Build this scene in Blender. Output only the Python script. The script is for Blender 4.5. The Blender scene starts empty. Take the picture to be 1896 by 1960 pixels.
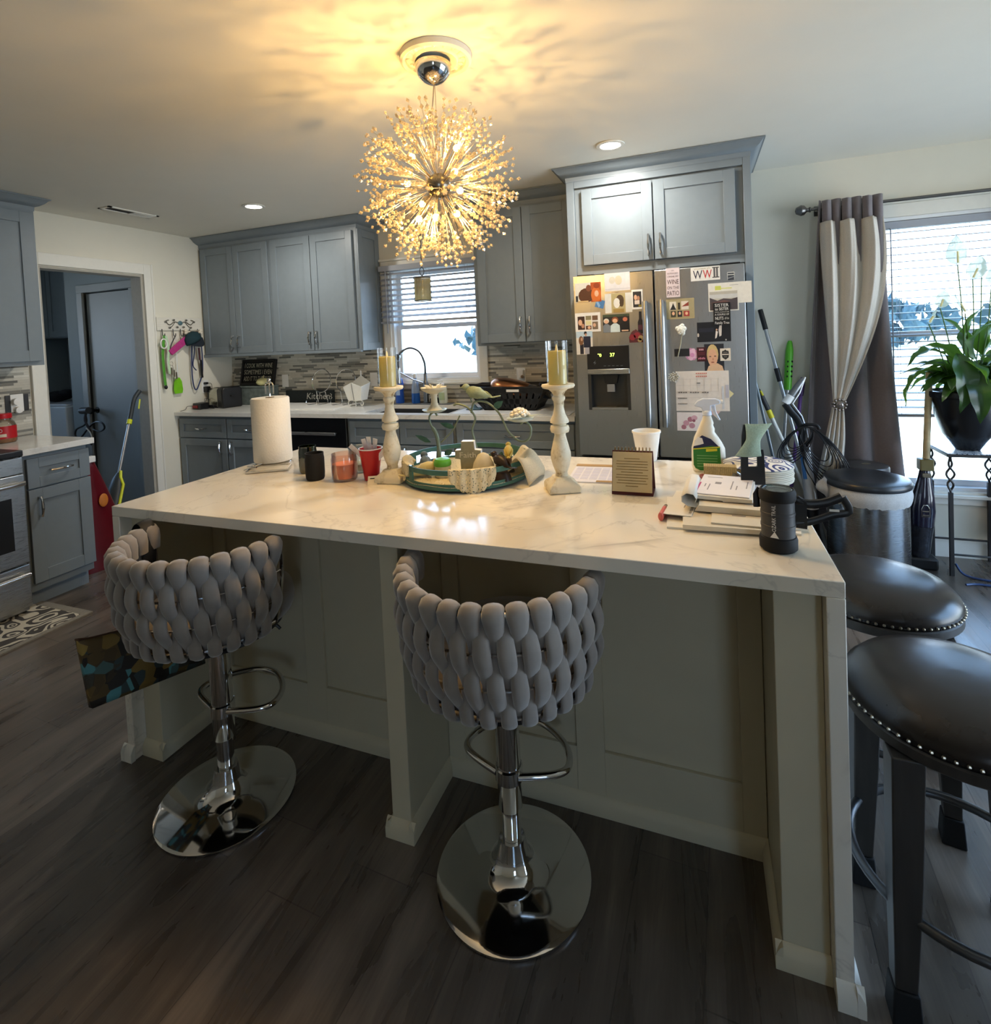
import bpy, bmesh, math, random
from mathutils import Vector, Matrix, Euler
PI = math.pi
random.seed(7)
C = bpy.context.scene.collection
S = bpy.context.scene

# ---------------------------------------------------------------- camera, sky, sun, exposure
def make_camera():
    yaw, pitch, roll = 0.362985, -0.0334161, -0.0455399
    cy, sy = math.cos(yaw), math.sin(yaw)
    f = Vector((-sy*math.cos(pitch), cy*math.cos(pitch), math.sin(pitch)))
    r = Vector((cy, sy, 0)); u = r.cross(f)
    c, s = math.cos(roll), math.sin(roll)
    r2 = c*r + s*u; u2 = -s*r + c*u
    cd = bpy.data.cameras.new('camera'); co = bpy.data.objects.new('camera', cd); C.objects.link(co)
    m = Matrix((r2, u2, -f)).transposed().to_4x4(); m.translation = (4.22158, -3.91953, 1.44887)
    co.matrix_world = m
    cd.sensor_fit = 'VERTICAL'; cd.sensor_height = 36; cd.sensor_width = 36
    cd.lens = 1020.651*36/1960
    cd.shift_x = -(949.608-948)/1960; cd.shift_y = (678.331-980)/1960
    cd.clip_start = .02
    S.camera = co
make_camera()
S.view_settings.view_transform = 'Standard'; S.view_settings.look = 'None'
S.view_settings.gamma = 1; S.view_settings.use_curve_mapping = False
S.view_settings.exposure = 1.02
S.cycles.use_denoising = True
S.cycles.max_bounces = 10; S.cycles.diffuse_bounces = 5; S.cycles.glossy_bounces = 4
S.cycles.transparent_max_bounces = 16; S.cycles.transmission_bounces = 6
S.cycles.caustics_reflective = False; S.cycles.caustics_refractive = False
S.cycles.sample_clamp_indirect = 6
SKY = 5.5
def make_world():
    w = bpy.data.worlds.new('sky'); S.world = w; w.use_nodes = True
    nt = w.node_tree; bg = nt.nodes['Background']
    tc = nt.nodes.new('ShaderNodeTexCoord'); sp = nt.nodes.new('ShaderNodeSeparateXYZ')
    rp = nt.nodes.new('ShaderNodeValToRGB')
    nt.links.new(tc.outputs['Generated'], sp.inputs[0]); nt.links.new(sp.outputs[2], rp.inputs[0])
    e = rp.color_ramp.elements
    e[0].position = 0.0; e[0].color = (.74, .86, .97, 1)
    e[1].position = .3; e[1].color = (.36, .62, 1, 1)
    nt.links.new(rp.outputs[0], bg.inputs[0]); bg.inputs[1].default_value = SKY
make_world()
sd = bpy.data.lights.new('sun', 'SUN'); sd.energy = 5; sd.color = (1, .95, .85); sd.angle = .01
so = bpy.data.objects.new('sun', sd); C.objects.link(so)
so.rotation_euler = Vector((.62, .02, -1)).to_track_quat('-Z', 'Y').to_euler()

# ---------------------------------------------------------------- materials
def lin(h):
    h = h.lstrip('#'); o = []
    for i in (0, 2, 4):
        c = int(h[i:i+2], 16)/255
        o.append(c/12.92 if c <= .04045 else ((c+.055)/1.055)**2.4)
    return (*o, 1)
MATS = {}
def mat(name, col='#808080', rough=.5, metal=0, spec=.5, trans=0, ior=1.45, emit=None, es=0, noise=.06, scale=30,
        bump=0, coat=0, sheen=0, alpha=1, stretch=None, sss=0):
    if name in MATS: return MATS[name]
    m = bpy.data.materials.new(name); m.use_nodes = True; MATS[name] = m
    nt = m.node_tree; N = nt.nodes; L = nt.links; b = N['Principled BSDF']
    b.inputs['Roughness'].default_value = rough; b.inputs['Metallic'].default_value = metal
    b.inputs['Specular IOR Level'].default_value = spec; b.inputs['Transmission Weight'].default_value = trans
    b.inputs['IOR'].default_value = ior; b.inputs['Coat Weight'].default_value = coat
    b.inputs['Sheen Weight'].default_value = sheen; b.inputs['Alpha'].default_value = alpha
    c = lin(col)
    b.inputs['Base Color'].default_value = c
    if emit: b.inputs['Emission Color'].default_value = lin(emit); b.inputs['Emission Strength'].default_value = es
    if noise or bump:
        tc = N.new('ShaderNodeTexCoord'); mp = N.new('ShaderNodeMapping'); nz = N.new('ShaderNodeTexNoise')
        if stretch: mp.inputs['Scale'].default_value = stretch
        L.new(tc.outputs['Object'], mp.inputs[0]); L.new(mp.outputs[0], nz.inputs['Vector'])
        nz.inputs['Scale'].default_value = scale; nz.inputs['Detail'].default_value = 4
        if noise:
            mx = N.new('ShaderNodeMix'); mx.data_type = 'RGBA'
            mx.inputs[6].default_value = tuple(max(0, v*(1-noise*2)) for v in c[:3])+(1,)
            mx.inputs[7].default_value = tuple(min(1, v*(1+noise*2)) for v in c[:3])+(1,)
            L.new(nz.outputs[0], mx.inputs[0]); L.new(mx.outputs[2], b.inputs['Base Color'])
        if bump:
            bp = N.new('ShaderNodeBump'); bp.inputs['Strength'].default_value = bump; bp.inputs['Distance'].default_value = .003
            L.new(nz.outputs[0], bp.inputs['Height']); L.new(bp.outputs[0], b.inputs['Normal'])
    return m
def nodemat(name):
    m = bpy.data.materials.new(name); m.use_nodes = True; MATS[name] = m
    nt = m.node_tree
    return m, nt, nt.nodes, nt.links, nt.nodes['Principled BSDF']
def mathn(nt, op, a, b=None, c=None):
    n = nt.nodes.new('ShaderNodeMath'); n.operation = op
    for i, v in enumerate((a, b, c)):
        if v is None: continue
        if isinstance(v, (int, float)): n.inputs[i].default_value = v
        else: nt.links.new(v, n.inputs[i])
    return n.outputs[0]
def ramp(nt, fac, stops, interp='LINEAR'):
    r = nt.nodes.new('ShaderNodeValToRGB'); r.color_ramp.interpolation = interp
    e = r.color_ramp.elements
    while len(e) < len(stops): e.new(.5)
    for k, (p, c) in enumerate(stops):
        e[k].position = p; e[k].color = lin(c) if isinstance(c, str) else (c, c, c, 1)
    nt.links.new(fac, r.inputs[0]); return r.outputs[0]
def coords(nt, scale=(1, 1, 1), rot=(0, 0, 0)):
    tc = nt.nodes.new('ShaderNodeTexCoord'); mp = nt.nodes.new('ShaderNodeMapping')
    mp.inputs['Scale'].default_value = scale; mp.inputs['Rotation'].default_value = rot
    nt.links.new(tc.outputs['Object'], mp.inputs[0]); return mp.outputs[0]
def noise(nt, vec, scale=5, detail=4, rough=.5, dist=0):
    n = nt.nodes.new('ShaderNodeTexNoise'); n.inputs['Scale'].default_value = scale; n.inputs['Detail'].default_value = detail
    n.inputs['Roughness'].default_value = rough; n.inputs['Distortion'].default_value = dist
    nt.links.new(vec, n.inputs['Vector']); return n.outputs[0]
def sep(nt, vec):
    s = nt.nodes.new('ShaderNodeSeparateXYZ'); nt.links.new(vec, s.inputs[0]); return s.outputs
def mixc(nt, fac, a, b, blend='MIX'):
    n = nt.nodes.new('ShaderNodeMix'); n.data_type = 'RGBA'; n.blend_type = blend
    for i, v in ((0, fac), (6, a), (7, b)):
        if isinstance(v, (int, float)): n.inputs[i].default_value = v
        elif isinstance(v, str): n.inputs[i].default_value = lin(v)
        else: nt.links.new(v, n.inputs[i])
    return n.outputs[2]
def planks_cells(nt, a, b, wa, lb):
    """cells: rows of width wa along a, lengths lb along b with random offset -> random value per cell, row fraction, length fraction"""
    ra = mathn(nt, 'DIVIDE', a, wa); row = mathn(nt, 'FLOOR', ra)
    wn = nt.nodes.new('ShaderNodeTexWhiteNoise'); wn.noise_dimensions = '1D'; nt.links.new(row, wn.inputs['W'])
    lb2 = mathn(nt, 'ADD', mathn(nt, 'DIVIDE', b, lb), mathn(nt, 'MULTIPLY', wn.outputs[0], 7.3))
    col = mathn(nt, 'FLOOR', lb2)
    cx = nt.nodes.new('ShaderNodeCombineXYZ'); nt.links.new(row, cx.inputs[0]); nt.links.new(col, cx.inputs[1])
    w2 = nt.nodes.new('ShaderNodeTexWhiteNoise'); w2.noise_dimensions = '2D'; nt.links.new(cx.outputs[0], w2.inputs['Vector'])
    return w2.outputs[0], mathn(nt, 'FRACT', ra), mathn(nt, 'FRACT', lb2)
def make_floor_mat():
    m, nt, N, L, b = nodemat('dark_oak_planks')
    v = coords(nt, rot=(0, 0, .05)); s = sep(nt, v)
    rnd, fa, fb = planks_cells(nt, s[0], s[1], .18, 1.25)
    st = coords(nt, scale=(4.5, .6, 1)); n1 = noise(nt, st, 3, 5, .55, .8)
    st2 = coords(nt, scale=(60, 2.2, 1)); n2 = noise(nt, st2, 3, 3)
    g = mathn(nt, 'ADD', mathn(nt, 'MULTIPLY', n1, .8), mathn(nt, 'MULTIPLY', n2, .2))
    g = mathn(nt, 'ADD', g, mathn(nt, 'MULTIPLY', mathn(nt, 'SUBTRACT', rnd, .5), .16))
    c = ramp(nt, g, [(.28, '#3e3731'), (.5, '#584f47'), (.75, '#786d63')])
    edge = mathn(nt, 'MAXIMUM', mathn(nt, 'LESS_THAN', fa, .014), mathn(nt, 'LESS_THAN', fb, .0025))
    c2 = mixc(nt, mathn(nt, 'MULTIPLY', edge, .6), c, '#1c1917')
    L.new(c2, b.inputs['Base Color']); L.new(ramp(nt, n1, [(.3, .24), (.7, .36)]), b.inputs['Roughness'])
    b.inputs['Specular IOR Level'].default_value = .7
    bp = N.new('ShaderNodeBump'); bp.inputs['Strength'].default_value = .12; bp.inputs['Distance'].default_value = .002
    L.new(g, bp.inputs['Height']); L.new(bp.outputs[0], b.inputs['Normal'])
    return m
def make_tile_mat(name, ax):
    m, nt, N, L, b = nodemat(name)
    s = sep(nt, coords(nt))
    rnd, fa, fb = planks_cells(nt, s[2], s[ax], .0165, .135)
    c = ramp(nt, rnd, [(0, '#c9c4b6'), (.2, '#bdb8aa'), (.4, '#d3cfc3'), (.56, '#a9a69b'), (.7, '#7e7c75'), (.84, '#6d6c67'), (.94, '#8c8a83')], 'CONSTANT')
    n1 = noise(nt, coords(nt), 60, 3); c = mixc(nt, .12, c, n1, 'OVERLAY')
    g = mathn(nt, 'MAXIMUM', mathn(nt, 'LESS_THAN', fa, .09), mathn(nt, 'LESS_THAN', fb, .012))
    L.new(mixc(nt, g, c, '#a8a498'), b.inputs['Base Color'])
    L.new(ramp(nt, rnd, [(0, .45), (.7, .2)]), b.inputs['Roughness'])
    bp = N.new('ShaderNodeBump'); bp.inputs['Strength'].default_value = .4; bp.inputs['Distance'].default_value = .001
    L.new(mathn(nt, 'SUBTRACT', 1.0, g), bp.inputs['Height']); L.new(bp.outputs[0], b.inputs['Normal'])
    return m
def make_marble(name, base='#eee9de', vein='#a9a299', warm='#dccfb4', sc=.8):
    m, nt, N, L, b = nodemat(name)
    v = coords(nt, rot=(.2, .3, .5))
    n1 = noise(nt, v, sc, 5, .55, 1.6)
    d = mathn(nt, 'ABSOLUTE', mathn(nt, 'SUBTRACT', n1, .5))
    f = ramp(nt, d, [(0, .8), (.006, .4), (.03, 0.0)])
    n2 = noise(nt, coords(nt, rot=(.7, .1, 1.2)), sc*2.2, 5, .6, 1.2)
    d2 = mathn(nt, 'ABSOLUTE', mathn(nt, 'SUBTRACT', n2, .48))
    f2 = ramp(nt, d2, [(0, .6), (.006, .15), (.015, 0.0)])
    cl = noise(nt, coords(nt), 1.3, 2); base2 = mixc(nt, ramp(nt, cl, [(.5, 0.0), (.75, .7)]), base, warm)
    msk = ramp(nt, noise(nt, coords(nt), 2.1, 2), [(.5, 0.0), (.66, 1.0)])
    c = mixc(nt, mathn(nt, 'MULTIPLY', f, msk), base2, vein); c = mixc(nt, mathn(nt, 'MULTIPLY', f2, .5), c, vein)
    L.new(c, b.inputs['Base Color']); b.inputs['Roughness'].default_value = .13
    return m
def make_steel(name='brushed_steel', col='#b3b3b1', rough=.3, stretch=(2, 2, 90)):
    m, nt, N, L, b = nodemat(name)
    n1 = noise(nt, coords(nt, scale=stretch), 8, 3)
    b.inputs['Metallic'].default_value = 1; b.inputs['Base Color'].default_value = lin(col)
    L.new(ramp(nt, n1, [(.3, rough-.06), (.7, rough+.08)]), b.inputs['Roughness'])
    return m
def make_glass(name, tint='#ffffff', refl=.08, rough=0.0):
    """thin pane: mostly see-through with a faint gloss"""
    m, nt, N, L, b = nodemat(name); N.remove(b)
    t = N.new('ShaderNodeBsdfTransparent'); t.inputs[0].default_value = lin(tint)
    g = N.new('ShaderNodeBsdfGlossy'); g.inputs['Roughness'].default_value = rough
    fr = N.new('ShaderNodeFresnel'); fr.inputs[0].default_value = 1.45
    mx = N.new('ShaderNodeMixShader')
    L.new(mathn(nt, 'ADD', mathn(nt, 'MULTIPLY', fr.outputs[0], .7), refl*.3), mx.inputs[0])
    L.new(t.outputs[0], mx.inputs[1]); L.new(g.outputs[0], mx.inputs[2]); L.new(mx.outputs[0], N['Material Output'].inputs[0])
    return m
def make_sheer(name, col, cover=.6, trl=.5):
    """cloth that lets light through"""
    m, nt, N, L, b = nodemat(name); N.remove(b)
    d = N.new('ShaderNodeBsdfDiffuse'); d.inputs[0].default_value = lin(col)
    tr = N.new('ShaderNodeBsdfTranslucent'); tr.inputs[0].default_value = lin(col)
    tp = N.new('ShaderNodeBsdfTransparent')
    m1 = N.new('ShaderNodeMixShader'); m1.inputs[0].default_value = trl
    L.new(d.outputs[0], m1.inputs[1]); L.new(tr.outputs[0], m1.inputs[2])
    n1 = noise(nt, coords(nt), 300, 2)
    m2 = N.new('ShaderNodeMixShader'); L.new(ramp(nt, n1, [(.35, cover-.1), (.65, min(1, cover+.1))]), m2.inputs[0])
    L.new(tp.outputs[0], m2.inputs[1]); L.new(m1.outputs[0], m2.inputs[2]); L.new(m2.outputs[0], N['Material Output'].inputs[0])
    return m

# ---------------------------------------------------------------- mesh building
class B:
    def __init__(s): s.v = []; s.f = []; s.m = []; s.X = Matrix.Identity(4)
    def add(s, vs, fs, mi=0):
        o = len(s.v); X = s.X
        s.v += [X @ Vector(p) for p in vs]
        for f in fs: s.f.append([i+o for i in f]); s.m.append(mi)
        return s
    def box(s, lo, hi, mi=0):
        x0, y0, z0 = [min(a, b) for a, b in zip(lo, hi)]; x1, y1, z1 = [max(a, b) for a, b in zip(lo, hi)]
        return s.add([(x0,y0,z0),(x1,y0,z0),(x1,y1,z0),(x0,y1,z0),(x0,y0,z1),(x1,y0,z1),(x1,y1,z1),(x0,y1,z1)],
              [(0,3,2,1),(4,5,6,7),(0,1,5,4),(1,2,6,5),(2,3,7,6),(3,0,4,7)], mi)
    def cbox(s, c, d, mi=0):
        return s.box([a-b/2 for a, b in zip(c, d)], [a+b/2 for a, b in zip(c, d)], mi)
    def tube(s, pts, r, n=8, closed=False, mi=0, flat=1, axis=None, cap=True):
        pts = [Vector(p) for p in pts]; k = len(pts)
        rs = r if isinstance(r, (list, tuple)) else [r]*k
        prev = None; rings = []
        for i, p in enumerate(pts):
            a = pts[i-1] if (i > 0 or closed) else p; c = pts[(i+1) % k] if (i < k-1 or closed) else p
            t = (c-a)
            t = t.normalized() if t.length > 1e-9 else Vector((0, 0, 1))
            if axis is not None: u = Vector(axis[i] if isinstance(axis, list) else axis)
            elif prev is None: u = Vector((0, 0, 1)) if abs(t.z) < .9 else Vector((1, 0, 0))
            else: u = prev
            u = u - t*u.dot(t)
            u = u.normalized() if u.length > 1e-6 else t.orthogonal().normalized()
            prev = u; w = t.cross(u)
            fl = flat[i] if isinstance(flat, (list, tuple)) else flat
            rings.append([p + u*math.cos(2*PI*j/n)*rs[i] + w*math.sin(2*PI*j/n)*rs[i]*fl for j in range(n)])
        vs = [q for g in rings for q in g]; fs = []
        for i in range(k if closed else k-1):
            a = i*n; b = ((i+1) % k)*n
            for j in range(n): fs.append((a+j, a+(j+1) % n, b+(j+1) % n, b+j))
        if cap and not closed: fs += [tuple(range(n))[::-1], tuple(range((k-1)*n, k*n))]
        return s.add(vs, fs, mi)
    def cyl(s, p0, p1, r, r1=None, n=20, mi=0): return s.tube([p0, p1], [r, r if r1 is None else r1], n, mi=mi)
    def lathe(s, prof, c=(0, 0, 0), n=28, mi=0, sx=1, sy=1, a0=0, a1=2*PI):
        full = abs(a1-a0-2*PI) < 1e-6; m = n if full else n+1
        vs = []; fs = []; k = len(prof)
        for j in range(m):
            a = a0+(a1-a0)*j/n
            for r, z in prof: vs.append((c[0]+r*math.cos(a)*sx, c[1]+r*math.sin(a)*sy, c[2]+z))
        for j in range(n):
            a = j*k; b = ((j+1) % m)*k
            for i in range(k-1): fs.append((a+i, b+i, b+i+1, a+i+1))
        return s.add(vs, fs, mi)
    def ball(s, c, r, n=12, m=8, mi=0):
        rr = r if isinstance(r, (list, tuple)) else (r, r, r)
        vs = [(c[0], c[1], c[2]-rr[2])]; fs = []
        for i in range(1, m):
            t = -PI/2+PI*i/m
            for j in range(n): vs.append((c[0]+rr[0]*math.cos(t)*math.cos(2*PI*j/n), c[1]+rr[1]*math.cos(t)*math.sin(2*PI*j/n), c[2]+rr[2]*math.sin(t)))
        vs.append((c[0], c[1], c[2]+rr[2])); L = len(vs)-1
        for j in range(n):
            fs.append((0, 1+(j+1) % n, 1+j)); fs.append((L, L-n+j, L-n+(j+1) % n))
        for i in range(m-2):
            for j in range(n): fs.append((1+i*n+j, 1+i*n+(j+1) % n, 1+(i+1)*n+(j+1) % n, 1+(i+1)*n+j))
        return s.add(vs, fs, mi)
    def prism(s, poly, o, u, w, d, mi=0):
        """polygon in the (u, w) frame at o, extruded by vector d"""
        o, u, w, d = Vector(o), Vector(u), Vector(w), Vector(d); n = len(poly)
        a = [o+u*p[0]+w*p[1] for p in poly]; b = [p+d for p in a]
        return s.add(a+b, [tuple(range(n)), tuple(range(n, 2*n))[::-1]]+[(i, i+n, (i+1) % n+n, (i+1) % n) for i in range(n)], mi)
    def grid(s, fn, nu, nv, mi=0, cu=False):
        vs = [fn(i/(nu if cu else nu), j/nv) for i in range(nu if cu else nu+1) for j in range(nv+1)]; k = nv+1; mm = nu if cu else nu+1
        return s.add(vs, [(i*k+j, ((i+1) % mm)*k+j, ((i+1) % mm)*k+j+1, i*k+j+1) for i in range(nu) for j in range(nv)], mi)
    def text(s, body, o, right, up, h, w=None, mi=0, d=.0006, align='L', maxw=None):
        """raised lettering: h is the cap height, w the total width when given"""
        cu = bpy.data.curves.new('t', 'FONT'); cu.body = body; cu.size = 1; cu.resolution_u = 2
        ob = bpy.data.objects.new('t', cu); me = bpy.data.meshes.new_from_object(ob)
        vs = [v.co.copy() for v in me.vertices]
        if vs:
            x0 = min(v.x for v in vs); x1 = max(v.x for v in vs)
            sy = h/.69; sx = sy if w is None else w/max(1e-6, x1-x0)
            if maxw and (x1-x0)*sx > maxw: sx = maxw/(x1-x0)
            off = {'L': 0, 'C': -(x1-x0)*sx/2, 'R': -(x1-x0)*sx}[align]
            R, U = Vector(right).normalized(), Vector(up).normalized(); Nn = R.cross(U)
            pts = [Vector(o)+R*((v.x-x0)*sx+off)+U*(v.y*sy)+Nn*d for v in vs]
            s.add(pts, [tuple(p.vertices) for p in me.polygons], mi)
        bpy.data.objects.remove(ob); bpy.data.meshes.remove(me); bpy.data.curves.remove(cu)
        return s
WM = {}
def obj(name, b, mats, parent=None, bev=0, angle=38, local=False, subsurf=0, solid=0, label=None, flat=False):
    """one mesh object; b is given in world coordinates unless local"""
    me = bpy.data.meshes.new(name)
    M = WM.get(parent.name, Matrix.Identity(4)).inverted() if (parent is not None and not local) else Matrix.Identity(4)
    me.from_pydata([M @ v for v in b.v], [], b.f)
    if not isinstance(mats, (list, tuple)): mats = [mats]
    for m in mats: me.materials.append(m)
    me.polygons.foreach_set('material_index', b.m)
    bm = bmesh.new(); bm.from_mesh(me); bmesh.ops.recalc_face_normals(bm, faces=bm.faces); bm.to_mesh(me); bm.free()
    if not flat:
        me.polygons.foreach_set('use_smooth', [True]*len(me.polygons)); me.set_sharp_from_angle(angle=math.radians(angle))
    me.update()
    o = bpy.data.objects.new(name, me); C.objects.link(o)
    if parent is not None:
        o.parent = parent; WM[o.name] = WM.get(parent.name, Matrix.Identity(4))
    else: WM[o.name] = Matrix.Identity(4)
    if solid:
        q = o.modifiers.new('solid', 'SOLIDIFY'); q.thickness = solid; q.offset = 0
    if bev:
        q = o.modifiers.new('bevel', 'BEVEL'); q.width = bev; q.segments = 2; q.limit_method = 'ANGLE'; q.angle_limit = math.radians(40); q.harden_normals = False
    if subsurf:
        q = o.modifiers.new('sub', 'SUBSURF'); q.levels = q.render_levels = subsurf
    if label: o['label'] = label
    return o
def tag(o, label, cat, group=None, kind=None):
    o['label'] = label; o['category'] = cat
    if group: o['group'] = group
    if kind: o['kind'] = kind
    return o
def thing(name, label, cat, loc=(0, 0, 0), rz=0, group=None):
    o = bpy.data.objects.new(name, None); C.objects.link(o); o.empty_display_size = .05
    o.location = loc; o.rotation_euler = (0, 0, rz)
    WM[o.name] = Matrix.Translation(loc) @ Matrix.Rotation(rz, 4, 'Z')
    return tag(o, label, cat, group)
def struct(name, b, mats, bev=0, parent=None, label=None, **k):
    o = obj(name, b, mats, parent, bev=bev, **k)
    if parent is None: o['kind'] = 'structure'; o['category'] = name.split('_')[0]; o['label'] = label or name.replace('_', ' ')
    return o
def dup(root, loc, rz, label, group=None):
    r = root.copy(); C.objects.link(r); r.location = loc; r.rotation_euler = (0, 0, rz); r['label'] = label
    if group: r['group'] = group
    WM[r.name] = Matrix.Translation(loc) @ Matrix.Rotation(rz, 4, 'Z')
    for ch in list(root.children):
        c = ch.copy(); C.objects.link(c); c.parent = r
        for g in list(ch.children):
            d = g.copy(); C.objects.link(d); d.parent = c
    return r
def arc(c, r, a0, a1, n, z=0, ry=None):
    return [(c[0]+r*math.cos(a0+(a1-a0)*i/n), c[1]+(ry or r)*math.sin(a0+(a1-a0)*i/n), z) for i in range(n+1)]
def smooth(pts, n=6):
    """Catmull-Rom through the points"""
    P = [Vector(p) for p in pts]; out = []
    for i in range(len(P)-1):
        a = P[max(0, i-1)]; b = P[i]; c = P[i+1]; d = P[min(len(P)-1, i+2)]
        for k in range(n):
            t = k/n
            out.append(.5*((2*b)+(c-a)*t+(2*a-5*b+4*c-d)*t*t+(3*b-a-3*c+d)*t**3))
    out.append(P[-1]); return out
def ell(cx, cy, rx, ry, n=14, a0=0, a1=2*PI):
    return [(cx+rx*math.cos(a0+(a1-a0)*i/n), cy+ry*math.sin(a0+(a1-a0)*i/n)) for i in range(n)]

# ---------------------------------------------------------------- shared materials
WALL = mat('cream_wall_paint', '#dedacb', .85, noise=.015, scale=8, bump=.05)
CEIL = mat('ceiling_paint', '#e6e3d8', .9, noise=.012, scale=6, bump=.05)
TRIM = mat('white_trim_paint', '#e3e1d8', .45, noise=.02)
GREYW = mat('laundry_grey_paint', '#8f979a', .8, noise=.02, scale=6)
GDOOR = mat('grey_door_paint', '#979a9a', .5, noise=.03, scale=5)
CAB = mat('grey_cabinet_paint', '#7b858c', .38, noise=.03, scale=20)
STEEL = make_steel()
CHROME = mat('chrome', '#d8d8d8', .07, 1, noise=0)
BLACK = mat('black_plastic', '#141416', .38, noise=.05)
BLACKM = mat('matte_black', '#0d0d0e', .75, noise=.05)
IRON = mat('dark_iron', '#3d3c3c', .5, .6, noise=.1)
WHITEP = mat('white_plastic', '#e8e7e3', .35, noise=.01)
GLASS = make_glass('window_glass')
CLEAR = make_glass('clear_glass', '#f4f8f8', .25)
SLAB = make_marble('marble_quartz')
CTOP = make_marble('pale_quartz', '#e6e5e0', '#bdb9b1', '#d9d6cc', .9)
FLOORM = make_floor_mat()
TILE_B = make_tile_mat('mosaic_tile_along_x', 0)
TILE_L = make_tile_mat('mosaic_tile_along_y', 1)
ISL = mat('greige_island_paint', '#cfc6ac', .55, noise=.03, scale=6)
H = 2.455

# ---------------------------------------------------------------- shell
def wall_holes(axis, at0, at1, a0, a1, z0, z1, holes):
    """slab between at0..at1 on one axis, spanning a0..a1 and z0..z1, cut by rectangular holes"""
    b = B()
    def bx(p0, p1, q0, q1):
        if p1-p0 < 1e-4 or q1-q0 < 1e-4: return
        if axis == 'y': b.box((p0, at0, q0), (p1, at1, q1))
        else: b.box((at0, p0, q0), (at1, p1, q1))
    cur = a0
    for h0, h1, k0, k1 in sorted(holes):
        bx(cur, h0, z0, z1); bx(h0, h1, z0, k0); bx(h0, h1, k1, z1); cur = h1
    bx(cur, a1, z0, z1); return b
W1 = (1.80, 2.595, 1.115, 2.05); W2 = (5.24, 6.20, .40, 2.06); W3 = (-3.0, -.4, .06, 2.15); W4 = (5.6, 6.4, .9, 2.1)  # last two openings are unseen, added to bring in daylight
struct('wall_back', wall_holes('y', 0, .14, -.12, 7.5, -.05, H, [W1, W2]), WALL, label='cream back wall with the sink window and the tall window')
struct('wall_left', wall_holes('x', -.12, 0, -7, 0, -.05, H, [(-1.585, -.845, -.05, 2.08)]), WALL, label='cream left wall with the laundry doorway')
struct('wall_right', wall_holes('x', 7.4, 7.54, -7, 0, -.05, H, [W3]), WALL, label='cream right wall')
struct('wall_front', wall_holes('y', -7.14, -7, -.12, 7.54, -.05, H, [W4]), WALL, label='wall behind the viewer')
struct('floor', B().box((-2.5, -7.14, -.08), (7.54, .14, 0)), FLOORM, label='dark grey brown wood plank floor')
struct('ceiling', B().box((-2.5, -7.14, H), (7.54, .14, H+.1)), CEIL, label='plain white painted ceiling')
# laundry room beyond the doorway
b = B(); b.box((-1.40, -.60, 0), (-1.20, -.50, H)); b.box((-.43, -.60, 0), (-.12, -.5, H)); b.box((-1.20, -.6, 2.03), (-.43, -.5, H))
b.box((-1.40, -.5, 0), (-1.3, .14, H)); b.box((-1.3, .0, 0), (-.12, .14, H))  # unseen closet back, added to stop daylight leaking round the door
struct('wall_laundry', b, GREYW, label='grey laundry room wall around the grey door')
struct('wall_laundry_far', B().box((-2.5, .0, 0), (-1.4, .14, H)).box((-2.6, -2.7, 0), (-2.45, -2.2, H)).box((-2.6, -1.3, 0), (-2.45, .14, H)).box((-2.6, -2.2, 0), (-2.45, -1.3, 1.15)).box((-2.6, -2.2, 2.05), (-2.45, -1.3, H)).box((-2.5, -2.8, 0), (-.12, -2.7, H)), GREYW, label='grey far walls of the laundry alcove')
d = struct('door_1', B().box((-1.125, -.585, .01), (-.505, -.55, 2.02)), GDOOR, bev=.002, label='flat grey laundry door with black hinges')
HINGE = mat('dark_bronze', '#1c1a18', .45, .7)
for z in (1.86, .27): struct('hinge', B().box((-.515, -.597, z-.045), (-.49, -.583, z+.045)), HINGE, parent=d)
struct('door_knob', B().lathe([(0, -.02), (.026, -.018), (.03, 0), (.02, .02), (.012, .03), (.012, .05), (.03, .052), (.03, .058), (0, .058)], n=16), HINGE, parent=d)
k = bpy.data.objects['door_knob']; k.rotation_euler = (-PI/2, 0, 0); k.location = (-1.075, -.64, .93)
b = B()
for x0, x1 in ((-1.205, -1.13), (-.5, -.43)): b.box((x0, -.622, 0), (x1, -.6, 2.03))
b.box((-1.205, -.622, 2.03), (-.43, -.6, 2.10))
struct('trim_2', b, GDOOR, bev=.004, label='grey casing around the laundry door')
# doorway casing, jamb
b = B()
b.box((0, -1.675, .0), (.02, -1.59, 2.17)); b.box((0, -.845, 0), (.02, -.772, 2.17)); b.box((0, -1.59, 2.085), (.02, -.845, 2.17))
b.box((.02, -1.675, 0), (.026, -1.66, 2.17)); b.box((.02, -.787, 0), (.026, -.772, 2.17))
struct('trim_1', b, TRIM, bev=.004, label='white casing round the laundry doorway')
JAMB = mat('taupe_jamb_paint', '#aaa69b', .6)
struct('trim_3', B().box((-.118, -.862, 0), (-.001, -.845, 2.08)).box((-.118, -1.585, 0), (-.001, -1.57, 2.08)).box((-.118, -1.57, 2.065), (-.001, -.862, 2.08)), JAMB, label='taupe jamb lining the laundry doorway')
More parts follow.
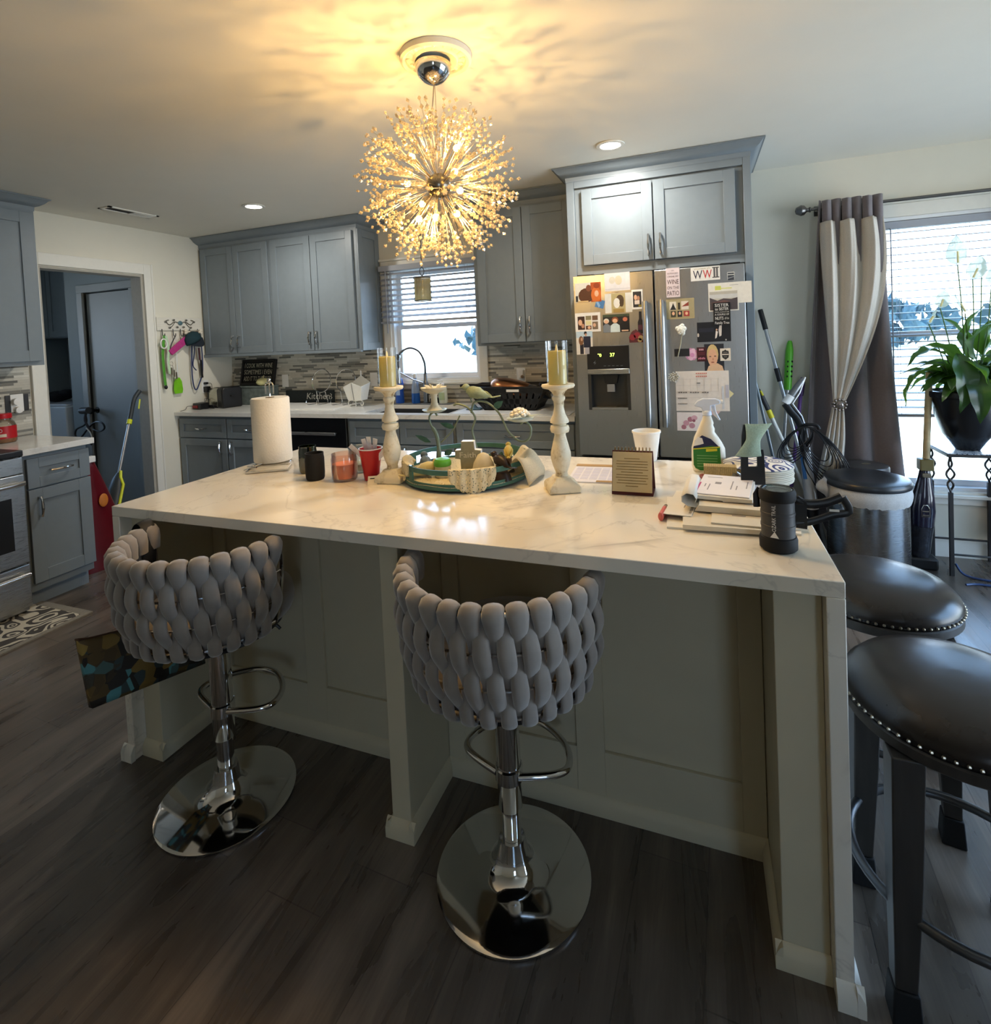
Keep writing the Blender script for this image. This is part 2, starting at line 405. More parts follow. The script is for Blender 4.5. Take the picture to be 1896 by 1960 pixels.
# baseboards
def base_prof(o, u, n, ln):
    return B().prism([(0, 0), (.016, 0), (.016, .085), (.012, .095), (.008, .115), (.004, .12), (0, .12)], o, n, (0, 0, 1), Vector(u)*ln)
struct('baseboard_back', base_prof((4.56, 0, 0), (1, 0, 0), (0, -1, 0), 2.84), TRIM, label='white baseboard under the tall window')
struct('baseboard_left', base_prof((0, -.77, 0), (0, 1, 0), (1, 0, 0), .14), TRIM, label='short white baseboard right of the laundry doorway')
struct('baseboard_right', base_prof((7.4, -7, 0), (0, 1, 0), (-1, 0, 0), 7), TRIM, label='white baseboard on the right wall')

# ---------------------------------------------------------------- windows
def sash(b, x0, x1, z0, z1, y, w=.035, t=.03):
    b.box((x0, y, z0), (x0+w, y+t, z1)); b.box((x1-w, y, z0), (x1, y+t, z1))
    b.box((x0+w, y, z0), (x1-w, y+t, z0+w)); b.box((x0+w, y, z1-w), (x1-w, y+t, z1))
def window(n, x0, x1, z0, z1, zm, label, cas, sill=True):
    b = B(); t = .02
    b.box((x0-cas, -t, z0-cas), (x0, 0, z1+cas)); b.box((x1, -t, z0-cas), (x1+cas, 0, z1+cas))
    b.box((x0, -t, z1), (x1, 0, z1+cas)); b.box((x0, -t, z0-cas), (x1, 0, z0))
    b.box((x0-cas-.012, -t-.012, z1+cas), (x1+cas+.012, 0, z1+cas+.02))
    b.box((x0-cas-.012, -t-.025, z0-cas*.45), (x1+cas+.012, 0, z0-cas*.2))
    w = struct('window_%d' % n, b, TRIM, bev=.003, label=label)
    VIN = MATS.get('vinyl') or mat('vinyl', '#e6e8ea', .35, noise=0)
    j = B(); j.box((x0, 0, z0), (x0+.02, .139, z1)); j.box((x1-.02, 0, z0), (x1, .139, z1)); j.box((x0+.02, 0, z1-.02), (x1-.02, .139, z1)); j.box((x0+.02, 0, z0), (x1-.02, .139, z0+.02))
    struct('frame', j, VIN, parent=w)
    lo = B(); sash(lo, x0+.02, x1-.02, z0+.02, zm+.02, .05); struct('lower_sash', lo, VIN, parent=w, bev=.002)
    up = B(); sash(up, x0+.02, x1-.02, zm-.015, z1-.02, .085); struct('upper_sash', up, VIN, parent=w, bev=.002)
    struct('pane', B().box((x0+.05, .062, z0+.05), (x1-.05, .066, zm-.01)), GLASS, parent=w)
    struct('pane', B().box((x0+.05, .098, zm+.015), (x1-.05, .102, z1-.05)), GLASS, parent=w)
    return w
window(1, *W1, 1.56, 'white double hung window above the sink', .07)
window(2, *W2, 1.346, 'tall white double hung window behind the potted plant', .08)
def added_window(n, axis, at, a0, a1, z0, z1, label):  # out of view windows, added only to let daylight in
    b = B(); g = B(); F = lambda a, p, z: (p, a, z) if axis == 'x' else (a, p, z)
    for q0, q1, k0, k1 in ((a0-.08, a0, z0-.08, z1+.08), (a1, a1+.08, z0-.08, z1+.08), (a0, a1, z1, z1+.08), (a0, a1, z0-.08, z0)):
        b.box(F(q0, at[0], k0), F(q1, at[1], k1))
    mz = (z0+z1)/2; b.box(F(a0, at[2], mz-.02), F(a1, at[2]+.03, mz+.02)); ma = (a0+a1)/2; b.box(F(ma-.03, at[2], z0), F(ma+.03, at[2]+.03, z1))
    w = struct('window_%d' % n, b, TRIM, label=label)
    struct('pane', g.box(F(a0, at[2]+.01, z0), F(a1, at[2]+.014, z1)), GLASS, parent=w)
added_window(4, 'y', (-7, -6.98, -7.08), *W4, 'added unseen window behind the viewer for daylight')  # unseen, added to light the room from behind
added_window(5, 'x', (-2.45, -2.43, -2.55), -2.2, -1.3, 1.15, 2.05, 'added unseen laundry room window for daylight')  # unseen, added to brighten the laundry
added_window(3, 'x', (7.38, 7.4, 7.45), *W3, 'added unseen window in the right wall for daylight')  # unseen, added for daylight from the right
# daylight sampling through the openings
def portal(loc, rot, sx, sy):
    l = bpy.data.lights.new('window_portal', 'AREA'); l.shape = 'RECTANGLE'; l.size = sx; l.size_y = sy; l.cycles.is_portal = True
    o = bpy.data.objects.new('window_portal', l); C.objects.link(o); o.location = loc; o.rotation_euler = rot
portal(((W1[0]+W1[1])/2, .16, (W1[2]+W1[3])/2), (-PI/2, 0, 0), W1[1]-W1[0], W1[3]-W1[2])
portal(((W2[0]+W2[1])/2, .16, (W2[2]+W2[3])/2), (-PI/2, 0, 0), W2[1]-W2[0], W2[3]-W2[2])
portal((7.56, (W3[0]+W3[1])/2, (W3[2]+W3[3])/2), (0, PI/2, 0), W3[3]-W3[2], W3[1]-W3[0])
portal(((W4[0]+W4[1])/2, -7.16, (W4[2]+W4[3])/2), (PI/2, 0, 0), W4[1]-W4[0], W4[3]-W4[2])
portal((-2.62, -1.75, 1.6), (0, -PI/2, 0), .9, .9)
# blinds
SLAT = mat('white_blind_slat', '#a3a7b0', .5, noise=.01)
def blind(label, x0, x1, zt, zb, pitch, dep, tilt, y):
    t = thing('window_blind', label, 'blind', ((x0+x1)/2, y, zt))
    obj('headrail', B().box((x0, y-.028, zt-.045), (x1, y+.028, zt)), SLAT, t, bev=.002)
    b = B(); z = zt-.07; c, s = math.cos(tilt)*dep/2, math.sin(tilt)*dep/2
    while z > zb+.02:
        P = [(-c, -s), (0, .003), (c, s), (c, s+.003), (0, .006), (-c, -s+.003)]
        b.prism(P, (x0+.004, y, z), (0, 1, 0), (0, 0, 1), (x1-x0-.008, 0, 0)); z -= pitch
    obj('slats', b, SLAT, t)
    obj('bottom_rail', B().box((x0, y-dep/2, zb-.018), (x1, y+dep/2, zb)), SLAT, t, bev=.003)
    for f in (.12, .5, .88):
        b = B(); xx = x0+(x1-x0)*f; b.tube([(xx, y-dep/2-.002, zt-.04), (xx, y-dep/2-.002, zb-.01)], .0012, 5); b.tube([(xx, y+dep/2+.002, zt-.04), (xx, y+dep/2+.002, zb-.01)], .0012, 5)
        obj('ladder_cord', b, SLAT, t)
    obj('tilt_wand', B().tube([(x0+.07, y-dep/2-.01, zt-.04), (x0+.072, y-dep/2-.012, zb-.1)], .004, 8), CLEAR if False else SLAT, t)
blind('wide white slatted blind half lowered over the sink window', 1.745, 2.64, 2.075, 1.615, .044, .05, .42, -.055)
blind('open white slatted blind across the tall window behind the plant', 5.263, 6.177, 2.037, .86, .0445, .044, .06, .0235)

# backsplashes
struct('trim_4', B().box((0.001, -.008, .925), (1.73, -.0005, 1.384)).box((1.73, -.008, .925), (2.665, -.0005, 1.045)).box((2.665, -.008, .925), (3.49, -.0005, 1.384)), TILE_B, label='grey and beige strip mosaic backsplash on the back wall')
struct('trim_5', B().box((.0005, -3.4, .93), (.008, -1.685, 1.40)), TILE_L, label='grey and beige strip mosaic backsplash on the left wall')

# ---------------------------------------------------------------- outdoors
LAWN = mat('dry_lawn', '#b9b5a2', .9, noise=.3, scale=14)
g = struct('ground_lawn', B().box((-25, .5, -.75), (70, 70, -.6)), LAWN, label='bright lawn outside the windows')
LEAFO = mat('hazy_foliage', '#2b4650', .8, noise=.3, scale=3)
BARK = mat('bark', '#6a5d50', .9)
def outdoor_tree(x, y, r, h, label, n=260, low=.15):
    t = thing('tree', label, 'tree', (x, y, -.6), 0, 'trees beyond the lawn')
    obj('trunk', B().tube([(x, y, -.6), (x+.05, y, h*.4), (x, y, h*.75)], [.16, .12, .05], 8), BARK, t)
    b = B(); rd = random.Random(int(x*31+y*7))
    for i in range(n):
        a = rd.uniform(0, 2*PI); q = math.sqrt(rd.random()); zz = rd.uniform(low, 1)
        k = math.sin(PI*min(1, max(.12, zz))*.9+.25)
        p = Vector((x+r*q*k*math.cos(a), y+r*q*k*math.sin(a), -.6+h*zz)); s = rd.uniform(.12, .3)*max(1, r/2.5)
        M = Euler((rd.uniform(0, 3), rd.uniform(0, 3), rd.uniform(0, 3))).to_matrix()
        b.add([p+M @ Vector(v)*s for v in ((-1, 0, 0), (0, -.6, .1), (1, 0, 0), (0, .6, .1))], [(0, 1, 2, 3)])
    obj('foliage', b, LEAFO, t, flat=True)
outdoor_tree(2.3, 9.5, 1.5, 3.6, 'leafy tree outside, right of the sink window', 420)
for i, (x, y, r, h) in enumerate(((3.5, 44, 6, 3.6), (15, 44, 7, 3.9), (29.5, 44, 7, 4.2), (44, 44, 7, 4.0), (-11, 44, 7, 3.6))):
    outdoor_tree(x, y, r, h, ['distant trees seen low through the sink window', 'distant trees left of the plant through the tall window', 'distant trees behind the white flowers', 'distant trees at the far right outside', 'distant trees at the far left outside'][i], 500, .05)

# ---------------------------------------------------------------- cabinets
def basis(o, ux, n):
    ux, n, o = Vector(ux), Vector(n), Vector(o); uz = Vector((0, 0, 1))
    M = Matrix.Identity(4)
    for i, v in enumerate((ux, n, uz, o)):
        for j in range(3): M[j][i] = v[j]
    return M
def pull(parent, M, cx, cz, vert=True, ln=.10):
    """cast crystal style bar pull standing off the face"""
    b = B(); b.X = M; d = Vector((0, 0, 1)) if vert else Vector((1, 0, 0)); c = Vector((cx, 0, cz))
    pts = [c-d*ln/2+Vector((0, .001, 0)), c-d*ln/2+Vector((0, .02, 0)), c-d*ln*.32+Vector((0, .028, 0)), c-d*ln*.1+Vector((0, .031, 0)), c+d*ln*.1+Vector((0, .031, 0)), c+d*ln*.32+Vector((0, .028, 0)), c+d*ln/2+Vector((0, .02, 0)), c+d*ln/2+Vector((0, .001, 0))]
    b.tube(pts, [.007, .007, .0055, .008, .008, .0055, .007, .007], 8)
    return obj('handle', b, CHROME, parent)
def shaker(name, parent, o, ux, n, w, h, m=None, fr=.062, t=.02, handle=None, gap=.0015):
    M = basis(o, ux, n); b = B(); b.X = M; g = gap
    b.box((g, .0005, g), (fr, t, h-g)); b.box((w-fr, .0005, g), (w-g, t, h-g)); b.box((fr, .0005, g), (w-fr, t, fr)); b.box((fr, .0005, h-fr), (w-fr, t, h-g))
    b.box((fr-.002, .0005, fr-.002), (w-fr+.002, t-.009, h-fr+.002))
    d = obj(name, b, m or CAB, parent, bev=.0015)
    if handle:
        M2 = basis(Vector(o)+Vector(n)*t, ux, n); pull(d, M2, *handle)
    return d
def crown(b, path, z0, z1, out):
    """mitred cornice: path = list of (x, y, nx, ny) corners, profile leaning outward"""
    prof = [(.0, 0), (.012, 0), (.012, .12), (.03, .16), (.035, .3), (.05, .34), (.30, .42), (.62, .62), (.85, .86), (.9, .9), (1, .9), (1, 1), (0, 1)]
    vs = []; k = len(prof)
    for x, y, nx, ny in path:
        for p, q in prof: vs.append((x+nx*p*out, y+ny*p*out, z0+(z1-z0)*q))
    fs = [(i*k+j, i*k+(j+1) % k, (i+1)*k+(j+1) % k, (i+1)*k+j) for i in range(len(path)-1) for j in range(k)]
    fs += [tuple(range(k)), tuple(range((len(path)-1)*k, len(path)*k))[::-1]]
    b.add(vs, fs)
UX, FY = (1, 0, 0), (0, -1, 0)
# uppers, left of the sink window
t = thing('wall_cabinet', 'four door grey wall cabinet left of the sink window', 'cabinet', (.85, 0, 1.384))
obj('body', B().box((.003, -.30, 1.384), (1.70, -.0005, 2.37)), CAB, t, bev=.002)
b = B(); crown(b, [(.003, -.302, 0, -1), (1.702, -.302, 1, -1), (1.702, -.0005, 1, 0)], 2.365, 2.453, .085); obj('crown_moulding', b, CAB, t)
Z0, DH = 1.402, .95
for x0, x1, hx in ((.03, .408, .345), (.412, .80, .035), (.835, 1.248, .38), (1.252, 1.665, .033)):
    shaker('door', t, (x0, -.30, Z0), UX, FY, x1-x0, DH, handle=(hx, .105, True, .10))
obj('light_rail', B().box((.003, -.318, 1.378), (1.70, -.29, 1.402)), CAB, t)
shaker('end_panel', t, (1.70, -.302, 1.386), (0, 1, 0), (1, 0, 0), .30, .975, fr=.06, t=.012)
# uppers, right of the sink window
t = thing('wall_cabinet', 'two door grey wall cabinet between the sink window and refrigerator', 'cabinet', (3.1, 0, 1.384))
obj('body', B().box((2.705, -.30, 1.384), (3.475, -.0005, 2.37)), CAB, t, bev=.002)
b = B(); crown(b, [(2.703, -.0005, -1, 0), (2.703, -.302, -1, -1), (3.475, -.302, 0, -1)], 2.365, 2.453, .085); obj('crown_moulding', b, CAB, t)
for x0, x1, hx in ((2.735, 3.083, .318), (3.087, 3.44, .035)):
    shaker('door', t, (x0, -.30, Z0), UX, FY, x1-x0, DH, handle=(hx, .12, True, .11))
# cabinet and panels round the refrigerator
t = thing('refrigerator_surround_cabinet', 'tall grey two door cabinet and side panels framing the refrigerator', 'cabinet', (4.0, 0, 0))
obj('side_panel', B().box((3.485, -.64, 0), (3.532, -.0005, 2.39)), CAB, t, bev=.002)
obj('side_panel', B().box((4.478, -.64, 0), (4.518, -.0005, 2.39)), CAB, t, bev=.002)
obj('body', B().box((3.533, -.62, 1.80), (4.477, -.0005, 2.39)), CAB, t)
obj('bottom_rail', B().box((3.533, -.632, 1.80), (4.477, -.6205, 1.845)), CAB, t, bev=.001); obj('top_rail', B().box((3.533, -.64, 2.335), (4.477, -.6205, 2.39)), CAB, t, bev=.001)
b = B(); crown(b, [(3.485, -.0005, -1, 0), (3.485, -.642, -1, -1), (4.518, -.642, 1, -1), (4.518, -.0005, 1, 0)], 2.375, 2.453, .07); obj('crown_moulding', b, CAB, t)
for x0, x1, hx in ((3.578, 3.994, .388), (3.998, 4.438, .035)):
    shaker('door', t, (x0, -.632, 1.857), UX, FY, x1-x0, .462, handle=(hx, .09, True, .11))
# base cabinets along the back wall
DARKT = mat('toe_kick_black', '#17181a', .7)
def base_unit(label, x0, x1, layout, hollow=False):
    t = thing('base_cabinet', label, 'cabinet', ((x0+x1)/2, -.3, 0))
    b = B(); b.box((x0, -.54, 0), (x1, -.003, .10)); b.box((x0, -.60, .10), (x1, -.003, .893 if not hollow else .68))
    if hollow: b.box((x0, -.60, .68), (x1, -.575, .893)); b.box((x0, -.575, .68), (x0+.018, -.003, .893)); b.box((x1-.018, -.575, .68), (x1, -.003, .893))
    obj('body', b, CAB, t)
    for kind, a0, a1, z0, z1, hd in layout:
        shaker(kind, t, (a0, -.60, z0), UX, FY, a1-a0, z1-z0, handle=hd, fr=.05 if z1-z0 < .2 else .06)
base_unit('grey base cabinet beside the laundry doorway wall', .003, 1.108, [('drawer', .02, .55, .708, .872, (.265, .08, False, .1)), ('drawer', .56, 1.09, .708, .872, (.265, .08, False, .1)),
     ('door', .02, .55, .13, .70, (.475, .50, True, .1)), ('door', .56, 1.09, .13, .70, (.05, .50, True, .1))])
base_unit('grey sink base cabinet under the sink', 1.745, 2.634, [('false_front', 1.77, 2.196, .708, .872, None), ('false_front', 2.2, 2.62, .708, .872, None), ('door', 1.77, 2.196, .13, .70, (.37, .5, True, .1)), ('door', 2.2, 2.62, .13, .70, (.05, .5, True, .1))], True)
base_unit('grey wide drawer base cabinet left of the refrigerator', 2.637, 3.482, [('drawer', 2.65, 3.47, .708, .872, (.41, .08, False, .1)), ('drawer', 2.65, 3.47, .42, .70, (.41, .14, False, .1)), ('drawer', 2.65, 3.47, .13, .412, (.41, .14, False, .1))])
# dishwasher
t = thing('dishwasher', 'black dishwasher with a bar handle under the back counter', 'dishwasher', (1.425, -.3, 0))
DWB = mat('black_stainless', '#23262a', .3, .7, noise=.05)
obj('body', B().box((1.115, -.585, .1), (1.738, -.01, .893)), BLACKM, t)
obj('door', B().box((1.118, -.612, .12), (1.735, -.586, .885)), DWB, t, bev=.004)
obj('handle', B().tube([(1.19, -.613, .775), (1.19, -.65, .775)], .006, 8).tube([(1.65, -.613, .775), (1.65, -.65, .775)], .006, 8).box((1.17, -.662, .764), (1.67, -.648, .786)), STEEL, t, bev=.003)
obj('side_trim', B().box((1.7345, -.612, .12), (1.738, -.586, .885)), STEEL, t)
obj('kick_plate', B().box((1.118, -.56, .0), (1.735, -.54, .115)), BLACKM, t)
# worktop along the back wall with an undermount sink
t = thing('countertop', 'white quartz worktop along the back wall with a sink cutout', 'countertop', (1.7, -.3, .895))
SX0, SX1, SY0, SY1 = 1.86, 2.56, -.55, -.13
b = B()
for a in ((.003, SX0, -.645, -.009), (SX1, 3.482, -.645, -.009), (SX0, SX1, -.645, SY0), (SX0, SX1, SY1, -.009)): b.box((a[0], a[2], .8945), (a[1], a[3], .925))
obj('slab', b, CTOP, t)
t = thing('sink', 'dark undermount kitchen sink below the window', 'sink', (2.21, -.34, .72))
SINKM = mat('dark_composite', '#3a3d40', .4, .2)
b = B(); b.box((SX0-.012, SY0-.012, .70), (SX1+.012, SY1+.012, .712))
for q in ((SX0-.012, SX0, SY0-.012, SY1+.012), (SX1, SX1+.012, SY0-.012, SY1+.012), (SX0, SX1, SY0-.012, SY0), (SX0, SX1, SY1, SY1+.012)): b.box((q[0], q[2], .712), (q[1], q[3], .8935))
obj('basin', b, SINKM, t)
obj('drain', B().lathe([(0, .713), (.04, .713), (.045, .7125)], (2.21, -.34, 0), 16), CHROME, t)

# ---------------------------------------------------------------- left run
FX, UY = (1, 0, 0), (0, -1, 0)
t = thing('wall_cabinet', 'grey wall cabinet at the left edge above the red jar', 'cabinet', (.16, -2.2, 1.395))
obj('body', B().box((.0005, -2.75, 1.40), (.31, -1.755, 2.385)), CAB, t, bev=.002)
b = B(); crown(b, [(.312, -2.75, 1, 0), (.312, -1.753, 1, 1), (.0005, -1.753, 0, 1)], 2.375, 2.453, .065); obj('crown_moulding', b, CAB, t)
for y0 in (-1.775, -2.26):
    shaker('door', t, (.31, y0, 1.425), UY, FX, .475, .935, fr=.07, handle=(.44, .1, True, .1))
t = thing('base_cabinet', 'narrow grey base cabinet right of the steel range', 'cabinet', (.3, -1.9, 0))
b = B(); b.box((.001, -2.07, .10), (.6, -1.725, .893)); b.box((.001, -2.07, 0), (.54, -1.725, .10)); obj('body', b, CAB, t)
shaker('drawer', t, (.601, -1.72, .695), UY, FX, .335, .175, fr=.06, handle=(.165, .09, False, .11))
shaker('door', t, (.601, -1.72, .145), UY, FX, .335, .545, fr=.07, handle=(.285, .44, True, .11))
t = thing('countertop', 'small quartz worktop at left under the red jar', 'countertop', (.3, -1.9, .895))
obj('slab', B().box((.009, -2.085, .8945), (.645, -1.70, .93)), CTOP, t, bev=.002)
t = thing('range', 'stainless steel range cropped at the left edge', 'stove', (.33, -2.47, 0))
obj('body', B().box((.03, -2.85, .02), (.62, -2.09, .90)), STEEL, t)
obj('cooktop', B().box((.009, -2.85, .9005), (.665, -2.088, .935)), BLACK, t, bev=.006)
b = B(); b.box((.62, -2.845, .30), (.665, -2.093, .80)); d = obj('oven_door', b, STEEL, t, bev=.004)
obj('oven_window', B().box((.6655, -2.72, .39), (.668, -2.16, .68)), BLACK, d)
obj('handle', B().tube([(.666, -2.80, .755), (.70, -2.80, .755)], .008, 8).tube([(.666, -2.13, .755), (.70, -2.13, .755)], .008, 8).tube([(.70, -2.82, .755), (.70, -2.11, .755)], .014, 12), CHROME, d)
obj('control_panel', B().box((.62, -2.845, .805), (.66, -2.093, .895)), STEEL, t, bev=.003)
b = B(); b.box((.62, -2.845, .05), (.66, -2.093, .29)); d = obj('drawer', b, STEEL, t, bev=.004)
obj('handle', B().tube([(.661, -2.80, .24), (.69, -2.80, .24)], .007, 8).tube([(.661, -2.13, .24), (.69, -2.13, .24)], .007, 8).tube([(.69, -2.82, .24), (.69, -2.11, .24)], .011, 10), CHROME, d)

# ---------------------------------------------------------------- island
IX0, IX1, IY0, IY1 = 2.269, 4.488, -2.667, -1.66
t = thing('kitchen_island', 'greige panelled kitchen island base under the marble top', 'island', (3.38, -2.1, 0))
YB = -2.37
obj('body', B().box((IX0+.0355, YB+.012, 0), (IX1-.0355, IY1+.02, .8775)), ISL, t)
b = B()
for x0, x1 in ((2.392, 3.335), (3.402, 4.356)):
    w = .085; xm = (x0+x1)/2
    for a, c in ((x0, x0+w*.7), (xm-w/2, xm+w/2), (x1-w*.7, x1)): b.box((a, YB, .05), (c, YB+.0115, .8775))
    for a, c in ((x0+w*.7, xm-w/2), (xm+w/2, x1-w*.7)):
        b.box((a, YB, .05), (c, YB+.0115, .19)); b.box((a, YB, .80), (c, YB+.0115, .8775))
obj('back_panel', b, ISL, t, bev=.0012)
obj('end_support', B().box((2.305, -2.625, 0), (2.39, YB+.0115, .8775)), ISL, t, bev=.002)
obj('end_support', B().box((4.358, -2.625, 0), (4.4525, YB+.0115, .8775)), ISL, t, bev=.002)
obj('middle_support', B().box((3.338, -2.625, 0), (3.40, YB+.0115, .8775)), ISL, t, bev=.002)
# moulding at the foot: profile run along straight pieces
def foot(b, p, q, n):
    p, q = Vector(p), Vector(q); b.prism([(0, 0), (.016, 0), (.016, .03), (.012, .04), (.005, .052), (0, .055)], p, n, (0, 0, 1), q-p)
b = B()
foot(b, (2.392, YB, 0), (3.337, YB, 0), (0, -1, 0)); foot(b, (3.402, YB, 0), (4.357, YB, 0), (0, -1, 0))
for x, n in ((2.3905, 1), (3.337, -1), (3.4005, 1), (4.357, -1)): foot(b, (x, -2.641, 0), (x, YB, 0), (n, 0, 0))
for x0, x1 in ((2.305, 2.406), (3.322, 3.416), (4.342, 4.4525)): foot(b, (x0, -2.6255, 0), (x1, -2.6255, 0), (0, -1, 0))
obj('foot_moulding', b, ISL, t)
for xx, n, x0, x1 in ((IX1+.0005, 1, 4.4525, IX1+.016), (IX0-.0005, -1, IX0-.016, 2.305)):
    b = B(); foot(b, (xx, IY0-.017, 0), (xx, IY1, 0), (n, 0, 0)); foot(b, (x0, IY0-.0005, 0), (x1, IY0-.0005, 0), (0, -1, 0)); obj('waterfall_foot_moulding', b, TRIM, t)
t = thing('island_countertop', 'white marble island worktop with waterfall ends and grey veins', 'countertop', (3.38, -2.16, .878))
b = B(); b.box((IX0, IY0, .878), (IX1, IY1, .913)); obj('top_slab', b, SLAB, t, bev=.002)
obj('waterfall_end', B().box((IX0, IY0, .0005), (IX0+.035, IY1, .8775)), SLAB, t, bev=.002)
obj('waterfall_end', B().box((IX1-.035, IY0, .0005), (IX1, IY1, .8775)), SLAB, t, bev=.002)

# ---------------------------------------------------------------- ceiling lights
def lamp(name, kind, loc, energy, color, size, parent=None, **k):
    l = bpy.data.lights.new(name, kind); l.energy = energy; l.color = color
    if kind == 'AREA': l.shape = 'DISK'; l.size = size
    else: l.shadow_soft_size = size
    for a, v in k.items(): setattr(l, a, v)
    o = bpy.data.objects.new(name, l); C.objects.link(o); o.location = loc
    return o
CANGLOW = mat('can_light_glow', '#ffffff', .5, emit='#fff6e6', es=14, noise=0)
CAN_W = 7
def can_light(x, y, label):
    t = thing('recessed_light', label, 'light', (x, y, H))
    obj('trim_ring', B().lathe([(.052, -.001), (.072, -.001), (.076, -.004), (.074, -.008), (.056, -.01), (.052, -.006), (.052, -.001)], (x, y, H), 28), TRIM, t)
    obj('lens', B().lathe([(0, -.0045), (.052, -.0045), (.052, -.002), (0, -.002)], (x, y, H), 24), CANGLOW, t)
    lamp('can_lamp', 'AREA', (x, y, H-.012), CAN_W, (1, .95, .86), .1)
can_light(1.30, -.94, 'lit recessed ceiling light in front of the left wall cabinet')
can_light(3.81, -.965, 'lit recessed ceiling light in front of the refrigerator cabinet')
# ceiling vent
t = thing('ceiling_vent', 'white ceiling register with one dark open half', 'vent', (.46, -1.24, H))
b = B(); x0, x1, y0, y1 = .40, .515, -1.42, -1.06
for q in ((x0, x0+.02, y0, y1), (x1-.02, x1, y0, y1), (x0, x1, y0, y0+.02), (x0, x1, y1-.02, y1)): b.box((q[0], q[2], H-.007), (q[1], q[3], H-.0005))
obj('frame', b, TRIM, t)
b = B()
for i in range(8): b.prism([(0, 0), (.012, -.006), (.012, -.0045), (0, .0015)], (.42+.0095*i, -1.23, H-.0025), (1, 0, 0), (0, 0, 1), (0, .15, 0))
obj('louvre', b, TRIM, t)
obj('duct', B().box((.42, -1.40, H-.002), (.495, -1.08, H-.0006)), BLACKM, t)

# chandelier
CX, CY, CZ = 3.365, -2.17, 2.0
t = thing('chandelier', 'glowing dandelion chandelier of wire sprays and crystal beads', 'chandelier', (CX, CY, H))
PLASTER = mat('white_plaster', '#e2dccb', .8, noise=.03, bump=.2)
m = thing('ceiling_medallion', 'round moulded white plaster ceiling medallion above the chandelier', 'medallion', (CX+.015, CY-.005, H))
b = B(); b.lathe([(0, -.012), (.062, -.012), (.075, -.022), (.082, -.012), (.105, -.010), (.108, -.02), (.118, -.026), (.127, -.02), (.128, -.001)], (CX+.015, CY-.005, H), 40)
obj('moulding', b, PLASTER, m)
b = B()
for i in range(16):
    a = 2*PI*i/16; c, s = math.cos(a), math.sin(a)
    for rr, w in ((.088, .006), (.097, .009)): b.ball((CX+.015+c*rr, CY-.005+s*rr, H-.011), (w, w, .006), 8, 5)
obj('relief', b, PLASTER, m)
b = B(); b.lathe([(0, -.085), (.012, -.083), (.035, -.072), (.055, -.052), (.0635, -.03), (.0635, -.013), (.06, -.013)], (CX, CY, H-.013), 32)
obj('canopy', b, CHROME, t)
WIRE = mat('champagne_wire', '#9c9486', .35, 1, noise=0)
obj('hanging_cable', B().tube([(CX+.004, CY, H-.098), (CX+.004, CY, CZ+.05)], .0012, 6), WIRE, t)
obj('power_cord', B().tube(smooth([(CX, CY, H-.098), (CX-.008, CY, H-.16), (CX-.03, CY+.005, H-.27), (CX-.02, CY, H-.36), (CX-.01, CY, CZ+.05)]), .0025, 6), WIRE, t)
obj('hub', B().ball((CX, CY, CZ), .045, 16, 12), mat('dark_chrome', '#7d7a72', .25, 1, noise=0), t)
# crystal: cream, half clear
CRY, nt, N, L, pb = nodemat('crystal_bead'); N.remove(pb)
gl = N.new('ShaderNodeBsdfGlossy'); gl.inputs['Roughness'].default_value = .12; gl.inputs[0].default_value = (1, .95, .85, 1)
tr = N.new('ShaderNodeBsdfTranslucent'); tr.inputs[0].default_value = (.6, .5, .34, 1); df = N.new('ShaderNodeBsdfDiffuse'); df.inputs[0].default_value = (.55, .48, .37, 1)
tp = N.new('ShaderNodeBsdfTransparent'); m1 = N.new('ShaderNodeMixShader'); m2 = N.new('ShaderNodeMixShader'); m3 = N.new('ShaderNodeMixShader')
m1.inputs[0].default_value = .4; m2.inputs[0].default_value = .35; m3.inputs[0].default_value = .25
L.new(tr.outputs[0], m1.inputs[1]); L.new(df.outputs[0], m1.inputs[2]); L.new(m1.outputs[0], m2.inputs[1]); L.new(gl.outputs[0], m2.inputs[2])
L.new(m2.outputs[0], m3.inputs[1]); L.new(tp.outputs[0], m3.inputs[2]); L.new(m3.outputs[0], N['Material Output'].inputs[0])
def octa(b, p, s, mi):
    a = random.random()*3
    vs = [p+Vector((s*math.cos(a+i*PI/2), s*math.sin(a+i*PI/2), 0)) for i in range(4)]+[p+Vector((0, 0, s*1.15)), p-Vector((0, 0, s*1.15))]
    b.add(vs, [(i, (i+1) % 4, 4) for i in range(4)]+[((i+1) % 4, i, 5) for i in range(4)], mi)
def spray_mesh(seed):
    rd = random.Random(seed); b = B()
    b.tube([(0, 0, .04), (0, 0, .115)], .0008, 4, cap=False)
    for i in range(7):
        a = rd.uniform(0, 2*PI); k = rd.uniform(.05, .32); ln = rd.uniform(.22, .30)
        d = Vector((math.sin(k)*math.cos(a), math.sin(k)*math.sin(a), math.cos(k)))
        p0 = Vector((0, 0, .10)); p1 = p0+d*(ln-.10)
        b.tube([p0, p1], .00055, 3, cap=False)
        for q in (1.0, .86, .70)[:rd.choice((2, 3, 3))]: octa(b, p0+(p1-p0)*q, rd.uniform(.0058, .0082), 1)
    return b
protos = []
NS = 98
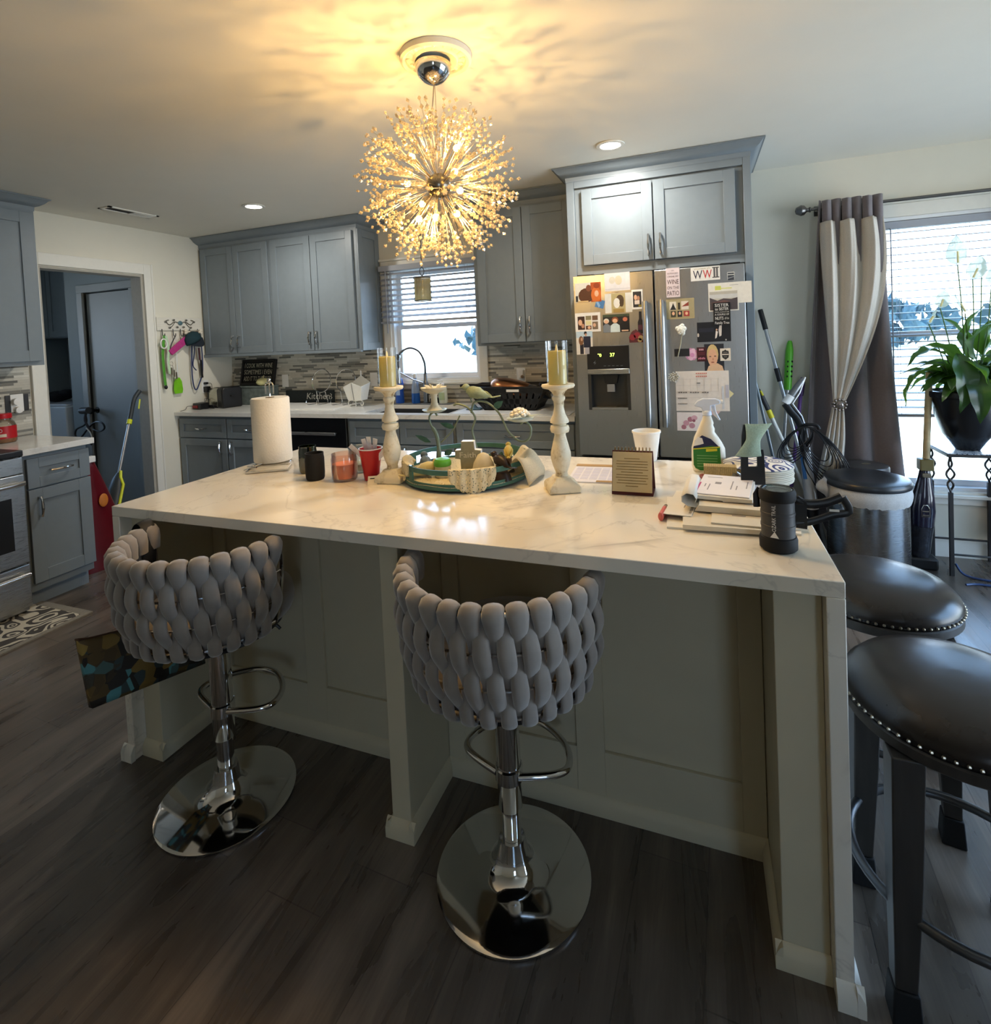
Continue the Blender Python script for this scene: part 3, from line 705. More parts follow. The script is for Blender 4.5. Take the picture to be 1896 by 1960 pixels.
for i in range(NS):
    z = 1-2*(i+.5)/NS; a = i*PI*(3-math.sqrt(5)); r = math.sqrt(1-z*z)
    d = Vector((r*math.cos(a), r*math.sin(a), z))
    if i < 6:
        o = obj('crystal_spray', spray_mesh(i), [WIRE, CRY], t, local=True, flat=True); protos.append(o)
    else:
        o = protos[i % 6].copy(); C.objects.link(o); o.parent = t
    o.rotation_euler = (Matrix.Rotation(0, 3, 'Z') @ d.to_track_quat('Z', 'X').to_matrix() @ Matrix.Rotation(i*1.7, 3, 'Z')).to_euler()
    o.location = (0, 0, CZ-H)
BULB = mat('warm_bulb_glow', '#ffffff', .4, emit='#ffb445', es=16, noise=0)
CH_W = 2.1
for i, (px, pz, dy) in enumerate(((-.075, .10, -.05), (.09, .11, -.03), (-.105, .012, -.04), (.092, .02, -.06), (.10, -.04, -.04), (-.08, -.05, .02), (-.06, -.12, -.05), (.012, -.125, -.06), (.08, -.115, -.03), (.0, .02, .11))):
    p = Vector((CX+px, CY+dy, CZ+pz)); q = Vector((CX, CY, CZ)); dd = (p-q).normalized()
    b = B(); b.tube([q+dd*.04, p-dd*.012], .004, 8); s = obj('lamp_holder', b, WIRE, t)
    obj('bulb', B().ball(p, .012, 12, 8), BULB, s)
    lamp('chandelier_lamp', 'POINT', p+dd*.018, CH_W, (1, .6, .2), .005)
# mini pendant over the sink
t = thing('pendant_lamp', 'small amber drum pendant lamp hanging at the sink window', 'lamp', (2.288, -.33, H))
obj('ceiling_cup', B().lathe([(0, -.03), (.03, -.03), (.045, -.012), (.047, -.0005), (0, -.0005)], (2.288, -.33, H), 20), IRON, t)
obj('stem', B().tube([(2.288, -.33, H-.03), (2.288, -.33, 1.995)], .0035, 8), IRON, t)
obj('loop', B().tube([(2.288+.018*math.sin(a), -.33, 1.965-.03*math.cos(a)) for a in [2*PI*i/16 for i in range(16)]], .003, 6, closed=True).tube([(2.288, -.33, 1.935), (2.288, -.33, 1.915)], .003, 6), IRON, t)
AMB = make_sheer('amber_shell_shade', '#d8c088', .93, .55)
b = B(); b.lathe([(.064, 0), (.061, .004), (.061, .165), (.064, .17)], (2.288, -.33, 1.745), 28); obj('shade', b, AMB, t)
obj('outer_glass', B().lathe([(.068, .0), (.068, .172)], (2.288, -.33, 1.744), 28), CLEAR, t)
obj('shade_ring', B().tube(arc((2.288, -.33), .066, 0, 2*PI, 28, 1.916)[:-1], .003, 6, closed=True).tube(arc((2.288, -.33), .066, 0, 2*PI, 28, 1.745)[:-1], .003, 6, closed=True).tube([(2.224, -.33, 1.916), (2.352, -.33, 1.916)], .0025, 6), IRON, t)

# ---------------------------------------------------------------- woven barrel bar stools
VELV = mat('taupe_velvet', '#8a827b', .85, sheen=.6, noise=.08, scale=40, bump=.1)
def make_barstool(label):
    t = thing('bar_stool', label, 'stool', (0, 0, 0), 0, 'woven barrel bar stools at the island')
    def P(name, b, m, par=t, **k): return obj(name, b, m, par, local=True, **k)
    P('base', B().lathe([(0, .001), (.2, .001), (.2065, .005), (.2065, .009), (.195, .014), (.10, .022), (.07, .03), (.052, .045), (.042, .07), (.036, .1), (.034, .108), (0, .108)], n=64), CHROME, angle=60)
    P('gas_piston', B().lathe([(0, .1085), (.0255, .1085), (.0255, .235), (0, .235)], n=28), CHROME)
    sl = P('column_sleeve', B().lathe([(.027, .19), (.031, .19), (.0325, .193), (.0325, .545), (0, .545)], n=28), CHROME)
    loop = smooth([(-.03, -.012, .285), (-.12, .025, .285), (-.148, .065, .285), (-.125, .13, .285), (-.06, .185, .285), (0, .20, .285), (.06, .185, .285), (.125, .13, .285), (.148, .065, .285), (.12, .025, .285), (.03, -.012, .285)], 5)
    P('footrest', B().tube(loop, .0095, 10).lathe([(.033, .265), (.037, .268), (.037, .302), (.033, .305)], n=24), CHROME)
    P('height_lever', B().tube(smooth([(.03, .03, .55), (.10, .06, .548), (.15, .085, .53), (.165, .092, .515)], 4), .005, 8), BLACK)
    P('seat_plate', B().cbox((0, 0, .5475), (.2, .2, .005)).lathe([(0, .5505), (.19, .5505), (.2, .556), (.2, .566), (0, .566)], n=32), BLACK)
    P('seat_cushion', B().lathe([(0, .567), (.195, .567), (.21, .578), (.215, .60), (.21, .635), (.19, .652), (.12, .66), (0, .662)], (0, .02, 0), 40, sy=1.08), VELV, angle=80)
    # barrel back profile
    prof = [(.845, .256), (.80, .260), (.74, .259), (.68, .251), (.625, .238), (.585, .224)]
    def R(z):
        for (za, ra), (zb, rb) in zip(prof, prof[1:]):
            if z >= zb: return ra+(rb-ra)*(za-min(z, za))/(za-zb)
        return prof[-1][1]
    A0 = -PI/2
    SP = math.radians(92)
    fr = P('back_frame', B().tube(arc((0, 0), R(.845), A0-SP, A0+SP, 48, .845), .0065, 8)
       .tube(arc((0, 0), R(.757), A0-SP, A0+SP, 48, .757), .0035, 6).tube(arc((0, 0), R(.671), A0-SP, A0+SP, 48, .671), .0035, 6)
       .tube(arc((0, 0), .226, A0-SP, A0+SP, 48, .592), .005, 6)
       .tube([(R(z)*math.cos(A0-SP), R(z)*math.sin(A0-SP), z) for z in (.849, .80, .74, .67, .61, .592)]+[(-.19, .0, .566)], .006, 8)
       .tube([(R(z)*math.cos(A0+SP), R(z)*math.sin(A0+SP), z) for z in (.849, .80, .74, .67, .61, .592)]+[(.19, .0, .566)], .006, 8), CHROME)
    NA = 16; pitch = 2*SP/NA
    def strap(th, ph, first):
        pts = []; ws = []; fl = []; ax = []
        K = 26; s1 = 3.02
        for i in range(K+1):
            s = s1*i/K; z = .845-.0862*s; d = math.cos(PI*s+ph)
            a = th+.05*pitch*math.sin(PI*s+ph); r = R(max(0.585, z))+.012*d
            pts.append((r*math.cos(a), r*math.sin(a), z)); ax.append((-math.sin(a), math.cos(a), 0))
            cw = abs(math.cos((PI*s+ph)/2)); full = .38+.42*cw if not (first and s < 1) else 1.0-.60*s; ws.append(pitch*R(max(0.585, z))*full/2); fl.append(.44+.3*(1-cw))
        if first:     # folded over the top rail and down inside
            a = th; pre = []
            for rr, zz in ((-.024, .79), (-.024, .825), (-.02, .846), (-.008, .858), (.005, .856)):
                r = .256+rr; pre.append((r*math.cos(a), r*math.sin(a), zz))
            n = len(pre); pts = pre+pts; ax = [ax[0]]*n+ax; ws = [.019, .0215, .0235, .0245, .0245]+ws; fl = [.5, .5, .45, .45, .5]+fl
        else:
            r = .256-.010; a = th
            pts = [(r*math.cos(a), r*math.sin(a), .85)]+pts; ax = [ax[0]]+ax; ws = [.008]+ws; fl = [.45]+fl
        # tuck under the seat
        x, y, z = pts[-1]; q = .86
        pts.append((x*.93, y*.93, z-.012)); pts.append((x*.8, y*.8, z-.006)); ax += [ax[-1]]*2; ws += [ws[-1]*.9, ws[-1]*.7]; fl += [.5, .5]
        P('woven_strap', B().tube(pts, ws, 12, flat=fl, axis=ax), VELV, angle=70)
    for k in range(NA): strap(A0-SP+pitch*(k+.5), 0, True)
    for k in range(NA-1): strap(A0-SP+pitch*(k+1), PI, False)
    return t
st = make_barstool('grey woven barrel bar stool before the middle of the island')
st.location = (3.712, -2.625, 0); st.rotation_euler = (0, 0, .0); WM[st.name] = Matrix.Translation((3.712, -2.625, 0))
s2 = dup(st, (2.754, -2.68, 0), .03, 'grey woven barrel bar stool at left with a tote bag hung on it')
for c in s2.children:
    if c.name.split('.')[0] not in ('base', 'gas_piston'): c.location.z += .013
# tote bag hanging on the left stool
t = thing('tote_bag', 'dark printed tote bag hanging from the left bar stool', 'bag', (2.44, -2.67, .26))
BAGM, nt, N, L, pb = nodemat('printed_canvas')
v = coords(nt, scale=(1, 1, 1)); vo = N.new('ShaderNodeTexVoronoi'); vo.inputs['Scale'].default_value = 26; L.new(v, vo.inputs['Vector'])
n1 = noise(nt, v, 9, 3)
c1 = ramp(nt, vo.outputs['Color'], [(0, '#2a2520'), (.3, '#5f4c2c'), (.45, '#8a6f3a'), (.55, '#3f4c4c'), (.68, '#5c9aa0'), (.8, '#302c28'), (.92, '#a38a48')], 'CONSTANT')
zc = sep(nt, v)[2]
top = mathn(nt, 'GREATER_THAN', n1, .55)
L.new(mixc(nt, mathn(nt, 'MULTIPLY', top, .6), c1, '#4a3c28'), pb.inputs['Base Color']); pb.inputs['Roughness'].default_value = .6
X = 2.432
TL, BL, BR, TR = Vector((X, -2.895, .585)), Vector((X-.01, -2.865, .352)), Vector((X-.0, -2.475, .262)), Vector((X, -2.505, .50))
def bagface(off):
    def f(u, v):
        p = (TL*(1-u)+TR*u)*(1-v)+(BL*(1-u)+BR*u)*v
        bulge = math.sin(PI*u)*math.sin(PI*min(1, v*.9+.12))
        sag = -.03*math.sin(PI*u)*(1-v)
        return p+Vector((off*(.012+.028*bulge), 0, sag if off < 0 else sag*.3))
    return f
b = B(); b.grid(bagface(-1), 16, 12); b.grid(bagface(.35), 16, 12)
f1, f2 = bagface(-1), bagface(.35)
b.grid(lambda u, v: f1(0, u)*(1-v)+f2(0, u)*v, 12, 2); b.grid(lambda u, v: f1(1, u)*(1-v)+f2(1, u)*v, 12, 2); b.grid(lambda u, v: f1(u, 1)*(1-v)+f2(u, 1)*v, 16, 2)
obj('bag_body', b, BAGM, t, solid=.003, angle=60)
b = B(); b.tube([bagface(-1)(u/16, 0) for u in range(17)]+[bagface(.35)(u/16, 0) for u in range(16, -1, -1)], .003, 6, closed=True); obj('hem', b, mat('brown_trim', '#4a3020', .6), t)
STR = mat('black_webbing', '#101012', .6)
pts = smooth([(X-.008, -2.73, .54), (2.445, -2.725, .66), (2.452, -2.72, .78), (2.463, -2.715, .862), (2.488, -2.712, .893), (2.517, -2.714, .868), (2.53, -2.725, .80), (2.54, -2.74, .70)], 5)
obj('shoulder_strap', B().tube(pts, .022, 8, flat=.12, axis=(0, 1, .1)), STR, t)

# ---------------------------------------------------------------- leather stools
LEA = mat('dark_brown_leather', '#211c19', .27, noise=.1, scale=25, bump=.12)
DWOOD = mat('dark_distressed_wood', '#35322f', .45, noise=.25, scale=18, stretch=(3, 3, .4))
NAIL = mat('nailhead_metal', '#b5ab98', .3, 1, noise=0)
def make_leather(label):
    t = thing('leather_stool', label, 'stool', (0, 0, 0), 0, 'backless leather stools at the right end of the island')
    def P(name, b, m, par=t, **k): return obj(name, b, m, par, local=True, **k)
    s = P('seat_cushion', B().lathe([(0, .672), (.08, .67), (.14, .662), (.185, .645), (.206, .624), (.212, .606), (.210, .594), (.2, .59), (0, .59)], n=56), LEA, angle=70)
    b = B()
    for i in range(72):
        a = 2*PI*i/72; b.ball((.2125*math.cos(a), .2125*math.sin(a), .6), .0042, 6, 4)
    P('nailhead_trim', b, NAIL, s)
    P('seat_ring', B().lathe([(.15, .562), (.207, .562), (.211, .566), (.211, .586), (.207, .5895), (.15, .5895)], n=56), DWOOD)
    for sx in (-1, 1):
        for sy in (-1, 1):
            b = B(); x0, y0, x1, y1 = sx*.138, sy*.138, sx*.15, sy*.15; q = []
            for z, w, x, y in ((.5615, .029, x0, y0), (.3, .0265, (x0+x1)/2, (y0+y1)/2), (.075, .02, x1, y1)):
                q.append([(x-w, y-w, z), (x+w, y-w, z), (x+w, y+w, z), (x-w, y+w, z)])
            b.add([v for k in q for v in k], [(0, 1, 2, 3)]+[(4*i+j, 4*i+(j+1) % 4, 4*i+4+(j+1) % 4, 4*i+4+j) for i in range(2) for j in range(4)]+[(11, 10, 9, 8)])
            lg = P('leg', b, DWOOD, bev=.003)
            b = B(); w = .023; w2 = .0275
            b.add([(x1-w, y1-w, .0745), (x1+w, y1-w, .0745), (x1+w, y1+w, .0745), (x1-w, y1+w, .0745), (x1-w2, y1-w2, 0.0005), (x1+w2, y1-w2, 0.0005), (x1+w2, y1+w2, .0005), (x1-w2, y1+w2, .0005)],
                  [(0, 1, 2, 3), (7, 6, 5, 4)]+[(j, (j+1) % 4, 4+(j+1) % 4, 4+j) for j in range(4)])
            P('foot_cap', b, BLACKM, lg, bev=.003)
    P('foot_ring', B().tube([(.205*math.cos(2*PI*i/48), .205*math.sin(2*PI*i/48), .225) for i in range(48)], .0105, 10, closed=True), mat('pewter_ring', '#57585a', .35, .8, noise=.1))
    return t
l1 = make_leather('round dark leather stool nearest the viewer with nailhead trim'); l1.location = (4.728, -2.50, 0)
l2 = dup(l1, (4.712, -1.985, 0), -.16, 'round dark leather stool farther back beside the island end')

# ---------------------------------------------------------------- refrigerator
FX0, FX1, FYF = 3.541, 4.463, -.788
t = thing('refrigerator', 'stainless french door refrigerator covered in magnets and photos', 'refrigerator', (4.0, -.4, 0))
FST = make_steel('fridge_steel', '#a7a8a8', .33, (90, 2, 2))
DGREY = mat('dark_grey_enamel', '#3a3b3d', .5)
obj('body', B().box((FX0+.006, -.70, .02), (FX1-.006, -.02, 1.765)), DGREY, t)
def fdoor(name, x0, x1, z0, z1, cut=None):
    b = B()
    def slab(a, c, d, e):
        b.box((a, FYF, d), (c, -.708, e))
    if not cut: slab(x0, x1, z0, z1)
    else:
        cx0, cx1, cz0, cz1 = cut
        slab(x0, cx0, z0, z1); slab(cx1, x1, z0, z1); slab(cx0, cx1, z0, cz0); slab(cx0, cx1, cz1, z1)
    return obj(name, b, FST, t, bev=.0 if cut else .006)
CUT = (3.604, 3.848, .99, 1.352)
XM = 3.995
ld = fdoor('door', FX0, XM-.004, .722, 1.78, CUT); rdoor = fdoor('door', XM+.004, FX1, .722, 1.78)
fz = fdoor('freezer_drawer', FX0, FX1, .06, .708)
obj('grille', B().box((FX0+.01, -.72, .0), (FX1-.01, -.70, .055)), BLACKM, t)
obj('hinge_cover', B().box((FX0+.02, -.78, 1.7805), (FX0+.12, -.66, 1.789)).box((FX1-.12, -.78, 1.7805), (FX1-.02, -.66, 1.789)), BLACK, t, bev=.003)
def fhandle(par, x):
    b = B(); pts = [(x, FYF-.001, 1.60), (x, FYF-.045, 1.605), (x, FYF-.052, 1.50), (x, FYF-.056, 1.25), (x, FYF-.052, 1.0), (x, FYF-.045, .905), (x, FYF-.001, .91)]
    b.tube(pts, .015, 12, flat=.75, axis=(1, 0, 0)); obj('handle', b, FST, par, bev=0)
fhandle(ld, 3.948); fhandle(rdoor, 4.036)
b = B(); b.cyl((4.0-.35, FYF-.001, .62), (4.0-.35, FYF-.045, .62), .008).cyl((4.35, FYF-.001, .62), (4.35, FYF-.045, .62), .008).tube([(3.62, FYF-.048, .62), (4.38, FYF-.048, .62)], .014, 12); obj('handle', b, FST, fz)
# dispenser
obj('dispenser_panel', B().box((3.604, FYF-.003, 1.232), (3.848, FYF+.03, 1.366)), BLACK, ld, bev=.002)
LED = mat('green_led', '#d6ff7a', .5, emit='#c8ff50', es=3, noise=0)
b = B(); b.text('0', (3.683, FYF-.0035, 1.303), (1, 0, 0), (0, 0, 1), .018, mi=0, align='C').text('37', (3.752, FYF-.0035, 1.303), (1, 0, 0), (0, 0, 1), .02, align='C'); b.box((3.668, FYF-.0042, 1.317), (3.678, FYF-.0036, 1.3205))
obj('display_digits', b, LED, ld)
GMARK = mat('panel_icons', '#5a6068', .5, noise=0)
b = B()
for i in range(5): b.box((3.70+.024*i, FYF-.0042, 1.247), (3.714+.024*i, FYF-.0036, 1.251))
b.prism([(0, 0), (.012, .014), (.004, .015), (.010, .028), (-.006, .012), (.003, .011)], (3.645, FYF-.0036, 1.255), (1, 0, 0), (0, 0, 1), (0, -.0006, 0)); obj('panel_icons', b, GMARK, ld)
obj('dispenser_trim', B().box((3.606, FYF-.008, 1.20), (3.846, FYF+.02, 1.231)), STEEL, ld, bev=.003)
b = B(); b.box((3.604, -.715, .99), (3.848, -.709, 1.20)); b.box((3.604, FYF+.002, .99), (3.622, -.715, 1.20)); b.box((3.83, FYF+.002, .99), (3.848, -.715, 1.20))
obj('dispenser_recess', b, mat('dark_steel', '#4b4b4a', .4, .8), ld)
obj('drip_tray', B().box((3.622, FYF+.002, .991), (3.83, -.716, 1.004)), STEEL, ld)
obj('ice_chute', B().prism([(-.045, 0), (.045, 0), (.033, -.055), (-.033, -.055)], (3.735, FYF+.01, 1.1995), (1, 0, 0), (0, 0, 1), (0, .05, 0)), BLACK, ld)
obj('paddle', B().box((3.713, FYF+.008, 1.095), (3.757, FYF+.022, 1.14)), mat('grey_paddle', '#8c8d8c', .4), ld, bev=.002)

# ---------------------------------------------------------------- photos and magnets on the refrigerator doors
CL = {}
def col(h, rough=.55):
    if h not in CL: CL[h] = mat('print_'+h.strip('#'), h, rough, noise=.05, scale=60)
    return CL[h]
def card(name, label, cat, tl, br, bg, shapes=(), y=FYF, th=.0012, lift=0, tilt=0, group='photos and magnets on the refrigerator', txt=()):
    """flat card: tl/br are (x, z) corners; shapes = [(colour, polygon in 0..1 uv)], txt = [(string, u, v, height, width, colour)]"""
    x0, z1 = tl; x1, z0 = br; w, h = x1-x0, z1-z0; y0 = y-lift
    cols = [bg]; b = B(); c = Vector(((x0+x1)/2, 0, (z0+z1)/2))
    b.X = Matrix.Translation(c) @ Matrix.Rotation(tilt, 4, 'Y') @ Matrix.Translation(-c)
    b.box((x0, y0-th, z0), (x1, y0-.0001, z1))
    for i, (cc, poly) in enumerate(shapes):
        if cc not in cols: cols.append(cc)
        e = .00012*(i+1)
        q = [(min(.995, max(.005, u)), min(.995, max(.005, v))) for u, v in poly]
        b.prism([(u*w, v*h) for u, v in q], (x0, y0-th-.00002, z0), (1, 0, 0), (0, 0, 1), (0, -e, 0), cols.index(cc))
    for s, u, v, hh, ww, cc in txt:
        if cc not in cols: cols.append(cc)
        b.text(s, (x0+u*w, y0-th-.0002, z0+v*h), (1, 0, 0), (0, 0, 1), hh*h, ww*w if ww else None, cols.index(cc), .0004, 'C')
    o = obj(name, b, [col(k) for k in cols], None, flat=True)
    return tag(o, label, cat, group)
R_ = lambda a, b, c, d: [(a, b), (c, b), (c, d), (a, d)]
F2 = lambda t: (t[0], t[2])
Y = FYF
SK, SK2 = '#c98f6c', '#e0b08e'
def person(u, v, s, body, skin=SK, hair='#2a1d15'):
    return [(body, [(u-s*.9, 0.01), (u+s*.9, .01), (u+s*.85, v-s*1.4), (u+s*.3, v-s*.8), (u-s*.3, v-s*.8), (u-s*.85, v-s*1.4)]),
            (hair, ell(u, v+s*.15, s*.62, s*.85)), (skin, ell(u, v-s*.1, s*.46, s*.62))]
card('photo', 'photo of two people in orange and brown on the left door', 'photo', F2((3.549, -0.788, 1.740)), F2((3.702, -0.788, 1.625)), '#d8d5ca', [('#b05020', R_(.6, 0, 1, 1)), ('#54301c', ell(.42, .35, .3, .38)), ('#7a4630', ell(.52, .72, .1, .17)), ('#cf6a2a', ell(.8, .35, .19, .4)), (SK2, ell(.82, .42, .08, .16)), ('#8c3a18', ell(.83, .82, .12, .14)), ('#d2b07c', R_(.1, 0, .5, .09)), ('#20242a', R_(.02, .05, .1, .35))])
card('notice_card', 'pale card with a faint flower at the top of the left door', 'card', F2((3.723, -0.788, 1.784)), F2((3.867, -0.788, 1.680)), '#dcd8d8', [('#cfc8b8', ell(.3, .6, .12, .2)), ('#d6cbb0', ell(.55, .58, .14, .26)), ('#c8c4c8', R_(.0, .1, 1, .13))])
card('blue_clip', 'small blue folded scrap under the orange photo', 'magnet', F2((3.666, -0.788, 1.635)), F2((3.717, -0.788, 1.588)), '#4f7fb0', [('#8fb4d6', [(0, 1), (.6, 0.3), (.5, 0), (0, .6)])], tilt=.3)
card('photo', 'wedding photo of a bride between two blank white strips', 'photo', F2((3.721, -0.788, 1.666)), F2((3.874, -0.788, 1.554)), '#dcdad2', [('#b8a878', R_(.24, 0, .76, 1)), ('#54402c', ell(.56, .62, .15, .3)), ('#ece6da', ell(.44, .5, .12, .26)), ('#4a3a28', ell(.62, .5, .08, .2)), ('#a08448', R_(.3, 0, .7, .2))])
card('photo', 'small white bordered photo of people near the left door handle', 'photo', F2((3.873, -0.788, 1.679)), F2((3.934, -0.788, 1.568)), '#ebe8e2', [('#2c2a2c', R_(.12, .1, .88, .9)), (SK2, ell(.35, .6, .14, .14)), ('#b8866a', ell(.6, .55, .13, .13)), ('#e8d8cc', R_(.25, .25, .7, .45)), ('#8a7a30', R_(.6, .12, .86, .22))], lift=.0016)
card('photo_collage', 'white collage card of small photos on the left door', 'photo', F2((3.542, -0.788, 1.564)), F2((3.691, -0.788, 1.452)), '#ebe6df', [('#3a2420', R_(.1, .12, .38, .82)), (SK2, ell(.2, .5, .08, .16)), ('#c08c70', ell(.3, .32, .06, .12)), ('#8a8060', R_(.42, .62, .64, .84)), ('#e3d8a4', R_(.42, .36, .64, .58)), ('#5a3a2c', R_(.42, .12, .64, .32)), ('#70523c', R_(.68, .6, .9, .84)), ('#7d6a55', R_(.68, .12, .9, .52)), (SK2, ell(.76, .34, .06, .1)), (SK2, ell(.55, .22, .06, .08))])
card('photo', 'photo of three smiling people above the dispenser', 'photo', F2((3.705, -0.788, 1.546)), F2((3.856, -0.788, 1.442)), '#201c1c', [('#3c4a38', R_(0, .86, 1, 1))]+person(.13, .62, .17, '#7c8288', SK2, '#d8d0c0')+person(.46, .66, .2, '#cfdcdc', SK2, '#8a4a2c')+person(.84, .72, .19, '#121216', '#c9745a', '#3a2a22')+[('#d9b090', R_(.7, .04, .95, .12))])
card('photo', 'photo of a couple standing in dark clothes left of the dispenser', 'photo', F2((3.544, -0.788, 1.456)), F2((3.641, -0.788, 1.319)), '#e0d6c6', [('#b8ccd8', R_(0, .72, 1, 1)), ('#22202a', R_(.22, .02, .44, .45)), ('#7a5234', ell(.3, .6, .15, .2)), ('#c49a7c', ell(.34, .66, .06, .08)), ('#1c2236', R_(.45, .3, .88, .78)), ('#a8a4a8', R_(.52, .02, .78, .3)), ('#16161a', ell(.58, .92, .09, .08)), ('#c09078', ell(.6, .85, .06, .06))], lift=.0016)
# wine bottle magnet, cut to its outline
b = B(); o0 = Vector((3.850, -0.788, 1.379)); bw, bh = .09, .185
b.prism([(.052, .05), (.083, .05), (.083, .115), (.074, .133), (.073, .175), (.06, .175), (.059, .133), (.052, .115)], o0, (1, 0, 0), (0, 0, 1), (0, -.003, 0), 0)
b.prism([(.002, 0), (.085, 0), (.088, .03), (.07, .05), (.04, .075), (.015, .06), (.0, .03)], o0, (1, 0, 0), (0, 0, 1), (0, -.0035, 0), 1)
for cx, cz, r, mi in ((.02, .03, .018, 2), (.045, .04, .018, 2), (.03, .055, .014, 1), (.066, .025, .015, 3), (.06, .012, .012, 3)): b.prism(ell(cx, cz, r, r), o0, (1, 0, 0), (0, 0, 1), (0, -.0042-.0002*mi, 0), mi)
b.prism(R_(.054, .07, .081, .1), o0, (1, 0, 0), (0, 0, 1), (0, -.0034, 0), 4)
b.X = Matrix.Identity(4)
tag(obj('wine_magnet', b, [col('#14141c'), col('#5c2a30'), col('#8c2430'), col('#a08658'), col('#4a2030')], None), 'bottle and fruit shaped magnet beside the left door handle', 'magnet', 'photos and magnets on the refrigerator')
# right door
card('wine_sign', 'pink sign reading WINE ON THE PATIO on the right door', 'magnet', F2((4.063, -0.788, 1.784)), F2((4.135, -0.788, 1.622)), '#d9c9cc', [], th=.004,
     txt=[("I'M", .5, .89, .045, .16, '#6a5a60'), ('OUTDOORSY', .5, .79, .05, .8, '#6a5a60'), ('I DRINK MY', .5, .68, .055, .84, '#54484e'), ('WINE', .5, .45, .155, .84, '#4a3c42'), ('ON THE', .5, .28, .1, .86, '#5a4c52'), ('PATIO', .5, .06, .155, .86, '#4a3c42')])
card('lettered_sticker', 'cut out sticker with navy and red W letters and a column', 'magnet', F2((4.193, -0.788, 1.776)), F2((4.341, -0.788, 1.702)), '#e5e2dc', [('#4a4a4c', R_(.74, .15, .97, .22)), ('#4a4a4c', R_(.74, .86, .97, .93)), ('#5a5a5c', R_(.78, .2, .84, .9)), ('#5a5a5c', R_(.87, .2, .93, .9))], th=.002,
     txt=[('W', .24, .15, .62, .32, '#20243f'), ('W', .57, .15, .62, .3, '#c02a2e'), ('proud family of a', .40, .84, .1, .55, '#9a8a50')])
card('square_magnet', 'small dark square badge at the upper right of the right door', 'magnet', F2((4.376, -0.788, 1.737)), F2((4.412, -0.788, 1.694)), '#3c4048', [('#c8c8c4', R_(0, .9, 1, 1)), ('#c8c8c4', R_(.06, .62, .94, .72)), ('#c8c8c4', R_(0, 0, .07, 1)), ('#c8c8c4', R_(.93, 0, 1, 1)), ('#8c9094', [(.1, .3), (.9, .45), (.9, .36), (.1, .18)])])
card('letter', 'cream letter sticking out past the right door edge', 'paper', F2((4.279, -0.788, 1.683)), F2((4.493, -0.788, 1.570)), '#e4dfd4', [('#ccd064', R_(.16, .66, .3, .86)), ('#d8d890', R_(.3, .7, .55, .76)), ('#8a8880', R_(.5, .86, .7, .875))], lift=.0)
card('photo', 'white framed landscape photo of dark hills on the right door', 'photo', F2((4.279, -0.788, 1.644)), F2((4.429, -0.788, 1.531)), '#e2ded2', [('#b9b3a4', R_(.04, .05, .96, .94)), ('#c9c8c4', R_(.04, .6, .96, .8)), ('#4c4448', [(.04, .05), (.96, .05), (.96, .62), (.75, .55), (.5, .6), (.3, .5), (.04, .66)]), ('#6a4c48', [(.04, .4), (.5, .52), (.75, .45), (.5, .38)])], lift=.0016)
card('sister_sign', 'black sign with white SISTER TO SISTER lettering', 'magnet', F2((4.302, -0.788, 1.577)), F2((4.386, -0.788, 1.454)), '#0e0e10', [], th=.004, lift=.003,
     txt=[('SISTER', .5, .82, .13, .82, '#e6e4de'), ('to SISTER', .5, .66, .12, .8, '#e6e4de'), ("WE'LL ALWAYS BE", .5, .56, .05, .84, '#c9c6be'), ('A COUPLE OF', .5, .44, .075, .84, '#e6e4de'), ('NUTS', .34, .25, .13, .48, '#e6e4de'), ('off the', .78, .26, .10, .26, '#d0cdc5'), ('Family Tree', .5, .06, .11, .84, '#e6e4de')])
card('photo_collage', 'tan card with six small photos on the right door', 'photo', F2((4.059, -0.788, 1.613)), F2((4.206, -0.788, 1.500)), '#a59872', [('#d8d0c0', R_(.12, .45, .36, .86)), ('#1c1e22', [(.13, .46), (.36, .46), (.3, .62), (.25, .8), (.2, .62)]), ('#383428', R_(.42, .46, .5, .8)), ('#d9cfc0', R_(.54, .45, .8, .86)), ('#8c3c30', [(.55, .6), (.8, .82), (.8, .62)]), ('#3a3a30', R_(.16, .1, .34, .4)), (SK2, ell(.25, .28, .05, .09)), ('#24242a', R_(.4, .1, .56, .4)), (SK2, ell(.48, .28, .04, .08)), ('#a03c3a', R_(.62, .12, .82, .38)), (SK2, ell(.72, .26, .05, .08))])
card('photo', 'dark photo of a bride and groom at night on the right door', 'photo', F2((4.216, -0.788, 1.475)), F2((4.386, -0.788, 1.367)), '#10121a', [('#1e2230', R_(.05, .5, .5, .7)), ('#dcd4cc', [(.66, .25), (.72, .3), (.74, .8), (.68, .85), (.64, .6)]), (SK2, ell(.69, .88, .03, .06)), ('#e6dcd4', [(.53, .15), (.58, .2), (.62, .5), (.56, .55)]), (SK2, ell(.585, .6, .025, .05)), ('#c8beb4', ell(.03, .36, .03, .1)), ('#c8c8c0', ell(.85, .08, .02, .04))])
card('black_magnet', 'plain black rectangular magnet under the white rose', 'magnet', F2((4.094, -0.788, 1.334)), F2((4.173, -0.788, 1.292)), '#15181f', lift=.003)
b = B(); c = Vector((4.183, -0.788, 1.302))
b.X = Matrix.Translation(c)
for i in range(11):
    a = 2*PI*i/11; b.prism(ell(.024*math.cos(a), .024*math.sin(a), .011, .011, 10), (0, -.0001, 0), (1, 0, 0), (0, 0, 1), (0, -.0018-.0001*(i % 3), 0), i % 2)
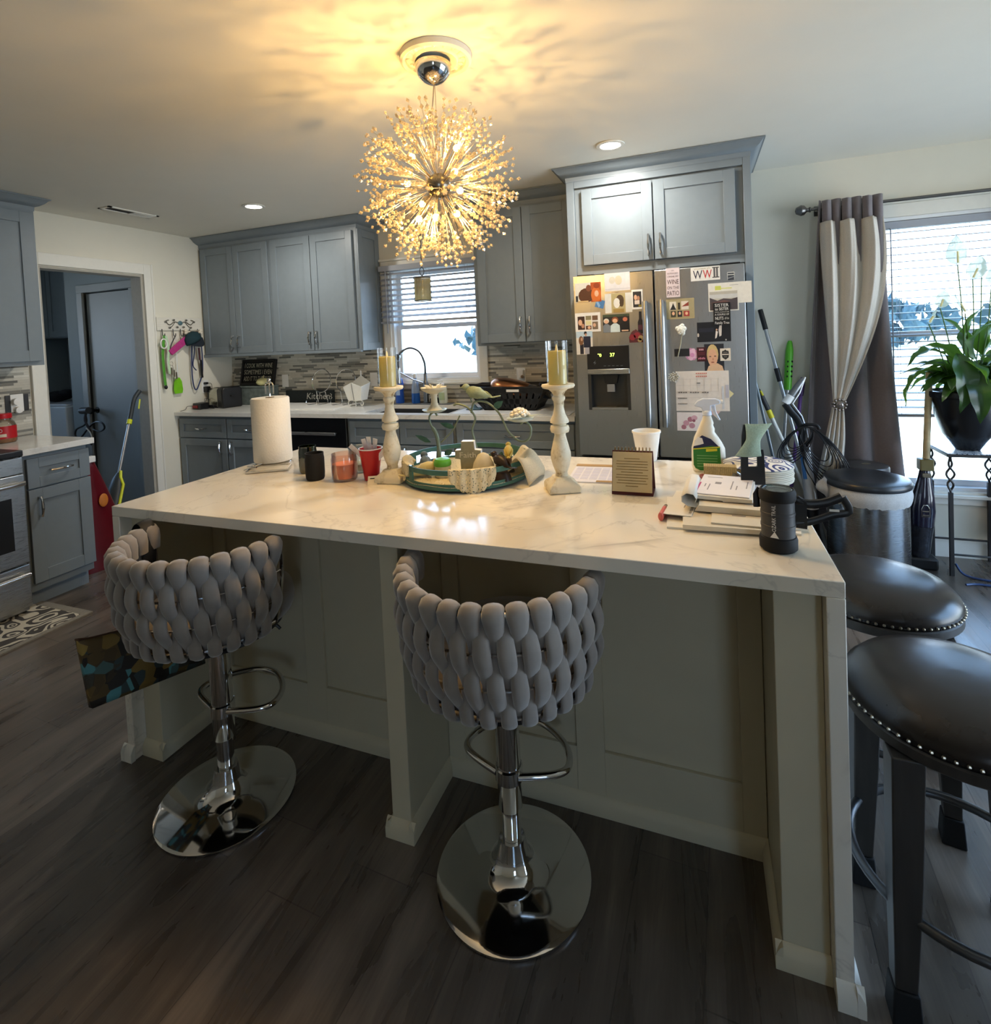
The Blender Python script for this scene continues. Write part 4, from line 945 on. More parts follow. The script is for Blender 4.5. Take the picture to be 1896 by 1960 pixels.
b.prism(ell(0, 0, .026, .026, 20), (0, -.0001, 0), (1, 0, 0), (0, 0, 1), (0, -.0024, 0), 0); b.prism(ell(0.004, -.004, .012, .012), (0, -.0001, 0), (1, 0, 0), (0, 0, 1), (0, -.003, 0), 1)
tag(obj('flower_magnet', b, [col('#ddb6cf'), col('#c88ab4')], None), 'pink paper flower magnet behind the black rectangle', 'magnet', 'photos and magnets on the refrigerator')
card('maroon_sign', 'maroon sign with pink lettering beside the portrait photo', 'magnet', F2((4.211, -0.788, 1.339)), F2((4.260, -0.788, 1.261)), '#3c0f18', [('#d8a0a8', R_(.24+.17*i, .78, .36+.17*i, .9)) for i in range(3)]+[('#7a3840', R_(.12, .64-.06*i, .86-.05*(i % 2), .66-.06*i)) for i in range(4)]+[('#c98090', R_(.14+.105*i, .15+.02*(i % 2), .21+.105*i, .26+.02*(i % 3))) for i in range(7)], th=.003, lift=.002, txt=[])
card('portrait_photo', 'close portrait photo of a blonde person above the calendar sheet', 'photo', F2((4.249, -0.788, 1.355)), F2((4.348, -0.788, 1.204)), '#20222a', [('#d9b490', [(.1, 0.01), (.98, .01), (.9, .2), (.66, .3), (.4, .28), (.2, .2)]), ('#cdb27a', ell(.42, .62, .3, .37)), ('#dba988', ell(.42, .5, .25, .32)), ('#9a5a44', ell(.42, .34, .09, .022)), ('#5a4030', ell(.3, .55, .06, .018)), ('#5a4030', ell(.55, .56, .06, .018)), ('#c48a6c', ell(.44, .45, .035, .05)), ('#d9b490', R_(.36, .14, .54, .26))])
card('badge_card', 'cream card with a black shield emblem beside the portrait photo', 'magnet', F2((4.329, -0.788, 1.329)), F2((4.381, -0.788, 1.262)), '#ddd2c2', [('#2a2826', [(.5, .08), (.78, .25), (.86, .5), (.8, .8), (.62, .82), (.5, .92), (.38, .82), (.2, .8), (.14, .5), (.22, .25)]), ('#c9beae', R_(.16, .46, .84, .56)), ('#8c857a', R_(.3, .66, .7, .7)), ('#8c857a', R_(.34, .3, .66, .34))], lift=.0026)
card('calendar_sheet', 'printed calendar sheet hanging low on the right door', 'paper', F2((4.095, -0.788, 1.209)), F2((4.369, -0.788, 0.988)), '#ddd5cc', [('#a9a39c', R_(.02, .8-.155*i, .82, .803-.155*i)) for i in range(5)]+[('#b9b3aa', R_(.13*i+.02, .49, .13*i+.023, .8)) for i in range(1, 7)]+[('#c6c8cc', R_(.86, .05, .9, .62)), ('#b8b4bc', R_(.93, .33, .99, .65))]+[('#c98072', R_(.39+.036*i, .925-.075*j, .415+.036*i, .955-.075*j)) for i in range(6) for j in range(2)]+[('#7a746e', [(.04+.045*i, .455), (.075+.045*i, .45), (.08+.045*i, .48), (.05+.045*i, .475+.01*(i % 2))]) for i in range(13) if i % 5 != 4]+[('#7a746e', R_(.04+.03*i, .31-.14*j, .06+.03*i, .33-.14*j)) for i in range(6) for j in range(2)]+[('#6a645e', R_(.40, .69, .47, .71))],
     lift=.001)
card('sticker_sheet', 'white sheet with pink printed flowers under the calendar sheet', 'paper', F2((4.096, -0.788, 0.980)), F2((4.230, -0.788, 0.877)), '#e0d9d8', [('#a8707e', ell(.26, .2, .1, .13)), ('#bf93a2', ell(.36, .42, .12, .15)), ('#a8707e', ell(.52, .62, .11, .14)), ('#c9a0ae', ell(.68, .7, .12, .14)), ('#b58896', ell(.58, .28, .12, .15)), ('#8c5868', ell(.66, .55, .06, .08))])
card('sticky_note', 'yellow sticky note turned cornerwise behind the calendar sheet', 'paper', F2((4.350, -0.788, 1.099)), F2((4.380, -0.788, 1.053)), '#ded3a0', tilt=.75)
card('sticky_note', 'pink sticky note peeking out under the calendar sheet', 'paper', F2((4.279, -0.788, 1.007)), F2((4.315, -0.788, 0.962)), '#dfc0bc', tilt=.7)
# white rose magnet and jewelled brooch magnet
c = Vector((4.133, -0.788, 1.440)); t = thing('rose_magnet', 'white rose magnet with a long stem on the right door', 'magnet', tuple(c), 0, 'photos and magnets on the refrigerator')
PET = mat('white_petal', '#dedfd6', .6)
b = B(); rd = random.Random(3)
for i in range(12):
    a = i*2.4; r = .004+.0018*i
    b.ball(c+Vector((r*math.cos(a), -.010+.0005*i, r*math.sin(a)*.95)), (.012, .007, .013), 8, 6)
obj('flower', b, PET, t)
obj('stem', B().tube(smooth([c+Vector((.004, -.006, -.025)), Vector((4.128, -0.794, 1.357)), Vector((4.112, -0.796, 1.290))]), .0028, 6), mat('pale_stem', '#a8a690', .6), t)
c = Vector((4.086, -0.788, 1.178)); t = thing('brooch_magnet', 'round jewelled brooch magnet at the calendar sheet corner', 'magnet', tuple(c), 0, 'photos and magnets on the refrigerator')
obj('setting', B().cyl(c+Vector((0, -.0035, 0)), c+Vector((0, -.008, 0)), .024), NAIL, t)
GEM = mat('rhinestone', '#e8e2d2', .1, .3, coat=1, noise=.1, scale=200)
b = B()
for i in range(26):
    a = i*2.4; r = .0058*math.sqrt(i); b.ball(c+Vector((r*math.cos(a), -.010-.003*(1-r/.03), r*math.sin(a))), .0047, 7, 5)
obj('stones', b, GEM, t)

# ---------------------------------------------------------------- things on the island
ZI = .9134
# paper towel roll on a holder
px, py = 2.362, -1.995
t = thing('paper_towel_holder', 'chrome paper towel holder with a looped finial holding a roll', 'holder', (px, py, ZI))
obj('base', B().lathe([(0, 0), (.075, 0), (.078, .004), (.072, .009), (0, .009)], (px, py, ZI), 32), CHROME, t)
obj('post', B().tube([(px, py, ZI+.009), (px, py, ZI+.325)], .005, 8), CHROME, t)
b = B(); b.tube(smooth([(px-.022, py, ZI+.318), (px-.022, py, ZI+.36), (px-.008, py, ZI+.372), (px, py, ZI+.36), (px, py, ZI+.325)], 4), .0035, 6).tube(smooth([(px+.022, py, ZI+.318), (px+.022, py, ZI+.36), (px+.008, py, ZI+.372), (px, py, ZI+.36)], 4), .0035, 6).ball((px, py, ZI+.383), .009, 10, 8)
obj('finial', b, CHROME, t)
PAPER = mat('paper_towel', '#ece8de', .95, noise=.03, scale=120, bump=.35)
r = thing('paper_towel_roll', 'fat white roll of paper towels at the left of the island', 'paper towel', (px, py, ZI+.01))
obj('roll', B().lathe([(.02, .012), (.080, .0105), (.084, .016), (.084, .296), (.080, .302), (.022, .302), (.02, .30), (.02, .012)], (px, py, ZI), 48), PAPER, r)
obj('cardboard_core', B().lathe([(.0185, .013), (.0195, .013), (.0195, .303), (.0185, .303)], (px, py, ZI), 24), mat('cardboard', '#8a6f50', .9), r)
# small clear picture frame lying flat (with an x shaped easel)
t = thing('picture_frame', 'silver picture easel frame lying flat by the paper towels', 'frame', (2.455, -2.115, ZI))
ang = .55; M = Matrix.Translation((2.452, -2.115, ZI)) @ Matrix.Rotation(ang, 4, 'Z')
b = B(); b.X = M
for q in ((-.085, .085, -.055, -.049), (-.085, .085, .049, .055), (-.085, -.079, -.05, .05), (.079, .085, -.05, .05)): b.box((q[0], q[2], .002), (q[1], q[3], .009))
obj('frame', b, CHROME, t)
b = B(); b.X = M; b.box((-.078, -.048, .003), (.078, .048, .006)); obj('plate', b, mat('frosted_panel', '#d9d2c0', .2, coat=.5), t)
b = B(); b.X = M; b.tube([(-.10, -.02, .010), (-.04, .05, .02)], .003, 6).tube([(-.10, .045, .010), (-.045, -.03, .02)], .003, 6).ball((-.07, .012, .017), .006, 8, 6)
obj('easel_cross', b, CHROME, t)
# candles
def jar_candle(label, x, y, r, h, m, wax, lid=None, name='candle'):
    t = thing(name, label, 'candle', (x, y, ZI), 0, None)
    obj('glass', B().lathe([(0, .0005), (r*.86, .0005), (r*.96, .008), (r, .03), (r, h*.8), (r*.95, h*.9), (r*.96, h), (r*.9, h), (r*.9, h*.82), (r*.93, h*.78), (r*.93, .03), (r*.84, .01), (0, .009)], (x, y, ZI), 32), m, t)
    if wax: obj('wax', B().lathe([(0, .0105), (r*.83, .0105), (r*.915, .031), (r*.915, h*wax[1]), (0, h*wax[1])], (x, y, ZI), 28), wax[0], t)
    return t
jar_candle('green glass candle behind the black jar', 2.668, -2.12, .037, .112, make_glass('green_glass', '#7f8a3a', .5), (mat('green_wax', '#56632f', .5), .55))
t = jar_candle('short matte black candle jar in front of the green one', 2.778, -2.21, .0375, .107, BLACKM, (mat('black_wax', '#1a1a1a', .6), .7))
t = jar_candle('pink candle in a wide clear jar left of the red cup', 2.905, -2.19, .051, .105, make_glass('pink_glass', '#fdeee8', .1), (mat('pink_wax', '#f0a68c', .5, sss=.2), .62))
t = jar_candle('clear glass candle jar with a lid behind the pink candle', 2.885, -2.06, .048, .10, CLEAR, (mat('cream_wax', '#dcd0ae', .5), .35))
obj('glass_lid', B().lathe([(0, .112), (.02, .110), (.024, .104), (.048, .1015), (.048, .1005), (0, .1005)], (2.885, -2.06, ZI), 28), CLEAR, t)
# red party cup with folded labels
x, y = 3.012, -2.165
RED = mat('red_plastic', '#b3121c', .35, noise=.03)
t = thing('party_cup', 'red plastic party cup beside the left candlestick', 'cup', (x, y, ZI))
obj('cup', B().lathe([(0, .0005), (.028, .0005), (.029, .004), (.034, .05), (.035, .052), (.040, .095), (.0413, .098), (.0445, .122), (.043, .122), (.0395, .096), (.038, .094), (.032, .05), (.027, .004), (0, .004)], (x, y, ZI), 32), RED, t)
obj('rim', B().tube(arc((x, y), .045, 0, 2*PI, 32, ZI+.123)[:-1], .0022, 6, closed=True), WHITEP, t)
TICKET = mat('white_label_strip', '#f0f0f2', .6, noise=.1, scale=90)
for i, (a, tl) in enumerate(((2.6, .9), (2.0, .5), (1.1, .45), (.4, .9), (1.7, .3))):
    d = Vector((math.cos(a)*math.sin(tl), -.25*math.sin(tl), math.cos(tl))); b = B()
    p0 = Vector((x+.018*math.cos(a), y+.012*math.sin(a)*.5, ZI+.07))
    b.tube([p0, p0+d*.05, p0+d*.10+Vector((0, 0, .002))], .0105, 8, flat=.1, axis=Vector((0, 1, 0)).cross(d).normalized())
    tag(obj('paper_strip', b, TICKET), 'white paper strip standing in the red cup, %s' % ('leaning far left', 'leaning left', 'leaning right', 'leaning far right', 'nearly upright in the middle')[i], 'paper', 'strips in the red cup')
# candlesticks
DIST, nt, N, L, pb = nodemat('distressed_cream_wood')
n1 = noise(nt, coords(nt), 22, 5, .65); c = ramp(nt, n1, [(.3, '#8a7250'), (.38, '#cfc2a2'), (.5, '#e3dac2'), (.8, '#ddd2b6')])
L.new(c, pb.inputs['Base Color']); pb.inputs['Roughness'].default_value = .55
WAX, nt, N, L, pb = nodemat('ivory_wax'); N.remove(pb)
df = N.new('ShaderNodeBsdfPrincipled'); df.inputs['Roughness'].default_value = .45; tr = N.new('ShaderNodeBsdfTranslucent'); mx = N.new('ShaderNodeMixShader'); mx.inputs[0].default_value = .4
cw_ = ramp(nt, noise(nt, coords(nt), 14, 3), [(.3, '#f3e49a'), (.7, '#fbf0b4')]); L.new(cw_, df.inputs['Base Color']); L.new(cw_, tr.inputs[0])
L.new(df.outputs[0], mx.inputs[1]); L.new(tr.outputs[0], mx.inputs[2]); L.new(mx.outputs[0], N['Material Output'].inputs[0])
def candlestick(x, y, label, clabel, rz):
    t = thing('candlestick', label, 'candlestick', (x, y, ZI))
    b = B(); w = .054
    M = Matrix.Translation((x, y, ZI)) @ Matrix.Rotation(rz, 4, 'Z'); b.X = M
    pts = [(-w, -w), (w, -w), (w, w), (-w, w)]
    def ring(s, z): return [(px*s, py*s, z) for px, py in pts]
    rr = [ring(1, .0005), ring(1, .018), ring(.93, .026), ring(.6, .04), ring(.5, .05)]
    b.add([p for q in rr for p in q], [(0, 3, 2, 1)]+[(4*i+j, 4*i+(j+1) % 4, 4*i+4+(j+1) % 4, 4*i+4+j) for i in range(4) for j in range(4)]+[(16, 17, 18, 19)])
    obj('foot', b, DIST, t, bev=.004)
    prof = [(r*.84, z) for r, z in [(0, .05), (.026, .05), (.024, .062), (.034, .085), (.0415, .11), (.0405, .13), (.03, .165), (.0225, .19), (.024, .197), (.036, .2), (.040, .211), (.036, .222), (.026, .225), (.027, .228), (.038, .233), (.037, .241), (.025, .262), (.0195, .285), (.021, .305), (.0265, .312), (.027, .32), (.0205, .326), (.028, .338), (.04, .347), (.064, .352), (.068, .358), (.066, .364), (0, .364)]]
    obj('turned_stem', B().lathe(prof, (x, y, ZI), 28), DIST, t)
    c = thing('pillar_candle', clabel, 'candle', (x, y, ZI+.3645))
    obj('wax', B().lathe([(0, .3648), (.0295, .3648), (.031, .368), (.031, .474), (.029, .478), (.02, .474), (0, .472)], (x, y, ZI), 28), WAX, c)
    obj('flame_tip', B().lathe([(0, .4725), (.003, .475), (.0045, .483), (.003, .493), (0, .501)], (x, y, ZI), 10), mat('candle_flame_plastic', '#f0dca0', .4), c)
    obj('glass_sleeve', B().lathe([(.0365, .365), (.0365, .512)], (x, y, ZI), 32), GLASS, c)
candlestick(3.108, -2.165, 'distressed cream candlestick left of the green tray', 'yellow pillar candle in glass on the left candlestick', .1)
candlestick(3.769, -2.150, 'distressed cream candlestick right of the green tray', 'yellow pillar candle in glass on the right candlestick', .45)
b = B(); b.X = Matrix.Translation((3.06, -2.235, ZI)) @ Matrix.Rotation(.5, 4, 'Z') @ Matrix.Rotation(-1.0, 4, 'X'); b.box((-.018, 0.0, 0), (.018, .001, .045))
b.box((-.01, -.0006, .030), (.012, 0, .034), 1)
tag(obj('price_tag', b, [mat('tag_card', '#ddd5c0', .8), BLACKM]), 'small paper tag at the foot of the left candlestick', 'tag')
# round green tray
TX, TY, TR = 3.365, -2.04, .243
TEAL = mat('teal_painted_metal', '#3d6a62', .45, .2, noise=.15, scale=30)
t = thing('round_tray', 'round teal gallery tray with a mirrored floor in the island centre', 'tray', (TX, TY, ZI))
obj('mirror_floor', B().lathe([(0, .012), (TR-.006, .012), (TR-.006, .018), (0, .018)], (TX, TY, ZI), 56), mat('tray_mirror', '#cfd8da', .04, 1, noise=0), t)
obj('lower_band', B().lathe([(TR-.004, .009), (TR, .009), (TR, .031), (TR-.004, .031), (TR-.004, .009)], (TX, TY, ZI), 64), TEAL, t)
obj('upper_band', B().lathe([(TR-.004, .062), (TR, .062), (TR, .080), (TR-.004, .080), (TR-.004, .062)], (TX, TY, ZI), 64), TEAL, t)
for i in range(6):
    a = -1.1+2*PI*i/6; ca, sa = math.cos(a), math.sin(a); b = B(); b.X = Matrix.Translation((TX+(TR-.002)*ca, TY+(TR-.002)*sa, ZI)) @ Matrix.Rotation(a, 4, 'Z')
    b.box((-.003, -.012, .0315), (.003, .012, .0615)); obj('post', b, TEAL, t)
    obj('ball_foot', B().ball((TX+(TR-.012)*ca, TY+(TR-.012)*sa, ZI+.0045), .0044, 8, 6), TEAL, t)
# crochet doily hung over the rim
LACE, nt, N, L, pb = nodemat('crochet_lace'); N.remove(pb)
v = coords(nt); vo = N.new('ShaderNodeTexVoronoi'); vo.inputs['Scale'].default_value = 170; vo.feature = 'F1'; L.new(v, vo.inputs['Vector'])
hole = mathn(nt, 'LESS_THAN', vo.outputs['Distance'], .34)
df = N.new('ShaderNodeBsdfDiffuse'); df.inputs[0].default_value = lin('#d8ccaa'); tp = N.new('ShaderNodeBsdfTransparent'); mx = N.new('ShaderNodeMixShader')
L.new(hole, mx.inputs[0]); L.new(df.outputs[0], mx.inputs[1]); L.new(tp.outputs[0], mx.inputs[2]); L.new(mx.outputs[0], N['Material Output'].inputs[0])
def over_rim(a0, a1, drop):
    def f(u, v):
        a = a0+(a1-a0)*u; k = drop(u); s = v*(k+.03)
        if s < .026: r = TR-.007-(.026-s)*1.2; z = .060+.022*min(1, s/.02)
        elif s < .036: r = TR-.006+(s-.026); z = .0835
        else: r = TR+.004+.003*math.sin(30*u); z = .083-(s-.036)
        return (TX+r*math.cos(a), TY+r*math.sin(a), ZI+z)
    return f
sc = lambda u: abs(math.sin(u*9*PI))*.006
b = B()
b.grid(over_rim(-1.42, -.72, lambda u: 0.03+.056*math.sin(PI*u)**.7+sc(u)), 54, 16)
b.grid(over_rim(-2.95, -2.2, lambda u: .028+.05*math.sin(PI*u)**.7+sc(u)), 44, 16)
b.grid(lambda u, v: (TX+(.02+.225*v)*math.cos(2*PI*u), TY+(.02+.225*v)*math.sin(2*PI*u), ZI+.0205+.004*v*math.sin(9*u*PI)**2), 60, 8)
doil = obj('lace_doily', b, LACE, None, solid=.0012); tag(doil, 'cream crochet doily draped over the front rim of the tray', 'doily')
b = B()
def scarf(u, v):
    a = -.35+1.15*u; w = math.sin(PI*u)
    P = smooth([(TX+.17*math.cos(a), TY+.17*math.sin(a), ZI+.024), (TX+.215*math.cos(a), TY+.215*math.sin(a), ZI+.06), (TX+.245*math.cos(a), TY+.245*math.sin(a), ZI+.088), (TX+.275*math.cos(a), TY+.275*math.sin(a), ZI+.065), (TX+.30*math.cos(a), TY+.30*math.sin(a), ZI+.004+.015*abs(math.sin(7*u)))], 4)
    p = P[min(len(P)-1, int(v*(len(P)-1)+.5))]
    return (p.x, p.y, p.z+.008*math.sin(11*u+3*v)*math.sin(PI*v))
b.grid(scarf, 22, 16); tag(obj('cream_cloth', b, make_sheer('cream_lace_cloth', '#d9d0b8', .93, .3), None, solid=.002), 'cream lace cloth draped over the right rim of the tray', 'cloth')
ZT = ZI+.022
STONE = mat('pale_stone', '#cfc8b2', .8, noise=.1, scale=40, bump=.2)
# standing cross
x, y = 3.405, -2.115
t = thing('cross_figurine', 'grey standing cross engraved Faith in the tray', 'figurine', (x, y, ZT))
GST = mat('grey_green_stone', '#96937c', .7, noise=.12, scale=50)
cp = [(-.028, 0), (.028, 0), (.030, .062), (.05, .064), (.05, .094), (.027, .096), (.024, .128), (-.024, .128), (-.027, .096), (-.05, .094), (-.05, .064), (-.030, .062)]
b = B(); b.prism(cp, (x, y, ZT), (.97, .22, 0), (0, 0, 1), Vector((-.22, .97, 0))*.03); obj('cross_body', b, WHITEP, t, bev=.002)
b = B(); b.prism([(p*.985, q*.99+.0006) for p, q in cp], Vector((x, y, ZT))+Vector((.22, -.97, 0))*.0002, (.97, .22, 0), (0, 0, 1), Vector((.22, -.97, 0))*.0025); obj('face', b, GST, t)
b = B(); b.text('Faith', Vector((x, y, ZT+.068))+Vector((.22, -.97, 0))*.003, (.97, .22, 0), (0, 0, 1), .02, .062, 0, .0006, 'C'); obj('lettering', b, mat('pale_engraving', '#d6d1bd', .8), t)
# birds
def bird(name, label, x, y, z, s, m, m2, rz=0, par=None, perch=None):
    c, sn = math.cos(rz), math.sin(rz)
    T = Matrix.Translation((x, y, z)) @ Matrix.Rotation(rz, 4, 'Z') @ Matrix.Scale(s, 4)
    b = B(); b.X = T
    b.tube([(-.05, 0, .012), (-.035, 0, .02), (-.01, 0, .03), (.02, 0, .036), (.04, 0, .046)], [.006, .015, .026, .026, .014], 12, flat=.85)
    b.ball((.046, 0, .056), (.017, .015, .015), 12, 8)
    b.tube([(-.045, 0, .014), (-.075, 0, .012), (-.105, 0, .018)], [.009, .010, .008], 8, flat=.35, axis=(0, 1, 0))
    b.tube([(.0, .022, .036), (-.04, .018, .024), (-.065, .006, .016)], [.010, .011, .003], 8, flat=.35, axis=(0, 0, 1)); b.tube([(.0, -.022, .036), (-.04, -.018, .024), (-.065, -.006, .016)], [.010, .011, .003], 8, flat=.35, axis=(0, 0, 1))
    b.tube([(.06, 0, .056), (.076, 0, .053)], [.005, .0008], 8)
    if par is not None: return obj(name, b, m, par, angle=70)
    t = thing(name, label, 'figurine', (x, y, z))
    obj('body', b, m, t, angle=70)
    if m2:
        q = B(); q.X = T; q.ball((.055, .011, .06), .0028, 6, 5).ball((.055, -.011, .06), .0028, 6, 5); obj('eyes', q, BLACK, t)
    if perch: obj(*perch, t)
    return t
b = B(); b.lathe([(0, 0), (.040, 0), (.044, .02), (.036, .055), (.02, .085), (.008, .092), (0, .094)], (3.475, -2.135, ZT), 24, sx=1.05, sy=.8)
tag(obj('stone_egg_figurine', b, STONE), 'smooth pale stone lump at the front right of the cross', 'figurine')
bird('bird_figurine', 'dark brown carved bird on a rock at the right of the tray', 3.545, -2.145, ZT+.042, .8, mat('dark_walnut', '#2c1e18', .4, noise=.1), True, 2.6, perch=('rock', B().lathe([(0, 0), (.038, 0), (.032, .018), (.022, .03), (.026, .042), (.012, .058), (0, .06)], (3.545, -2.145, ZT), 9, sx=1.1), mat('dark_walnut', '#2c1e18')))
bird('bird_figurine', 'small yellow goldfinch figurine at the right of the tray', 3.535, -2.03, ZT+.055, .72, mat('gold_feather', '#b09a48', .6, noise=.2, scale=60), True, 1.9, perch=('perch', B().lathe([(0, 0), (.022, 0), (.012, .03), (.012, .07), (0, .075)], (3.535, -2.03, ZT), 10), mat('brown_branch', '#54422e', .7)))
bird('bird_figurine', 'cream bird figurine at the front left of the tray', 3.25, -2.165, ZT, .95, mat('cream_ceramic', '#cfc088', .4, noise=.08), True, .6)
bird('bird_figurine', 'slate blue bird figurine at the left of the tray', 3.215, -2.095, ZT, 1.0, mat('slate_blue', '#55656e', .5, noise=.1), True, 2.2)
x, y = 3.315, -2.15
t = thing('jelly_jar', 'small cream jar with a bright green lid in the tray', 'jar', (x, y, ZT))
obj('jar', B().lathe([(0, .0005), (.027, .0005), (.03, .006), (.03, .042), (0, .042)], (x, y, ZT), 24), mat('cream_jar', '#d2c8a4', .5), t)
b = B(); b.lathe([(.0, .0425), (.031, .0425), (.033, .046), (.033, .058), (.026, .068), (0, .071)], (x, y, ZT), 24); obj('lid', b, mat('bright_green', '#5fae3c', .4), t)
# vine candle holder with bird on top
VINE = mat('verdigris_iron', '#7d8a78', .55, .5, noise=.2, scale=40)
VD = mat('slate_iron', '#56636a', .5, .6, noise=.1)
t = thing('bird_vine_centrepiece', 'verdigris iron vine stand with a bird perched on top', 'centrepiece', (3.30, -2.03, ZT))
y = -2.02
P = lambda a, c, yy=y: Vector((a, yy, c))
b = B()
b.tube(smooth([P(3.225, ZT+.002), P(3.235, ZT+.06), P(3.228, ZT+.13), P(3.205, ZT+.17), P(3.20, ZT+.205), P(3.222, ZT+.222), P(3.235, ZT+.208)], 5), [.011]*6+[.008]*8+[.004]*17, 8)
b.tube(smooth([P(3.245, ZT+.10), P(3.30, ZT+.15), P(3.335, ZT+.21)], 5), .003, 6)
b.tube(smooth([P(3.365, ZT+.002), P(3.40, ZT+.07), P(3.385, ZT+.15), P(3.40, ZT+.20), P(3.372, ZT+.24), P(3.33, ZT+.255), P(3.31, ZT+.25)], 5), .0042, 7)
b.tube(smooth([P(3.385, ZT+.22), P(3.40, ZT+.262), P(3.45, ZT+.262), P(3.50, ZT+.22), P(3.535, ZT+.15), P(3.58, ZT+.115), P(3.615, ZT+.125), P(3.625, ZT+.165), P(3.605, ZT+.19), P(3.585, ZT+.18)], 6), .0042, 7)
b.tube(smooth([P(3.39, ZT+.262), P(3.385, ZT+.275), P(3.395, ZT+.285)], 4), .003, 6)
obj('vine', b, VINE, t)
for c, d, ln in ((P(3.48, ZT+.24), Vector((.8, -.2, .55)), .05), (P(3.31, ZT+.16), Vector((-.7, -.3, .3)), .06), (P(3.415, ZT+.03, -2.05), Vector((.7, -.4, .4)), .06), (P(3.20, ZT+.10), Vector((-.8, -.1, .35)), .07), (P(3.50, ZT+.04), Vector((.3, -.6, .8)), .05), (P(3.26, ZT+.05), Vector((.8, -.3, .5)), .05)):
    d = d.normalized(); s = d.cross(Vector((0, 1, .4))).normalized(); b = B()
    b.tube([c, c+d*ln*.3, c+d*ln*.65, c+d*ln], [.002, .013, .012, .0015], 8, flat=.16, axis=s)
    obj('leaf', b, TEAL, t)
bird('bird_figure', '', 3.41, y, ZT+.27, .92, mat('sage_green', '#8f9c80', .6, noise=.2, scale=60), None, PI+.05, par=t)
obj('dish', B().lathe([(0, .0), (.03, .001), (.045, .006), (.05, .012), (.047, .012), (.04, .008), (0, .004)], (3.225, y, ZT+.222), 24), mat('pale_blue_dish', '#aebcba', .4), t)
obj('dish', B().lathe([(0, .0), (.03, .001), (.045, .006), (.053, .014), (.05, .014), (.04, .008), (0, .004)], (3.585, y, ZT+.19), 24), mat('pale_blue_dish', '#aebcba', .4), t)
# miniature bird bath on the left dish, crystal rose on the right dish
c = (3.225, y, ZT+.2265)
t = thing('bird_bath_figurine', 'miniature stone bird bath on the left dish of the vine stand', 'figurine', c)
obj('pedestal', B().lathe([(0, 0), (.03, 0), (.031, .006), (.018, .02), (.013, .035), (.012, .06), (.016, .07), (.035, .078), (.05, .088), (.052, .096), (.047, .096), (.03, .088), (0, .086)], c, 24), STONE, t)
b = B()
for i in range(5):
    a = i*1.26; p = Vector((c[0]+.012*math.cos(a), c[1]+.012*math.sin(a), c[2]+.09)); d = Vector((math.cos(a), math.sin(a), .7)).normalized()
    b.tube([p, p+d*.014, p+d*.03], [.003, .008, .001], 8, flat=.25, axis=(0, 0, 1))
obj('petals', b, PET, t)
c = Vector((3.583, y, ZT+.1955))
t = thing('crystal_rose', 'crystal rose ornament on the right dish of the vine stand', 'ornament', tuple(c))
b = B(); rd = random.Random(5)
for i in range(22):
    a = i*2.4; r = .034*math.sqrt(i/22); b.ball(c+Vector((r*math.cos(a), r*math.sin(a), .014+.026*(1-(r/.036)**2))), (.011, .011, .009), 7, 5)
obj('bloom', b, GEM, t)
obj('leaf', B().tube([c+Vector((.02, 0, .01)), c+Vector((.05, 0, .018)), c+Vector((.085, .0, .022))], [.004, .012, .002], 8, flat=.25, axis=(0, 1, 0)), mat('pale_blue_dish', '#aebcba', .4), t)
# flyer calendar pad behind the right candlestick
b = B(); b.X = Matrix.Translation((3.86, -1.93, ZI)) @ Matrix.Rotation(.05, 4, 'Z'); b.box((-.105, -.12, 0), (.125, .13, .004)); b.box((-.105, .10, .004), (.125, .13, .006), 1); b.box((-.0, -.12, .004), (.125, -.10, .0055), 1)
for i in range(6):
    for j in range(4): b.box((-.095+.033*i, -.085+.043*j, .004), (-.068+.033*i, -.05+.043*j, .0044), 2)
tag(obj('calendar_pad', b, [mat('pale_lilac_paper', '#d5d3da', .7), mat('kraft_edge', '#a8885a', .8), mat('lilac_cells', '#c3c2d2', .7)]), 'desk calendar pad lying behind the right candlestick', 'calendar')
# flip calendar tent
c = Vector((4.005, -2.155, ZI)); ux = Vector((.995, .0, 0)); uy = Vector((0, 1, 0)); W = .132
t = thing('flip_calendar', 'spiral bound tent flip calendar with beige pages on the island', 'calendar', tuple(c))
MAR = mat('maroon_board', '#5a2420', .6); PG = mat('beige_pages', '#c4b28a', .8, noise=.05)
F0, F1, BK = Vector((0, -.01, 0)), Vector((0, .035, .135)), Vector((0, .085, 0))
def slab(b, p, q, th, mi=0, w=W, off=0):
    p, q = Vector(p), Vector(q); d = (q-p).normalized(); n = d.cross(Vector((1, 0, 0)))
    o = c-ux*w/2+p+n*off
    b.prism([(0, 0), (w, 0), (w, (q-p).length), (0, (q-p).length)], o, ux, d, n*th)
b = B(); slab(b, F0, F1, .003); slab(b, BK, F1+Vector((0, .004, 0)), .003); slab(b, F0+Vector((0, .003, 0)), BK, .003); obj('cover', b, MAR, t)
d = (F1-F0).normalized(); n = d.cross(Vector((1, 0, 0)))
if n.y > 0: n = -n
b = B(); o = c-ux*(W/2-.003)+F0+d*.010+n*.0005; b.prism([(0, 0), (W-.006, 0), (W-.006, .128), (0, .128)], o, ux, d, n*.010); obj('pages', b, PG, t)
b = B(); o = c+F0+n*.0110
for i, wd in enumerate((.05, .1, .102, .098, .104, .07, .1, .104, .09, .098, .04)):
    b.prism([(-wd/2, 0), (wd/2, 0), (wd/2, .0022), (-wd/2, .0022)], o+d*(.115-.0088*i), ux, d, n*.0003)
obj('printed_lines', b, mat('brown_ink', '#8a7448', .8), t)
b = B()
